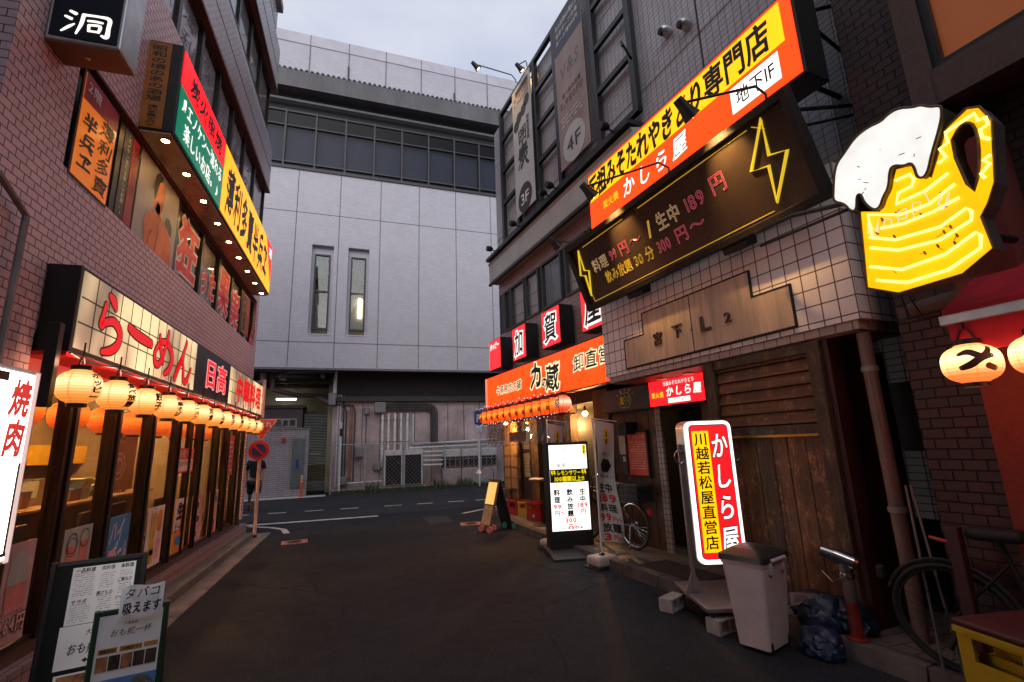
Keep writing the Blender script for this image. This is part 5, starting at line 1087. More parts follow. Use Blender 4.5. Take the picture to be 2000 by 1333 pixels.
spot(3.62, .5, 4.44, 4.53, 1.0, 4.68, 'black spot lamp on an arm in front of the left end of the yellow sign')
spot(2.4, .5, 4.44, 2.88, 1.0, 4.64, 'black spot lamp on an arm in front of the middle of the yellow sign')
spot(5.3, .35, 4.08, 6.2, .55, 4.75, 'black spot lamp on an arm below the plaster band', False)
spot(9.28, -.45, 10.4, 9.44, .6, 10.74, 'lit spot lamp on a long arm over the top of the black frame', True, 25)
spot(8.65, -.45, 10.35, 8.85, -.3, 10.5, 'small lit spot lamp at the top corner of the black frame', True, 25)
for (s, o, z, lab) in ((4.46, -.65, 7.5, 'round grey vent cap on the dark tile wall, left of two'), (4.1, -.65, 7.28, 'round grey vent cap on the dark tile wall, right of two')):
    t = thing('vent_cap', lab, 'vent', Q(s, o, z), RZR, 'vent caps on the dark tile wall'); MB().lathe([(.001, -.16), (.05, -.16), (.075, -.12), (.085, -.03), (.085, .0)], 20, (0, 0, 0), 'y').build('cap', alu, t, True); m = MB(); m.cyl((-.02, -.165, -.02), (-.02, -.1, -.02), .052, n=18); m.build('opening', dark, t)
t = thing('wall_bracket', 'short black bracket arm on the dark tile wall', 'bracket', Q(5.15, -.65, 7.6), RZR); m = MB(); m.tube([(-.1, 0, 0), (.2, -.5, .0), (.22, -.5, -.1)], .02); m.build('arm', black, t)
for i, (s, z) in enumerate(((10.9, 6.6), (9.4, 6.62), (7.9, 6.62), (7.6, 6.62), (5.7, 6.65), (4.5, 5.6))):
    t = thing('floodlight', NTH[i] + ' small black floodlight from the far end along the ledge', 'lamp', Q(s, -.3, z), RZR, 'floodlights along the ledge'); MB().lathe([(.03, -.1), (.07, -.1), (.075, 0), (.04, .06)], 14, (0, 0, .02), 'y').build('head', black, t, True); m = MB(); m.tube([(0, .05, 0), (0, .2, -.06)], .015); m.build('foot', black, t)
# ---------------------------------------------------------------- the dark brick house at the near right
brick = T('dark_brick', (.052, .013, .011), (.03, .014, .014), (.006, .005, .005), .13, .07, .012, .5, .6, .8, .35, .4, (.012, .01, .01))
stucco = M('grey_stucco', (.1, .065, .058), .9, 0, .1, 30, .6, .2)
B = thing('brick_house', 'dark brick house at the near right with a stucco pier and an amber upper window', 'building', Q(0, 0), RZR)
m = MB(); m.box(-2.02, -1.6, 0, .55, 0, 9); m.box(-1.6, 7, .25, .55, 0, 3.95); m.box(-1.6, 7, .06, .55, 5.9, 9); m.build('brick_wall', brick, B)
MB().box(-2.0, 7, .56, 5, 0, 8.9).build('core', dark, B)
m = MB(); m.box(-1.6, -1.47, -.08, .25, 0, 9); m.box(-1.47, 7, -.06, .25, 3.86, 4.13); m.build('stucco_pier', stucco, B)
MB().box(-1.47, -1.28, -.082, .25, 0, 3.5).build('red_glow_pier', M('red_glow_pier', (.2, .036, .026), .9, 0, .1, 30, .6, .2), B)  # red lantern glow on the lower stucco pier, put into its colour
MB().box(-1.6, -1.28, -.09, -.08, 0, 3.2).build('pier_face', M('red_glow_pier', (.2, .036, .026), .9), B)
m = MB()
for a, b in ((-1.47, -1.41), (-.4, -.32), (1.0, 1.08)): m.box(a, b, .0, .12, 4.13, 5.9)
m.box(-1.41, 1.0, .0, .12, 4.13, 4.2); W_ = m.build('amber_window', black, B); MB().box(-1.41, 6, .06, .07, 4.2, 5.9).build('pane', E('lit_amber_blind', (.5, .13, .03), .22, .2, 1.5, base=.6), W_)
MB().box(-2.0, 7, -.02, .25, 2.42, 2.5).build('cornice', stucco, B)
t = thing('awning', 'short red fabric awning on an aluminium rail above the orange lanterns', 'awning', Q(1.5, .6, 2.1), RZR)
m = MB(); m.box(0, 2.5, -.03, .03, .1, .16, .006); m.build('rail', alu, t)
redf = M('awning_red', (.5, .005, .022), .75, 0, .15, 5, .2)
m = MB(); m.prof([(.03, .165), (.03, .2), (.58, .5), (.58, .46)], 0, 2.5); m.prof([(-.012, .1), (.0, .1), (.004, -.07), (-.008, -.07)], .03, 2.5); m.build('fabric', redf, t)
lr = lantern(.135, .215, lantern_mat('lantern_paper_glow', (1, .62, .26), (1, .15, .03), 3.2, .3))
for i, s in enumerate((1.4, 1.1)):
    t = lr if i == 0 else lr.copy()
    if i:
        SC.collection.objects.link(t)
        for ch in [c for c in lr.children if c.name.split('.')[0] != 'lettering']: c = ch.copy(); SC.collection.objects.link(c); c.parent = t
    t.location = Q(s, .62, 1.96); t.rotation_euler = (0, 0, RZR); tag(t, ('orange paper lantern with brush strokes at the left end of the red awning', 'orange paper lantern at the right edge under the red awning')[i], 'lantern', 'lanterns under the red awning')
    bulb_light(t, .215, 1.6, (1, .26, .1), -.38)
    TX(0).brush([[(.02, .72, .05), (.3, .78, .1), (.65, .62, .1), (.95, .9, .06)], [(.05, .28, .08), (.3, .36, .11), (.6, .55, .1), (.9, .62, .07)], [(.75, .3, .1), (.95, .2, .08)]], -.0, .16, -.08, .09).build('lettering', M('brush_brown', (.06, .008, .004), .6), t, wrap(.135, .215))
m = MB(); m.tube([(-1.9, -.05, 2.46), (-1.2, -.05, 2.5), (0, -.05, 2.52)], .05, 10); m.build('pipe', stucco, B, True)
# ---- neon beer mug
S = thing('beer_mug_sign', 'big glowing yellow beer mug sign with white foam, neon tubes and a handle', 'sign', Q(1.85, .75, 2.42), RZR)
MBODY = [(0.123, 0.608), (0.076, 0.096), (0.243, 0.006), (0.564, 0.019), (0.713, 0.112), (0.698, 0.301), (0.74, 0.361), (0.786, 0.46), (0.837, 0.796), (0.803, 0.906), (0.751, 0.933), (0.643, 0.878), (0.605, 0.798), (0.527, 0.634), (0.467, 0.755), (0.367, 0.781), (0.308, 0.657), (0.234, 0.56)]
MHOLE = [(0.643, 0.774), (0.683, 0.423), (0.735, 0.547), (0.765, 0.706), (0.765, 0.816), (0.743, 0.852), (0.707, 0.856)]
MFOAM = [(0.009, 0.791), (0.004, 0.733), (0.066, 0.689), (0.095, 0.616), (0.13, 0.611), (0.147, 0.707), (0.172, 0.706), (0.184, 0.63), (0.225, 0.562), (0.263, 0.563), (0.292, 0.621), (0.332, 0.666), (0.357, 0.775), (0.386, 0.786), (0.432, 0.753), (0.467, 0.755), (0.48, 0.714), (0.481, 0.65), (0.51, 0.628), (0.54, 0.659), (0.572, 0.745), (0.649, 0.906), (0.666, 0.979), (0.66, 1.005), (0.616, 1.028), (0.576, 1.072), (0.544, 1.079), (0.466, 1.129), (0.402, 1.123), (0.371, 1.104), (0.286, 1.115), (0.201, 1.093), (0.127, 1.03), (0.053, 0.976)]
MLINE = [[(0.361, 0.7), (0.44, 0.7), (0.453, 0.655), (0.434, 0.622), (0.363, 0.616), (0.338, 0.553), (0.497, 0.561), (0.612, 0.607)], [(0.631, 0.53), (0.497, 0.473), (0.347, 0.478), (0.176, 0.56), (0.174, 0.414)], [(0.633, 0.444), (0.503, 0.419), (0.353, 0.416), (0.231, 0.439)], [(0.158, 0.409), (0.294, 0.335), (0.523, 0.318), (0.652, 0.371), (0.671, 0.342), (0.659, 0.295), (0.509, 0.244), (0.299, 0.264), (0.151, 0.34)], [(0.125, 0.222), (0.294, 0.14), (0.515, 0.153), (0.666, 0.221), (0.682, 0.195), (0.669, 0.13), (0.513, 0.061), (0.304, 0.054), (0.149, 0.121)], [(0.581, 0.687), (0.622, 0.704), (0.603, 0.767), (0.645, 0.783), (0.645, 0.846), (0.783, 0.874), (0.787, 0.826), (0.821, 0.822), (0.823, 0.776), (0.787, 0.77), (0.788, 0.72), (0.814, 0.694)], [(0.801, 0.609), (0.768, 0.595), (0.789, 0.563), (0.745, 0.526), (0.756, 0.496)]]
MHOP = [[(0.166, 0.423), (0.181, 0.506), (0.213, 0.419), (0.236, 0.492), (0.221, 0.41)], [(0.274, 0.474), (0.257, 0.427), (0.299, 0.409), (0.308, 0.459), (0.276, 0.484)], [(0.338, 0.407), (0.344, 0.485), (0.393, 0.493), (0.386, 0.433), (0.349, 0.44)], [(0.421, 0.416), (0.43, 0.507), (0.469, 0.498), (0.46, 0.45), (0.428, 0.455)], [(0.5, 0.534), (0.512, 0.466), (0.53, 0.477)], [(0.577, 0.483), (0.548, 0.448), (0.555, 0.404), (0.593, 0.425), (0.608, 0.487), (0.562, 0.4), (0.523, 0.419)]]

def plate(loops, y0, y1):
    """a flat outline with holes, given thickness"""
    mb = MB(); bm = mb.bm; es = []; lv = []
    for lp_ in loops:
        a = [bm.verts.new((x, y0, z)) for x, z in lp_]; lv.append(a)
        es += [bm.edges.new((a[i], a[(i + 1) % len(a)])) for i in range(len(a))]
    bmesh.ops.triangle_fill(bm, edges=es, use_beauty=True, normal=(0, -1, 0))
    fs = list(bm.faces); r = bmesh.ops.extrude_face_region(bm, geom=fs)
    for v in [g_ for g_ in r['geom'] if isinstance(g_, bmesh.types.BMVert)]: v.co.y = y1
    return mb
def smooth_loop(p, it=2):
    for _ in range(it):
        q = []
        for i in range(len(p)):
            a, b = p[i], p[(i + 1) % len(p)]; q += [(a[0] * .75 + b[0] * .25, a[1] * .75 + b[1] * .25), (a[0] * .25 + b[0] * .75, a[1] * .25 + b[1] * .75)]
        p = q
    return p
foamS, holeS = smooth_loop(MFOAM, 2), smooth_loop(MHOLE, 1)
plate([MBODY, holeS], 0, .12).build('case', M('mug_case', (.12, .1, .1), .5, .3), S)
plate([MBODY, holeS], -.01, -.001).build('yellow_face', E('mug_yellow', (1, .42, .0), 1.4, .3, 4), S)
plate([foamS], -.045, .115).build('foam_case', M('mug_case2', (.07, .06, .06), .5, .3), S)
plate([foamS], -.055, -.046).build('foam_face', E('mug_foam', (1, .98, .93), .93, .24, 7), S)
m = MB()
for lp_, y in ((MBODY, -.012), (holeS, -.012), (foamS, -.057)): m.tube([(x, y, z) for x, z in lp_], .008, 6, True)
m.build('rim', M('mug_rim', (.1, .045, .01), .5), S)
neon = E('neon_yellow', (1, .78, .16), 2.6, .03); m = MB()
for l_ in MLINE: m.tube([(x, -.03, z) for x, z in l_], .0085, 8)
m.build('neon_tube', neon, S, True); m = MB()
for l_ in MHOP: m.tube([(x, -.055, z) for x, z in l_], .0035, 6)
m.build('neon_lettering', E('neon_pale', (1, .68, .5), 1.0, .05), S, True); m = MB(); g = random.Random(6)
for x, z in [(.45 + g.uniform(-.25, .2), .5 + g.uniform(-.45, .1)) for _ in range(16)]: m.tube([(x, -.01, z), (x + .005, -.035, z + .01)], .006, 5); m.tube([(x, -.03, z), (x + g.uniform(-.04, .04), -.02, z + g.uniform(-.03, .03))], .002, 4)
for x, z in ((.2, .88), (.33, .93), (.19, .8), (.23, .75), (.45, .83), (.2, .72), (.52, .88), (.17, .69), (.49, .78)): m.tube([(x, -.058, z), (x + g.uniform(-.03, .03), -.07, z + g.uniform(-.015, .015))], .0028, 4)
m.build('tube_holder', M('holder', (.1, .05, .015), .5), S)
m = MB(); m.tube([(.2, .12, .25), (.2, .7, .3)], .025); m.tube([(.6, .12, .25), (.6, .6, .3)], .025); m.tube([(.2, .1, 0), (.12, .3, -.1), (.2, .5, -.05)], .006, 6); m.tube([(.24, .1, 0), (.2, .3, -.12), (.3, .6, -.05)], .006, 6); m.tube([(.0, .08, .75), (-.4, .1, .85), (-1.0, .45, 1.02)], .018); m.tube([(.0, .08, .7), (-1.0, .5, .9)], .013); m.build('bracket', black, S, True)
# ---------------------------------------------------------------- things standing in the alley
def at(x, y, z=0): return Vector((x, y, z))
# lit price board, one face turned to the camera
def yawz(p, q): d = Vector(q) - Vector(p); return math.atan2(d.y, d.x)
S = thing('price_lightbox', 'tall black framed white lit price board standing on the kerb', 'sign', at(2.72, 7.06), yawz((2.74, 7.0), (3.4, 6.9)))
wS = .66
MB().box(0, wS, 0, .3, .06, 1.62, .012).build('case', black, S); MB().prof([(-.42, 0), (-.42, .03), (-.1, .075), (.42, .075), (.7, .03), (.7, 0)], -.06, wS + .02).build('base', M('base_black', (.03, .028, .028), .55, 0, .25, 6, .1, .4), S)
wF = E('price_white', (1, .99, .95), 1.6, .08, 3)
MB().box(.035, wS - .035, -.008, -.001, .33, 1.575).build('face', wF, S)
cB = M('print_black', (.015, .013, .012), .5); cY = E('print_yellow', (1, .75, .0), .85, .05); cR = E('print_red_lit', (.85, .06, .03), .9, .05); cG = M('print_grey', (.3, .28, .26), .5)
TX(-.0095).rect(.035, wS - .035, 1.02, 1.215).build('black_band', cB, S)
o = TX(-.012, .0006).t('レモンサワー', .14, .52, 1.12, 1.205, bold=.03).t('100種類以上!!', .1, .57, 1.03, 1.115, bold=.045)
for x, s_ in ((.05, 1), (.09, 1), (.53, -1), (.57, -1)): o.pol([(x, 1.2), (x + .03, 1.2), (x + .025, 1.165), (x + .04, 1.165), (x + .015, 1.12), (x + .02, 1.15), (x + .002, 1.15)])
o.build('yellow_lettering', cY, S)
o = TX(-.011, .0006).t('料理', .075, .175, .72, .93, 'v', bold=.04).t('飲み放題', .275, .375, .52, .93, 'v', bold=.04).t('生中', .475, .575, .72, .93, 'v', bold=.04).t('全40席 個室完備', .17, .5, .345, .385, bold=.02); o.build('lettering', cB, S)
TX(-.011, .0006).t('99', .06, .19, .63, .72, bold=.04).t('円〜', .08, .25, .54, .63, bold=.035).t('189', .44, .6, .64, .735, bold=.04).t('円', .48, .57, .55, .64, bold=.035).t('300', .23, .41, .43, .52, bold=.04).t('円〜', .28, .44, .345 + .0, .43, bold=.035).build('red_lettering', cR, S)
TX(-.011, .0006).t('大電ネオン', .19, .5, 1.49, 1.53).t('電電レモン', .13, .55, 1.24, 1.31, bold=.005).build('grey_lettering', cG, S)
o = TX(-.0105)
for x in (.12, .32, .52): o.pol([(x, 1.0), (x + .02, 1.0), (x + .015, .975), (x + .025, .975), (x + .005, .94), (x + .01, .965), (x - .005, .965)])
o.pol([(.56, 1.57), (.62, 1.57), (.61, 1.47), (.625, 1.47), (.58, 1.36), (.585, 1.43), (.56, 1.43)]).build('bolt_mark', cY, S); TX(-.0125, .0005).t('3F', .56, .62, 1.43, 1.56, 'v', bold=.04).build('floor_lettering', cB, S)
# banner flags
clothm = M('flag_cloth', (.5, .46, .42), .85, 0, .08, 2, .1, .1)
def flag(p, top, rz, lab, h, w=.36, low=.28, txt=True):
    t = thing('banner_flag', lab, 'flag', p, rz, 'white banner flags')
    base = M('flag_base', (.5, .42, .39), .5, 0, .12, 5, .05, .35)
    MB().box(-.17, .17, -.14, .14, .015, .15, .045, 3).build('water_base', base, t, True); MB().box(-.19, .19, -.16, .16, 0, .02, .008).build('rubber_pad', black, t); MB().lathe([(.04, .145), (.04, .17), (.02, .175)], 14).build('cap', black, t)
    MB().tube([(0, 0, .15), (0, 0, top)], .0125, 8).build('pole', white, t, True); MB().tube([(0, 0, top - .01), (w + .05, -.02, top - .05)], .006, 6).build('arm', white, t)
    N, Mx = 26, 8
    def P(u, v): return (.015 + w * u * (1 - .12 * math.sin(3 * v)) , -.05 * math.sin(u * 4 + v * 5) * (.3 + v) - .02 * math.sin(v * 9), low + (h - low) * (1 - v) - .05 * u * (1 - v) + .02 * math.sin(u * 5) * v)
    m = MB(); grid = [[m.bm.verts.new(P(i / Mx, j / N)) for i in range(Mx + 1)] for j in range(N + 1)]
    for j in range(N):
        for i in range(Mx): m.bm.faces.new((grid[j][i], grid[j][i + 1], grid[j + 1][i + 1], grid[j + 1][i]))
    cl = m.build('cloth', clothm, t, True)
    def cv(x, y, z):
        u = x / w; v = 1 - (z - low) / (h - low); q = P(u, v); return (q[0], q[1] - .006 + (y + .004) * .3, q[2])
    if txt:
        TX().pol([(.14, h - .1), (.24, h - .1), (.22, h - .2), (.26, h - .2), (.17, h - .42), (.19, h - .28), (.12, h - .28)]).build('bolt_mark', M('flag_yellow', (.7, .5, .02), .6), cl, cv); TX(-.007).t('3F', .14, .24, h - .33, h - .12, 'v', bold=.04).build('lettering', inkblack, cl, cv)
    if txt and h - low > 1:
        TX().t('大電ネオン', .08, .3, h - .48, h - .42).t('電電レモン', .06, .32, h - .78, h - .72).t('生中', .06, .3, h - .98, h - .84, bold=.03).t('料理', .06, .3, h - 1.24, h - 1.12, bold=.03).t('放題', .06, .3, h - 1.5, h - 1.37, bold=.035).build('black_lettering', inkblack, cl, cv)
        TX().t('189', .04, .33, h - 1.12, h - .97, bold=.05).t('99', .04, .2, h - 1.37, h - 1.23, bold=.05).t('円〜', .2, .34, h - 1.36, h - 1.28, bold=.02).t('3', .06, .16, h - 1.62, h - 1.49, bold=.05).t('円〜', .17, .32, h - 1.6, h - 1.52, bold=.02).build('red_lettering', inkred, cl, cv)
        TX().pol([(.06, h - .6), (.12, h - .52), (.25, h - .52), (.31, h - .6), (.25, h - .69), (.12, h - .69)]).build('emblem', inkblack, cl, cv); TX(-.008).t('電レ', .12, .25, h - .66, h - .55, bold=.02).build('emblem_lettering', M('lemon_green', (.1, .3, .06), .5), cl, cv)
flag(at(3.08, 6.15), 1.93, .2, 'tall white banner flag with red prices on a water base, in front of the bicycle', 1.9)
flag(at(2.92, 7.5, .0), 2.0, .35, 'white banner flag rising behind the lit price board', 1.93, .34, .35)
# standing red and yellow light sign on its wheeled base
S = thing('roller_sign', 'rounded red and yellow standing light sign with white brushed letters on a wheeled base', 'sign', at(3.02, 4.06, .16), -.3)
w_, z0, z1 = .42, .3, 1.61
def rp(x0, x1, a, b, r, y0, y1): m = MB(); m.poly(rrect(x0, x1, a, b, r, 6), y0, y1); return m
rp(-.02, w_ + .02, z0, z1, .07, 0, .22).build('case', alu, S); rp(-.012, w_ + .012, z0 + .008, z1 - .008, .065, -.03, -.0005).build('white_edge', E('edge_white', (1, .95, .9), 1.6, .05), S); rp(.02, w_ - .02, z0 + .05, z1 - .04, .04, -.034, -.0305).build('black_line', inkblack, S)
rp(.03, w_ - .03, z0 + .06, z1 - .05, .03, -.038, -.0345).build('red_face', E('roller_red', (.92, .007, .012), 1.8, .1), S); MB().box(.045, .205, -.041, -.0385, z0 + .11, z1 - .1).build('yellow_face', yelE, S)
TX(-.0435, .0006).t('川越若松屋直営店', .055, .195, z0 + .13, z1 - .11, 'v', bold=.018, wob=.02).build('lettering', inkblack, S)
TX(-.0415, .0006).t('かしら屋', .205, .39, z0 + .08, z1 - .1, 'v', bold=.058, wob=.03, shear=.08, fill=.9).build('outline', inkblack, S); TX(-.044, .0006).t('かしら屋', .205, .39, z0 + .08, z1 - .1, 'v', bold=.018, wob=.03, shear=.08, fill=.9).build('white_lettering', letE, S)
pk = M('frame_steel_pink', (.36, .25, .24), .4, .6, .15, 7, .05, .3)
m = MB()
for x in (-.035, w_ + .035): m.box(x - .018, x + .018, .09, .13, .05, z1 - .22, .004)
m.build('upright', pk, S)
for x, sg in ((-.06, -1), (w_ + .06, 1)):
    m = MB(); m.tube([(x - .04 if sg < 0 else x + .04, .11 + .05 * math.cos(a), 1.28 + .06 * math.sin(a)) if False else (x + .05 * math.cos(a), .06, 1.27 + .06 * math.sin(a)) for a in [i * math.pi / 8 for i in range(16)]], .008, 6, True); m.build('handle', steel, S, True)
m = MB(); m.box(-.1, w_ + .12, -.34, .5, .0, .035, .006); m.poly([(-.035 - .09, .036), (-.035 + .09, .036), (-.035 + .02, .2), (-.035 - .02, .2)], .1, .12); m.poly([(w_ - .05, .036), (w_ + .12, .036), (w_ + .055, .2), (w_ + .015, .2)], .1, .12); m.build('base', M('base_grey', (.27, .23, .22), .5, .4, .15, 5, .05, .4), S)
for x in (-.06, w_ + .08):
    for y in (-.3, .46): MB().cyl((x, y - .0, -.03), (x + .03, y, -.03), .028, n=12).build('castor', black, S)
blk = M('cinder_block', (.36, .32, .3), .9, 0, .12, 12, .5, .35)
for (x, y, rz, lab) in ((2.93, 4.42, .45, 'hollow grey concrete block under the far corner of the standing light sign'), (2.98, 3.78, .2, 'grey concrete block under the near corner of the standing light sign')):
    t = thing('concrete_block', lab, 'block', at(x, y), rz, 'concrete blocks under the standing sign')
    m = MB(); m.box(-.13, .13, -.07, .07, 0, .022, .006); m.box(-.13, .13, -.07, .07, .098, .12, .006)
    for a in (-.13, -.015, .1): m.box(a, a + .03, -.069, .069, .02, .1)
    m.jit(.003, 20).build('block', blk, t)
# bin on wheels
t = thing('wheeled_bin', 'pale wheeled rubbish bin with a black lid in front of the wooden wall', 'bin', at(3.06, 3.42), yawz((2.86, 3.49), (2.93, 3.3)))
binm = M('bin_grey', (.58, .48, .48), .45, 0, .1, 3, .05, .25)
def taper(mb, z0, z1, a0, b0, a1, b1, bv=.03):
    A, B_ = rrect(-a0, a0, -b0, b0, bv, 4), rrect(-a1, a1, -b1, b1, bv, 4)
    la = [mb.bm.verts.new((x, y, z0)) for x, y in A]; lb = [mb.bm.verts.new((x, y, z1)) for x, y in B_]; n = len(la)
    for i in range(n): mb.bm.faces.new((la[i], la[(i + 1) % n], lb[(i + 1) % n], lb[i]))
    mb.bm.faces.new(la[::-1]); mb.bm.faces.new(lb); return mb
m = MB(); taper(m, .03, .64, .125, .165, .17, .205); m.build('body', binm, t, True)
m = MB(); taper(m, .62, .65, .175, .21, .18, .215); m.build('rim', binm, t, True)
lidm = M('bin_lid', (.016, .018, .018), .4, 0, .2, 4, .05, .2)
m = MB(); taper(m, .652, .69, .19, .225, .185, .22); taper(m, .69, .73, .185, .22, .12, .14, .05); m.build('lid', lidm, t, True)
m = MB(); m.tube([(.15, -.1, .66), (.2, -.1, .665), (.2, .1, .665), (.15, .1, .66)], .014, 8); m.box(.14, .19, -.12, -.08, .56, .66, .01); m.box(.14, .19, .08, .12, .56, .66, .01); m.build('handle', binm, t, True)
for y in (-.15, .12):
    w = MB().lathe([(.03, 0), (.055, .004), (.06, .015), (.055, .028), (.03, .03)], 20, (.08, y, .06), 'y').build('wheel', black, t, True); MB().lathe([(.001, -.002), (.02, -.002), (.02, .0)], 12, (.08, y, .06), 'y').build('hub', greymetal, w)
# standpipe
t = thing('fire_standpipe', 'fire standpipe with a red painted post and a chrome outlet by the wooden wall', 'standpipe', Q(2.57, .24, .118), RZR)
MB().lathe([(.075, 0), (.075, .012), (.045, .02), (.042, .12), (.04, .46)], 18).build('post', M('standpipe_red', (.22, .02, .015), .45, .1, .25, 7, .1, .5), t, True)
MB().lathe([(.043, .26), (.0435, .27), (.0435, .44), (.043, .45)], 18).build('grey_top', M('standpipe_grey', (.14, .1, .09), .5, .3), t, True)
chrome = M('chrome', (.75, .72, .7), .12, 1, .08, 20, 0, .2)
m = MB(); m.tube([(0, 0, .44), (0, 0, .5), (-.005, -.003, .55)], [.046, .05, .05], 18); m.cyl((.045, .025, .53), (-.06, -.035, .575), .054, .054, 22); m.lathe([(.05, .43), (.058, .43), (.058, .45), (.05, .45)], 18); m.build('head', chrome, t, True)
m = MB(); m.cyl((-.06, -.035, .575), (-.13, -.075, .6), .045, .043, 22); m.build('outlet_cap', chrome, t, True); m = MB(); m.cyl((.045, .025, .53), (.065, .037, .522), .05, .046, 20); m.build('end_cap', M('copper_dark', (.3, .16, .12), .25, .9), t, True)
m = MB(); m.tube([(-.17, -.09, .57), (-.15, -.07, .45), (-.08, -.06, .38), (-.02, -.05, .42)], .004, 5); m.build('chain', steel, t)
bagm = M('bag_blue', (.006, .017, .05), .42, 0, .3, 5, .1, 0)
for i, (s, o, r, lab) in enumerate(((2.86, .2, .17, 'dark blue rubbish bag slumped between the bin and the standpipe'), (2.72, .44, .13, 'small dark blue rubbish bag behind the wheel of the bin'), (2.72, .1, .15, 'dark blue rubbish bag behind the standpipe'))):
    t = thing('rubbish_bag', lab, 'bag', Q(s, o, .115 if o < .3 else 0), RZR, 'blue rubbish bags'); m = MB(); bmesh.ops.create_icosphere(m.bm, subdivisions=4, radius=r)
    for v in m.bm.verts:
        q = v.co * (7 / r * .2) + Vector((i * 3, 0, 0)); v.co *= 1 + .22 * noise.noise(q) + .12 * noise.noise(q * 2.5); v.co += noise.noise_vector(q * 5) * r * .09; v.co.x *= 1.25; v.co.z = max(v.co.z, -r * .6); v.co.z += r * .6; v.co.z *= .95
    m.build('bag', bagm, t, True)
# seats of crates at the near right corner
cry = M('crate_yellow', (.55, .33, .015), .4, 0, .12, 5, .03, .25); crr = M('crate_red', (.42, .012, .012), .4, 0, .15, 5, .03, .25)
def crate(name, lab, loc, rz, mat, w=.46, d=.36, h=.3, group=None, mark=None):
    t = thing(name, lab, 'crate', loc, rz, group); m = MB(); k = .018
    for y0, y1 in ((-d / 2, -d / 2 + k), (d / 2 - k, d / 2)):
        m.box(-w / 2, w / 2, y0, y1, 0, h * .5); m.box(-w / 2, w / 2, y0, y1, h * .86, h); m.box(-w / 2, -w * .33, y0, y1, h * .5, h * .86); m.box(w * .33, w / 2, y0, y1, h * .5, h * .86)
    for x0, x1 in ((-w / 2, -w / 2 + k), (w / 2 - k, w / 2)):
        m.box(x0, x1, -d / 2 + k, d / 2 - k, 0, h * .5); m.box(x0, x1, -d / 2 + k, d / 2 - k, h * .86, h); m.box(x0, x1, -d / 2 + k, -d * .3, h * .5, h * .86); m.box(x0, x1, d * .3, d / 2 - k, h * .5, h * .86)
    m.box(-w / 2 + k, w / 2 - k, -d / 2 + k, d / 2 - k, 0, .01)
    for i in range(1, 5): m.box(-w / 2 + i * w / 5 - .004, -w / 2 + i * w / 5 + .004, -d / 2 + k, d / 2 - k, .01, h * .6)
    m.build('shell', mat, t)
    m = MB(); m.box(-w / 2 - .008, w / 2 + .008, -d / 2 - .008, d / 2 + .008, h + .0, h + .012) if False else m.box(-w / 2 - .008, w / 2 + .008, -d / 2 - .01, -d / 2 - .001, h * .9, h, .003); m.box(-w / 2 - .008, w / 2 + .008, d / 2 + .001, d / 2 + .01, h * .9, h, .003); m.box(-w / 2 - .01, -w / 2 - .001, -d / 2, d / 2, h * .9, h, .003); m.box(w / 2 + .001, w / 2 + .01, -d / 2, d / 2, h * .9, h, .003); m.build('rim', mat, t)
    if mark: TX(-d / 2 - .003).pol([(.0 + (.05 if i % 2 == 0 else .02) * math.cos(math.pi / 2 + i * math.pi / 5), h * .27 + (.05 if i % 2 == 0 else .02) * math.sin(math.pi / 2 + i * math.pi / 5)) for i in range(10)]).build('star_mark', inkwhite, t)
    return t
cz = -.15
CX = Vector((3.17, 1.75, 0))
rc = crate('beer_crate', 'red plastic crate at the bottom of the near right corner stack', CX, cz, crr, .46, .36, .31, 'crates stacked in the near right corner')
crate('beer_crate', 'yellow plastic crate on the red one in the near right corner', CX + Vector((0, 0, .312)), cz, cry, .46, .36, .3, 'crates stacked in the near right corner')
t = thing('seat_cushion', 'dark maroon seat cushion lying on the yellow crate', 'cushion', CX + Vector((0, 0, .613)), cz); MB().box(-.24, .24, -.19, .19, 0, .035, .014, 3).build('cushion', M('cushion_maroon', (.07, .012, .014), .5, 0, .2, 6, .1), t, True)
t = thing('red_backrest', 'tall narrow dark red board with a peg standing behind the crates', 'board', Q(1.8, .32, .11), RZR)
MB().box(-.035, .035, -.03, .03, 0, .9, .008).build('board', M('board_red', (.04, .004, .004), .5, 0, .2, 6, .1, .3), t); m = MB(); m.cyl((-.03, 0, .8), (-.13, -.02, .82), .012, n=8); m.build('peg', M('peg_red', (.4, .05, .04), .4), t)
for i, (s, o, a) in enumerate(((2.12, .3, .02), (2.02, .28, .1))):
    t = thing('mop_pole', ('thin pale pole leaning by the rain pipe, left of two', 'thin pale pole leaning by the rain pipe, right of two')[i], 'pole', Q(s, o, .118), RZR, 'thin poles by the rain pipe'); m = MB(); m.tube([(.1, 0, 0), (-.02 - a, .25, 1.1)], .008, 6); m.build('pole', M('pole_pale', (.12, .12, .115), .4, .3), t)
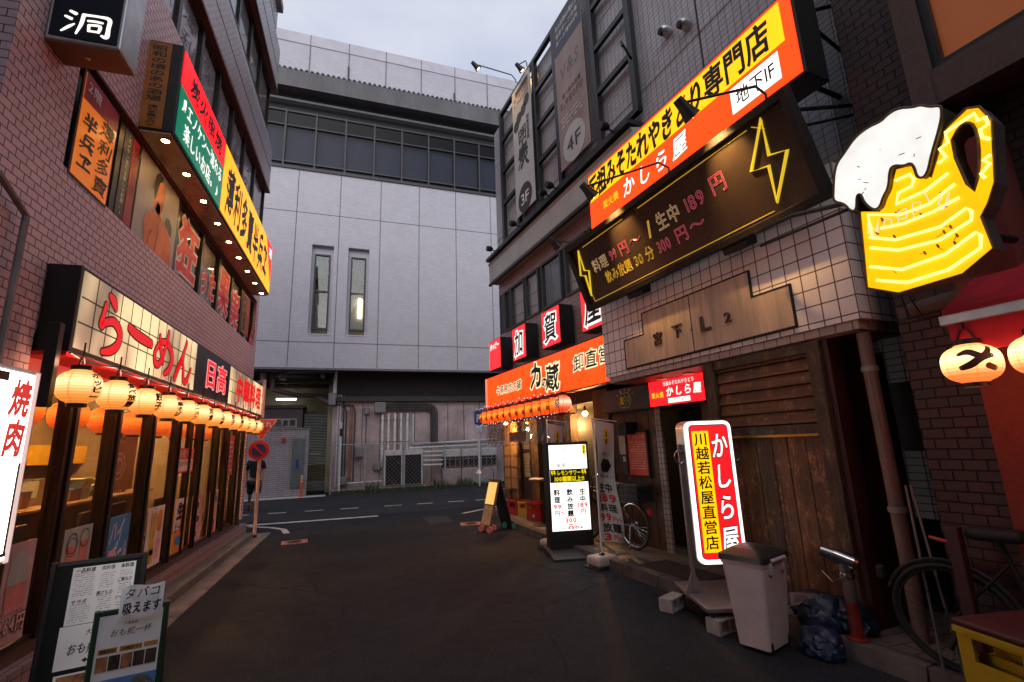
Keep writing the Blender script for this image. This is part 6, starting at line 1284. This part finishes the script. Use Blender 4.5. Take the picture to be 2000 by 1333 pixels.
# folding board held down with dumbbells, by the open shop
t = thing('folding_board', 'narrow folding menu board with a clip lamp, held down by dumbbells', 'sign board', at(2.58, 9.62), yawz((2.36, 9.74), (2.46, 9.4)) + 0)
bm_ = WOOD('board_wood', (.09, .05, .02), (.2, .12, .05), .6)
for sg, nm in ((-1, 'front_leaf'), (1, 'rear_leaf')):
    m = MB(); m.box(-.19, .19, -.015, .015, 0, .98, .004, 1); f = m.build(nm, bm_ if sg < 0 else black, t); f.location = (0, sg * .26, 0); f.rotation_euler.x = sg * .26
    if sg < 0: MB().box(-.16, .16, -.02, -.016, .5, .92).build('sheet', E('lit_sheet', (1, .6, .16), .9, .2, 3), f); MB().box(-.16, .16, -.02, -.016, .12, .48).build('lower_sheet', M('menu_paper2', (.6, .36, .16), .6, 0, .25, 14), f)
m = MB(); m.tube([(0, -.02, .95), (.02, -.05, 1.15), (-.1, -.12, 1.22), (-.2, -.2, 1.15)], .007, 6); m.build('lamp_arm', black, t); m = MB(); m.lathe([(.02, .05), (.06, -.03), (.055, -.03), (.015, .05)], 14, (-.22, -.24, 1.1)); m.build('lamp_shade', white, t, True)
for i, (p, rz, c, lab) in enumerate(((at(2.34, 9.62), .9, 'pink', 'pink dumbbell by the left foot of the folding board'), (at(2.42, 9.38), 1.0, 'pink', 'pink dumbbell by the near foot of the folding board'), (at(2.86, 9.8), .9, 'green', 'sea green dumbbell by the far foot of the folding board'), (at(2.98, 9.6), 1.1, 'green', 'sea green dumbbell by the right foot of the folding board'))):
    t = thing('dumbbell', lab, 'dumbbell', p + Vector((0, 0, .062)), rz, 'dumbbells at the folding board'); dm = M('dumbbell_' + c, (.5, .16, .13) if c == 'pink' else (.05, .25, .17), .5, 0, .1, 5)
    m = MB()
    m.cyl((-.09, 0, 0), (.09, 0, 0), .02, n=10); m.build('grip', dm, t, True)
    for a, b in ((-.15, -.07), (.07, .15)): m = MB(); m.cyl((a, 0, 0), (b, 0, 0), .06, n=6); m.build('weight', dm, t)
# crates, keg and table before the open shop
rc2 = RZR + .25
crate('beer_crate', 'red beer crate with a white star nearest on the pavement before the open shop', Q(9.16, -.52, .112), rc2, crr, .44, .34, .34, 'crates before the open shop', True)
crate('beer_crate', 'yellow beer crate between two red ones before the open shop', Q(9.75, -.55, .112), rc2, cry, .3, .34, .3, 'crates before the open shop')
crate('beer_crate', 'red beer crate behind the yellow one before the open shop', Q(10.2, -.5, .112), rc2, crr, .36, .3, .3, 'crates before the open shop')
t = thing('beer_keg', 'small steel keg standing by the straw screen', 'keg', Q(10.62, -.45, .112), RZR); MB().lathe([(.14, 0), (.15, .02), (.15, .1), (.145, .12), (.15, .14), (.15, .3), (.145, .32), (.15, .34), (.15, .42), (.1, .46), (.03, .47)], 24).build('body', steel, t, True); MB().lathe([(.13, .44), (.15, .44), (.15, .52), (.14, .52)], 24).build('collar', steel, t, True)
t = thing('standing_table', 'small round standing table with a menu before the open shop', 'table', Q(8.55, -.3, .112), RZR); MB().lathe([(.001, .8), (.27, .8), (.28, .815), (.28, .83), (.001, .83)], 28).build('top', bm_, t, True); MB().tube([(0, 0, .02), (0, 0, .8)], .03).build('leg', black, t, True); MB().lathe([(.001, 0), (.22, 0), (.22, .012), (.05, .03)], 24).build('foot', black, t, True)
t = thing('menu_card', 'white menu lying on the round standing table', 'menu', Q(8.62, -.25, .945), RZR + .3); m = MB(); m.prof([(-.12, 0), (0, .02), (.12, 0), (.12, .004), (0, .024), (-.12, .004)], -.16, .16); m.build('sheet', inkwhite, t)
# clear curtain with lettering in front of the open shop
t = thing('clear_curtain', 'wrinkled clear plastic curtain hung across the open shop under the lanterns', 'curtain', Q(11.2, -.22, 1.62), RZR)
m = MB(); N = 60
rows_ = [[m.bm.verts.new((x * 4.0 / N, -.05 * k + .03 * math.sin(x * 1.7 + k) * (k + .5) * .5, .47 - .235 * k + .02 * math.sin(x * .9 + k * 2))) for x in range(N + 1)] for k in range(3)]
for a, b in zip(rows_, rows_[1:]):
    for i in range(N): m.bm.faces.new((a[i], a[i + 1], b[i + 1], b[i]))
m.build('sheet', GLASS('curtain_plastic', (.82, .78, .7), .12, .9, .45), t, True)
TX(-.1, .001).t('テイクアウト', 1.35, 2.25, .27, .41, bold=.03).rows(.3, 1.3, .08, .36, 8, .7, 9).build('lettering', M('curtain_ink', (.08, .05, .02), .6), t)
TX(-.09).rect(1.5, 2.35, .05, .25).build('photo_strip', M('curtain_photo', (.3, .14, .06), .6, 0, .5, 12), t)
# bicycle: built once, copied for the dark one on the right
def bicycle(lab, p, rz):
    t = thing('bicycle', lab, 'bicycle', p, rz, 'parked bicycles')
    bl_ = M('bike_black', (.02, .02, .022), .35, .4); R0 = .31
    for x, nm in ((-.52, 'rear_wheel'), (.55, 'front_wheel')):
        m = MB(); m.tube([(x + R0 * math.cos(a), 0, .33 + R0 * math.sin(a)) for a in [i * 6.2832 / 40 for i in range(40)]], .019, 8, True); w = m.build(nm, M('tyre', (.02, .02, .02), .8), t, True)
        m = MB(); m.tube([(x + .288 * math.cos(a), 0, .33 + .288 * math.sin(a)) for a in [i * 6.2832 / 40 for i in range(40)]], .011, 6, True); m.build('rim', chrome, w, True)
        m = MB()
        for i in range(28): a = i * 6.2832 / 28; m.tube([(x + .02 * math.cos(a + 1), .02 * (-1) ** i, .33 + .02 * math.sin(a + 1)), (x + .285 * math.cos(a), 0, .33 + .285 * math.sin(a))], .0016, 3)
        m.build('spokes', steel, w); m = MB(); m.cyl((x, -.05, .33), (x, .05, .33), .022, n=12); m.build('hub', steel, w)
        m = MB(); m.tube([(x + .345 * math.cos(math.radians(a)), 0, .33 + .345 * math.sin(math.radians(a))) for a in range(-10 if x < 0 else 20, 191 if x > 0 else 170, 10)], .014, 6); m.build('mudguard', bl_, t, True)
    m = MB(); m.tube([(-.1, 0, .3), (.42, 0, .62)], .018, 8); m.tube([(-.1, 0, .3), (-.22, 0, .82)], .016, 8); m.tube([(-.1, .03, .3), (-.52, .05, .33)], .009, 6); m.tube([(-.1, -.03, .3), (-.52, -.05, .33)], .009, 6); m.tube([(-.2, .02, .7), (-.52, .05, .33)], .008, 6); m.tube([(-.2, -.02, .7), (-.52, -.05, .33)], .008, 6); m.tube([(.38, 0, .85), (.44, 0, .6), (.55, .045, .33)], .014, 8); m.tube([(.44, 0, .6), (.55, -.045, .33)], .012, 8); m.tube([(-.17, 0, .6), (.41, 0, .75)], .015, 8); m.build('frame', bl_, t, True)
    m = MB(); m.tube([(.2, -.28, .98), (.3, -.26, 1.0), (.36, -.1, .98), (.38, 0, .93), (.36, .1, .98), (.3, .26, 1.0), (.2, .28, .98)], .012, 8); m.tube([(.38, 0, .85), (.38, 0, .94)], .014); m.build('handlebar', chrome, t, True)
    for y in (-.28, .28): m = MB(); m.cyl((.2, y, .98), (.1, y * .98, .97), .017, n=10); m.build('grip', black, t, True)
    m = MB(); m.box(-.36, -.1, -.07, .07, .83, .9, .03, 3); m.build('saddle', black, t, True)
    m = MB()
    for z in (.66, .74, .82, .9): m.tube([(x, y, z) for x, y in ((-.82, -.15), (-.44, -.15), (-.44, .15), (-.82, .15))], .006, 5, True)
    for x, y in [(-.82 + i * .0633, s_ * .15) for i in range(7) for s_ in (-1, 1)] + [(xx, -.15 + i * .06) for i in range(6) for xx in (-.82, -.44)]: m.tube([(x, y, .66), (x, y, .9)], .004, 4)
    m.build('basket_wire', black, t); MB().box(-.81, -.45, -.14, .14, .665, .88).build('basket', M('basket_dark', (.025, .022, .02), .7), t)
    m = MB(); m.tube([(-.52, .06, .33), (-.58, .16, .0)], .008, 6); m.build('kickstand', steel, t); m = MB(); m.lathe([(.001, -.01), (.06, -.01), (.075, 0), (.06, .01)], 24, (-.1, -.05, .3), 'y'); m.tube([(-.1, -.07, .3), (0, -.07, .2)], .01, 6); m.tube([(-.1, .07, .3), (-.2, .07, .4)], .01, 6); m.build('crank', steel, t)
    m = MB(); m.tube([(-.52, -.07, .34), (-.5, -.09, .26), (-.55, -.09, .17)], .018, 6); m.lathe([(.001, -.012), (.04, -.01), (.04, .01)], 14, (-.52, -.06, .33), 'y'); m.build('gear', chrome, t, True)
    m = MB(); m.box(-.9, -.86, -.03, .03, .5, .58, .008); m.build('reflector', E('reflector_red', (.5, .01, .01), .15, .05), t)
    return t
bk = bicycle('black bicycle parked behind the lit price board, its basket wheel showing right of the flag', Q(6.4, -.3, .11), RZR + math.pi + .06)
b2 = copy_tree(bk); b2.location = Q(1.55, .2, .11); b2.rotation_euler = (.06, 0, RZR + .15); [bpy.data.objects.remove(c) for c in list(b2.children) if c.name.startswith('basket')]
shade_black = M('shaded_bike_black', (.006, .006, .006), .7, 0)  # shade of the dark corner put into this bicycle's colour
for c in b2.children_recursive: c.material_slots[0].link = 'OBJECT'; c.material_slots[0].material = shade_black
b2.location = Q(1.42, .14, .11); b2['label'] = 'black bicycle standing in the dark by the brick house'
# boards at the near left
def tiltboard(name, lab, loc, rz, w, h, frm, tilt, fw_=.03):
    t = thing(name, lab, 'menu board', loc, rz)
    fr_ = bpy.data.objects.new('front_leaf', None) if False else None
    m = MB(); m.box(-w / 2, -w / 2 + fw_, -.012, .012, 0, h, .004, 1); m.box(w / 2 - fw_, w / 2, -.012, .012, 0, h, .004, 1); m.box(-w / 2 + fw_, w / 2 - fw_, -.012, .012, h - fw_, h, .004, 1); m.box(-w / 2 + fw_, w / 2 - fw_, -.012, .012, .08, .08 + fw_, .004, 1)
    f = m.build('frame', frm, t); f.rotation_euler.x = -tilt
    MB().box(-w / 2 + fw_, w / 2 - fw_, -.004, .006, .1, h - fw_).build('panel', M('board_slate', (.01, .011, .011), .65, 0, .15, 6, 0, 0, .2), f)
    m = MB(); m.box(-w / 2, -w / 2 + fw_, -.012, .012, 0, h * 1.0); m.box(w / 2 - fw_, w / 2, -.012, .012, 0, h * 1.0); b = m.build('rear_leg', frm, t); b.location = (0, h * math.sin(tilt) * 2, 0); b.rotation_euler.x = tilt
    return t, f
paper = M('menu_white', (.92, .92, .92), .45, 0, .05, 3); foodm = M('food_photo', (.55, .22, .09), .5, 0, .6, 22); foodd = M('food_photo_dark', (.07, .04, .03), .5, 0, .6, 18); skyp = M('photo_sky', (.15, .36, .85), .5, 0, .25, 2.5)
tA, fA = tiltboard('menu_board', 'black folding menu board with handwritten white menus, taller of two at the near left', at(-1.58, 3.93), .27, .5, .98, black, .2)
o = MB(); o.box(-.135, .19, -.0075, -.0045, .6, .935); o.build('menu_sheet', paper, fA)
TX(-.009, .0005).t('一品料理', -.12, -.02, .9, .93, bold=.02, wob=.03, shear=.1).t('肉料理', .01, .08, .9, .93, bold=.01, wob=.03).t('串料理', .11, .18, .9, .93, bold=.02, wob=.03).t('サラダ', -.12, -.04, .715, .745, bold=.02, wob=.03).t('揚げもの', .0, .085, .75, .78, bold=.01, wob=.03).t('ご飯もの', .1, .18, .82, .845, bold=.01, wob=.03).t('デザート', .1, .18, .71, .735, bold=.01, wob=.03).rows(-.12, -.02, .76, .89, 10, .25, 1).rows(.01, .085, .79, .89, 8, .25, 2).rows(.11, .18, .85, .89, 4, .25, 3).rows(-.12, -.02, .61, .705, 7, .25, 4).rows(.01, .085, .61, .745, 10, .25, 5).rows(.11, .18, .745, .81, 5, .25, 6).rows(.11, .18, .61, .7, 6, .25, 7).build('lettering', inkblack, fA)
TX(-.0088).rect(-.12, -.03, .895, .897).rect(.0, .08, .748, .75).rect(-.12, -.04, .712, .714).rect(.1, .17, .818, .82).build('red_rule', inkred, fA)
MB().box(-.15, .2, -.0075, -.0045, .36, .597).build('name_sheet', paper, fA); TX(-.009, .0005).t('大衆酒場', -.02, .1, .53, .57, wob=.04, shear=.1).t('おも舵一杯', -.1, .14, .43, .5, wob=.04, shear=.1, bold=.01).pol([(-.02, .395), (.0, .41), (.0, .4), (.03, .4), (.03, .39), (.0, .39), (.0, .38)]).rows(.05, .15, .385, .405, 1, .6).build('lettering', inkblack, fA)
MB().box(-.14, .19, -.0075, -.0045, .12, .335).build('photo_sheet', paper, fA); MB().box(-.125, .175, -.0095, -.0078, .25, .325).build('photo', foodm, fA); MB().box(-.125, .0, -.0095, -.0078, .13, .24).build('photo', foodm, fA); MB().box(.01, .175, -.0095, -.0078, .13, .24).build('photo', foodd, fA)
tB, fB = tiltboard('menu_board', 'smaller green framed menu board with food photographs at the near left', at(-1.0, 2.86), .23, .29, .91, M('green_frame', (.012, .045, .018), .5, 0, .2, 6, 0, .3), .16, .022)
MB().box(-.122, .122, -.0075, -.0045, .3, .885).build('menu_sheet', paper, fB)
TX(-.009, .0004).t('大衆酒場', -.025, .025, .835, .85).t('おも舵一杯', -.075, .085, .79, .825, wob=.04, shear=.1).t('酒類提供!!', -.105, -.045, .727, .745, bold=.02).t('24時まで!!', -.025, .05, .727, .745, bold=.02).build('lettering', inkblack, fB)
TX(-.0085).rect(-.11, -.04, .725, .747).rect(-.03, .055, .725, .747).rect(.062, .115, .727, .747).build('orange_tag', M('tag_orange', (.6, .3, .05), .5), fB)
for i, mt in enumerate((foodm, foodd, foodm, foodd, foodd)): MB().box(-.112 + i * .046, -.112 + i * .046 + .042, -.0095, -.0078, .655, .715).build('photo', mt, fB)
MB().box(-.122, .122, -.0095, -.0078, .3, .62).build('sky_photo', skyp, fB); TX(-.011).pol([(.03, .6), (.06, .62), (.1, .6), (.12, .57), (.08, .59), (.1, .54), (.07, .58), (.06, .5), (.05, .58), (.02, .56)]).build('palm_photo', M('palm_print', (.16, .17, .12), .5, 0, .4, 30), fB)
TX(-.012, .0005).t('も開催中!!', -.02, .115, .49, .54, bold=.03).build('title', inkblack, fB); TX(-.012, .0005).t('昼飲み', -.115, -.03, .49, .535, bold=.03).build('red_title', inkred, fB)
t = thing('paper_note', 'white handwritten note taped on top of the green framed board', 'note', at(-.985, 2.95, .89), .23); t.rotation_euler = (-.12, .0, .25)
m = MB(); N = 8
rws = [[m.bm.verts.new((-.085 + .17 * i / N, .012 * math.sin(i * 1.1 + k) + .006 * k, -.02 + .13 * k / 3 + .006 * math.sin(i * .9))) for i in range(N + 1)] for k in range(4)]
for a, b in zip(rws, rws[1:]):
    for i in range(N): m.bm.faces.new((a[i], a[i + 1], b[i + 1], b[i]))
m.build('sheet', M('note_white', (.95, .95, .95), .3, 0, .04), t, True, fix=False); TX(-.02, .0006).t('タバコ', -.07, .075, .055, .105, bold=.01, wob=.03, shear=.1).t('吸えます', -.07, .08, -.01, .045, bold=.035, wob=.03, shear=.05).build('lettering', inkblack, t)
# stop sign
t = thing('stop_sign', 'white pole with a red triangular stop plate and a round no parking plate', 'road sign', at(-1.94, 11.1), .15)
polem = M('pole_pink', (.6, .42, .4), .5, 0, .1, 8, .05, .4)
MB().tube([(0, 0, 0), (-.02, 0, 3.12)], .035, 12).build('pole', polem, t, True); MB().lathe([(.05, 0), (.05, .05), (.036, .06)], 12).build('foot', iron, t)
tri = [(-.29, 2.3), (.28, 2.3), (.0, 1.86)]
p = MB().poly(tri, -.06, -.05).build('triangle', M('sign_red', (.62, .02, .02), .35, 0, .05), t); m = MB()
for a, b in zip(tri, tri[1:] + tri[:1]):
    q = [(a[0] * .93, (a[1] - 2.16) * .93 + 2.16), (b[0] * .93, (b[1] - 2.16) * .93 + 2.16)]; m.tube([(q[0][0], -.062, q[0][1]), (q[1][0], -.062, q[1][1])], .006, 4)
m.build('white_edge', inkwhite, p); TX(-.064, .001).t('とまれ', -.17, .17, 2.13, 2.26, bold=.03).build('lettering', inkwhite, p)
p = MB().lathe([(.001, -.065), (.185, -.065), (.19, -.06), (.19, -.05)], 32, (-.03, 0, 1.68), 'y').build('disc', M('sign_red', (.62, .02, .02), .35, 0, .05), t, True)
o = TX(-.068); o.disc(-.03, 1.68, .128, n=28).build('blue_face', M('sign_blue', (.015, .06, .26), .4), p); TX(-.071).pol([(-.03 - .105, 1.68 + .075), (-.03 - .075, 1.68 + .105), (-.03 + .105, 1.68 - .075), (-.03 + .075, 1.68 - .105)]).build('red_bar', M('sign_red', (.62, .02, .02), .35, 0, .05), p)
# ---- a passer-by
def skin(name, joints, edges, mat, parent, root=0, sub=2):
    me = bpy.data.meshes.new(name); me.from_pydata([j[0] for j in joints], edges, []); o = bpy.data.objects.new(name, me); SC.collection.objects.link(o)
    sm = o.modifiers.new('skin', 'SKIN'); sm.use_smooth_shade = True; o.modifiers.new('sub', 'SUBSURF').levels = sub; o.modifiers['sub'].render_levels = sub
    for v, j in zip(me.skin_vertices[0].data, joints): r = j[1]; v.radius = r if isinstance(r, tuple) else (r, r); v.use_root = False
    me.skin_vertices[0].data[root].use_root = True
    dg = bpy.context.evaluated_depsgraph_get(); m2 = bpy.data.meshes.new_from_object(o.evaluated_get(dg)); bpy.data.objects.remove(o)
    m2.name = name; m2.materials.clear(); m2.materials.append(mat); m2.shade_smooth(); o = bpy.data.objects.new(name, m2); SC.collection.objects.link(o); o.parent = parent; return o
skinm = M('skin', (.4, .2, .13), .55, 0, .08, 5); tee = M('tee_black', (.014, .015, .017), .85, 0, .2, 8, .2); hairm = M('hair_dark', (.02, .014, .01), .6, 0, .2, 20, .3)
t = thing('person', 'person in black tee shirt and shorts walking away along the road behind the stop sign', 'person', at(-2.9, 16.05), math.radians(8))
J = [((0, 0, .86), (.14, .1)), ((0, .0, 1.0), (.13, .095)), ((0, .01, 1.2), (.15, .1)), ((0, .0, 1.36), (.12, .08)), ((0, .0, 1.45), .05), ((0, -.02, 1.52), .065), ((0, -.02, 1.62), .085), ((0, -.01, 1.69), .06),
     ((.17, 0, 1.36), .055), ((.22, -.02, 1.12), .042), ((.2, -.14, .92), .033), ((.19, -.2, .84), .03), ((-.17, 0, 1.36), .055), ((-.22, .06, 1.12), .042), ((-.22, .0, .9), .033), ((-.21, -.05, .82), .03),
     ((.09, 0, .82), .085), ((.1, -.08, .46), .058), ((.1, .02, .1), .038), ((.1, .02, .04), .036), ((.1, -.14, .03), .03), ((-.09, 0, .82), .085), ((-.1, .1, .46), .058), ((-.12, .38, .24), .038), ((-.12, .43, .2), .036), ((-.12, .42, .06), .03)]
Ed = [(0, 1), (1, 2), (2, 3), (3, 4), (4, 5), (5, 6), (6, 7), (3, 8), (8, 9), (9, 10), (10, 11), (3, 12), (12, 13), (13, 14), (14, 15), (0, 16), (16, 17), (17, 18), (18, 19), (19, 20), (0, 21), (21, 22), (22, 23), (23, 24), (24, 25)]
bd = skin('body', J, Ed, skinm, t)
skin('tee_shirt', [((0, 0, .84), (.165, .125)), ((0, .01, 1.1), (.165, .12)), ((0, .01, 1.3), (.165, .115)), ((0, .0, 1.4), (.1, .08)), ((.18, 0, 1.37), .078), ((.24, -.01, 1.16), .068), ((-.18, 0, 1.37), .078), ((-.24, .04, 1.16), .068)], [(0, 1), (1, 2), (2, 3), (2, 4), (4, 5), (2, 6), (6, 7)], tee, bd)
skin('shorts', [((0, 0, .88), (.16, .12)), ((.09, 0, .8), .115), ((.105, -.08, .46), .095), ((-.09, 0, .8), .115), ((-.105, .08, .46), .095)], [(0, 1), (1, 2), (0, 3), (3, 4)], tee, bd)
m = MB(); m.sph((0, .0, 1.65), .1, (1, 1.08, .9), 18); m.jit(.006, 20).build('hair', hairm, bd, True)
m = MB(); m.sph((-.0, -.1, 1.6), .016, (.8, 1, 1.3), 8); m.build('nose', skinm, bd, True); m = MB(); m.sph((.09, 0, 1.6), .022, (.4, 1, 1.4), 8); m.sph((-.09, 0, 1.6), .022, (.4, 1, 1.4), 8); m.build('ear', skinm, bd, True)
for x in (-.035, .035): m = MB(); m.sph((x, -.098, 1.635), .012, n=8); m.build('eye', inkblack, bd, True)
for sg, hp in ((1, (.19, -.2, .84)), (-1, (-.21, -.05, .82))):
    hj = [(hp, .03), ((hp[0], hp[1] - .01, hp[2] - .06), (.032, .016))]; he = [(0, 1)]
    for k, (dx, l_) in enumerate(((-.024, .06), (-.008, .072), (.008, .068), (.022, .054))): i0 = len(hj); hj += [((hp[0] + dx, hp[1] - .015, hp[2] - .085), .009), ((hp[0] + dx * 1.1, hp[1] - .02, hp[2] - .085 - l_ * .5), .0085), ((hp[0] + dx * 1.1, hp[1] - .01, hp[2] - .085 - l_), .007)]; he += [(1, i0), (i0, i0 + 1), (i0 + 1, i0 + 2)]
    i0 = len(hj); hj += [((hp[0], hp[1] - .04, hp[2] - .05), .01), ((hp[0], hp[1] - .05, hp[2] - .085), .008)]; he += [(0, i0), (i0, i0 + 1)]
    skin('hand', hj, he, skinm, bd, 0, 1)
for x, y, z, rx in ((.1, -.05, .0, 0), (-.12, .42, .05, -.9)):
    m = MB(); m.box(-.05, .05, -.16, .1, 0, .07, .03, 3); s_ = m.build('shoe', M('shoe_tan', (.3, .16, .09), .6), bd, True); s_.location = (x, y, z); s_.rotation_euler.x = rx
t = thing('backpack', 'dark backpack worn by the walking person', 'backpack', at(-2.93, 16.2, .85), math.radians(8)); m = MB(); m.box(-.15, .15, .05, .23, 0, .44, .06, 3); m.build('bag', M('bag_dark', (.02, .022, .026), .7, 0, .2, 10, .2), t, True); m = MB(); m.box(-.11, .11, .2, .27, .05, .24, .03, 3); m.build('pocket', M('bag_dark2', (.028, .026, .028), .7), t, True)
for x in (-.11, .11): m = MB(); m.tube([(x, .08, .42), (x, -.02, .55), (x, -.14, .45), (x, -.13, .2), (x, .05, .08)], .014, 6); m.build('strap', black, t, True)
# a seated guest inside the noodle shop
t = thing('person', 'seated guest with brown hair behind the first pane of the noodle shop', 'person', L(4.62, -.62), RZL + 1.2)
bd = skin('body', [((0, 0, .5), (.15, .12)), ((0, 0, .75), (.14, .1)), ((0, 0, .98), (.14, .09)), ((0, 0, 1.08), .05), ((0, -.02, 1.15), .065), ((0, -.02, 1.24), .085), ((0, -.01, 1.3), .06), ((.17, 0, .98), .055), ((.2, -.05, .75), .045), ((.1, -.28, .72), .035), ((-.17, 0, .98), .055), ((-.2, -.05, .75), .045), ((-.1, -.28, .72), .035), ((.1, -.15, .5), .08), ((.1, -.42, .48), .06), ((.1, -.42, .06), .04), ((-.1, -.15, .5), .08), ((-.1, -.42, .48), .06), ((-.1, -.42, .06), .04)], [(0, 1), (1, 2), (2, 3), (3, 4), (4, 5), (5, 6), (2, 7), (7, 8), (8, 9), (2, 10), (10, 11), (11, 12), (0, 13), (13, 14), (14, 15), (0, 16), (16, 17), (17, 18)], M('guest_dark', (.07, .045, .035), .8), t)
m = MB(); m.sph((0, .0, 1.25), .115, (1, 1.1, .95), 18); m.jit(.008, 18).build('hair', M('hair_brown', (.3, .13, .03), .5, 0, .3, 30, .3), bd, True)

# ---------------------------------------------------------------- unseen blocks added behind the camera to darken the alley
for (a, b, c, d, h, lab) in ((-9, -2.5, -9, 2.2, 9.5, 'plain tiled house behind the camera on the left'), (-9, 12, -16, -9.5, 10, 'plain tiled house closing the alley behind the camera')):
    t = thing('sky_blocker', lab, 'building', (0, 0, 0)); m = MB(); m.box(a, b, c, d, 0, h); m.build('wall', M('plain_plaster', (.3, .29, .3), .8), t); MB().box(a - .1, b + .1, c - .1, d + .1, h + .002, h + .25).build('roof', conc, t)
    for k in range(3): MB().box(b - .02, b + .04, c + 1.2 + k * 2.6, c + 2.6 + k * 2.6, 3.6, 4.9).build('window', wgrey, t) if d > 0 else MB().box(-5 + k * 4, -3.4 + k * 4, d - .02, d + .04, 3.6, 4.9).build('window', wgrey, t)
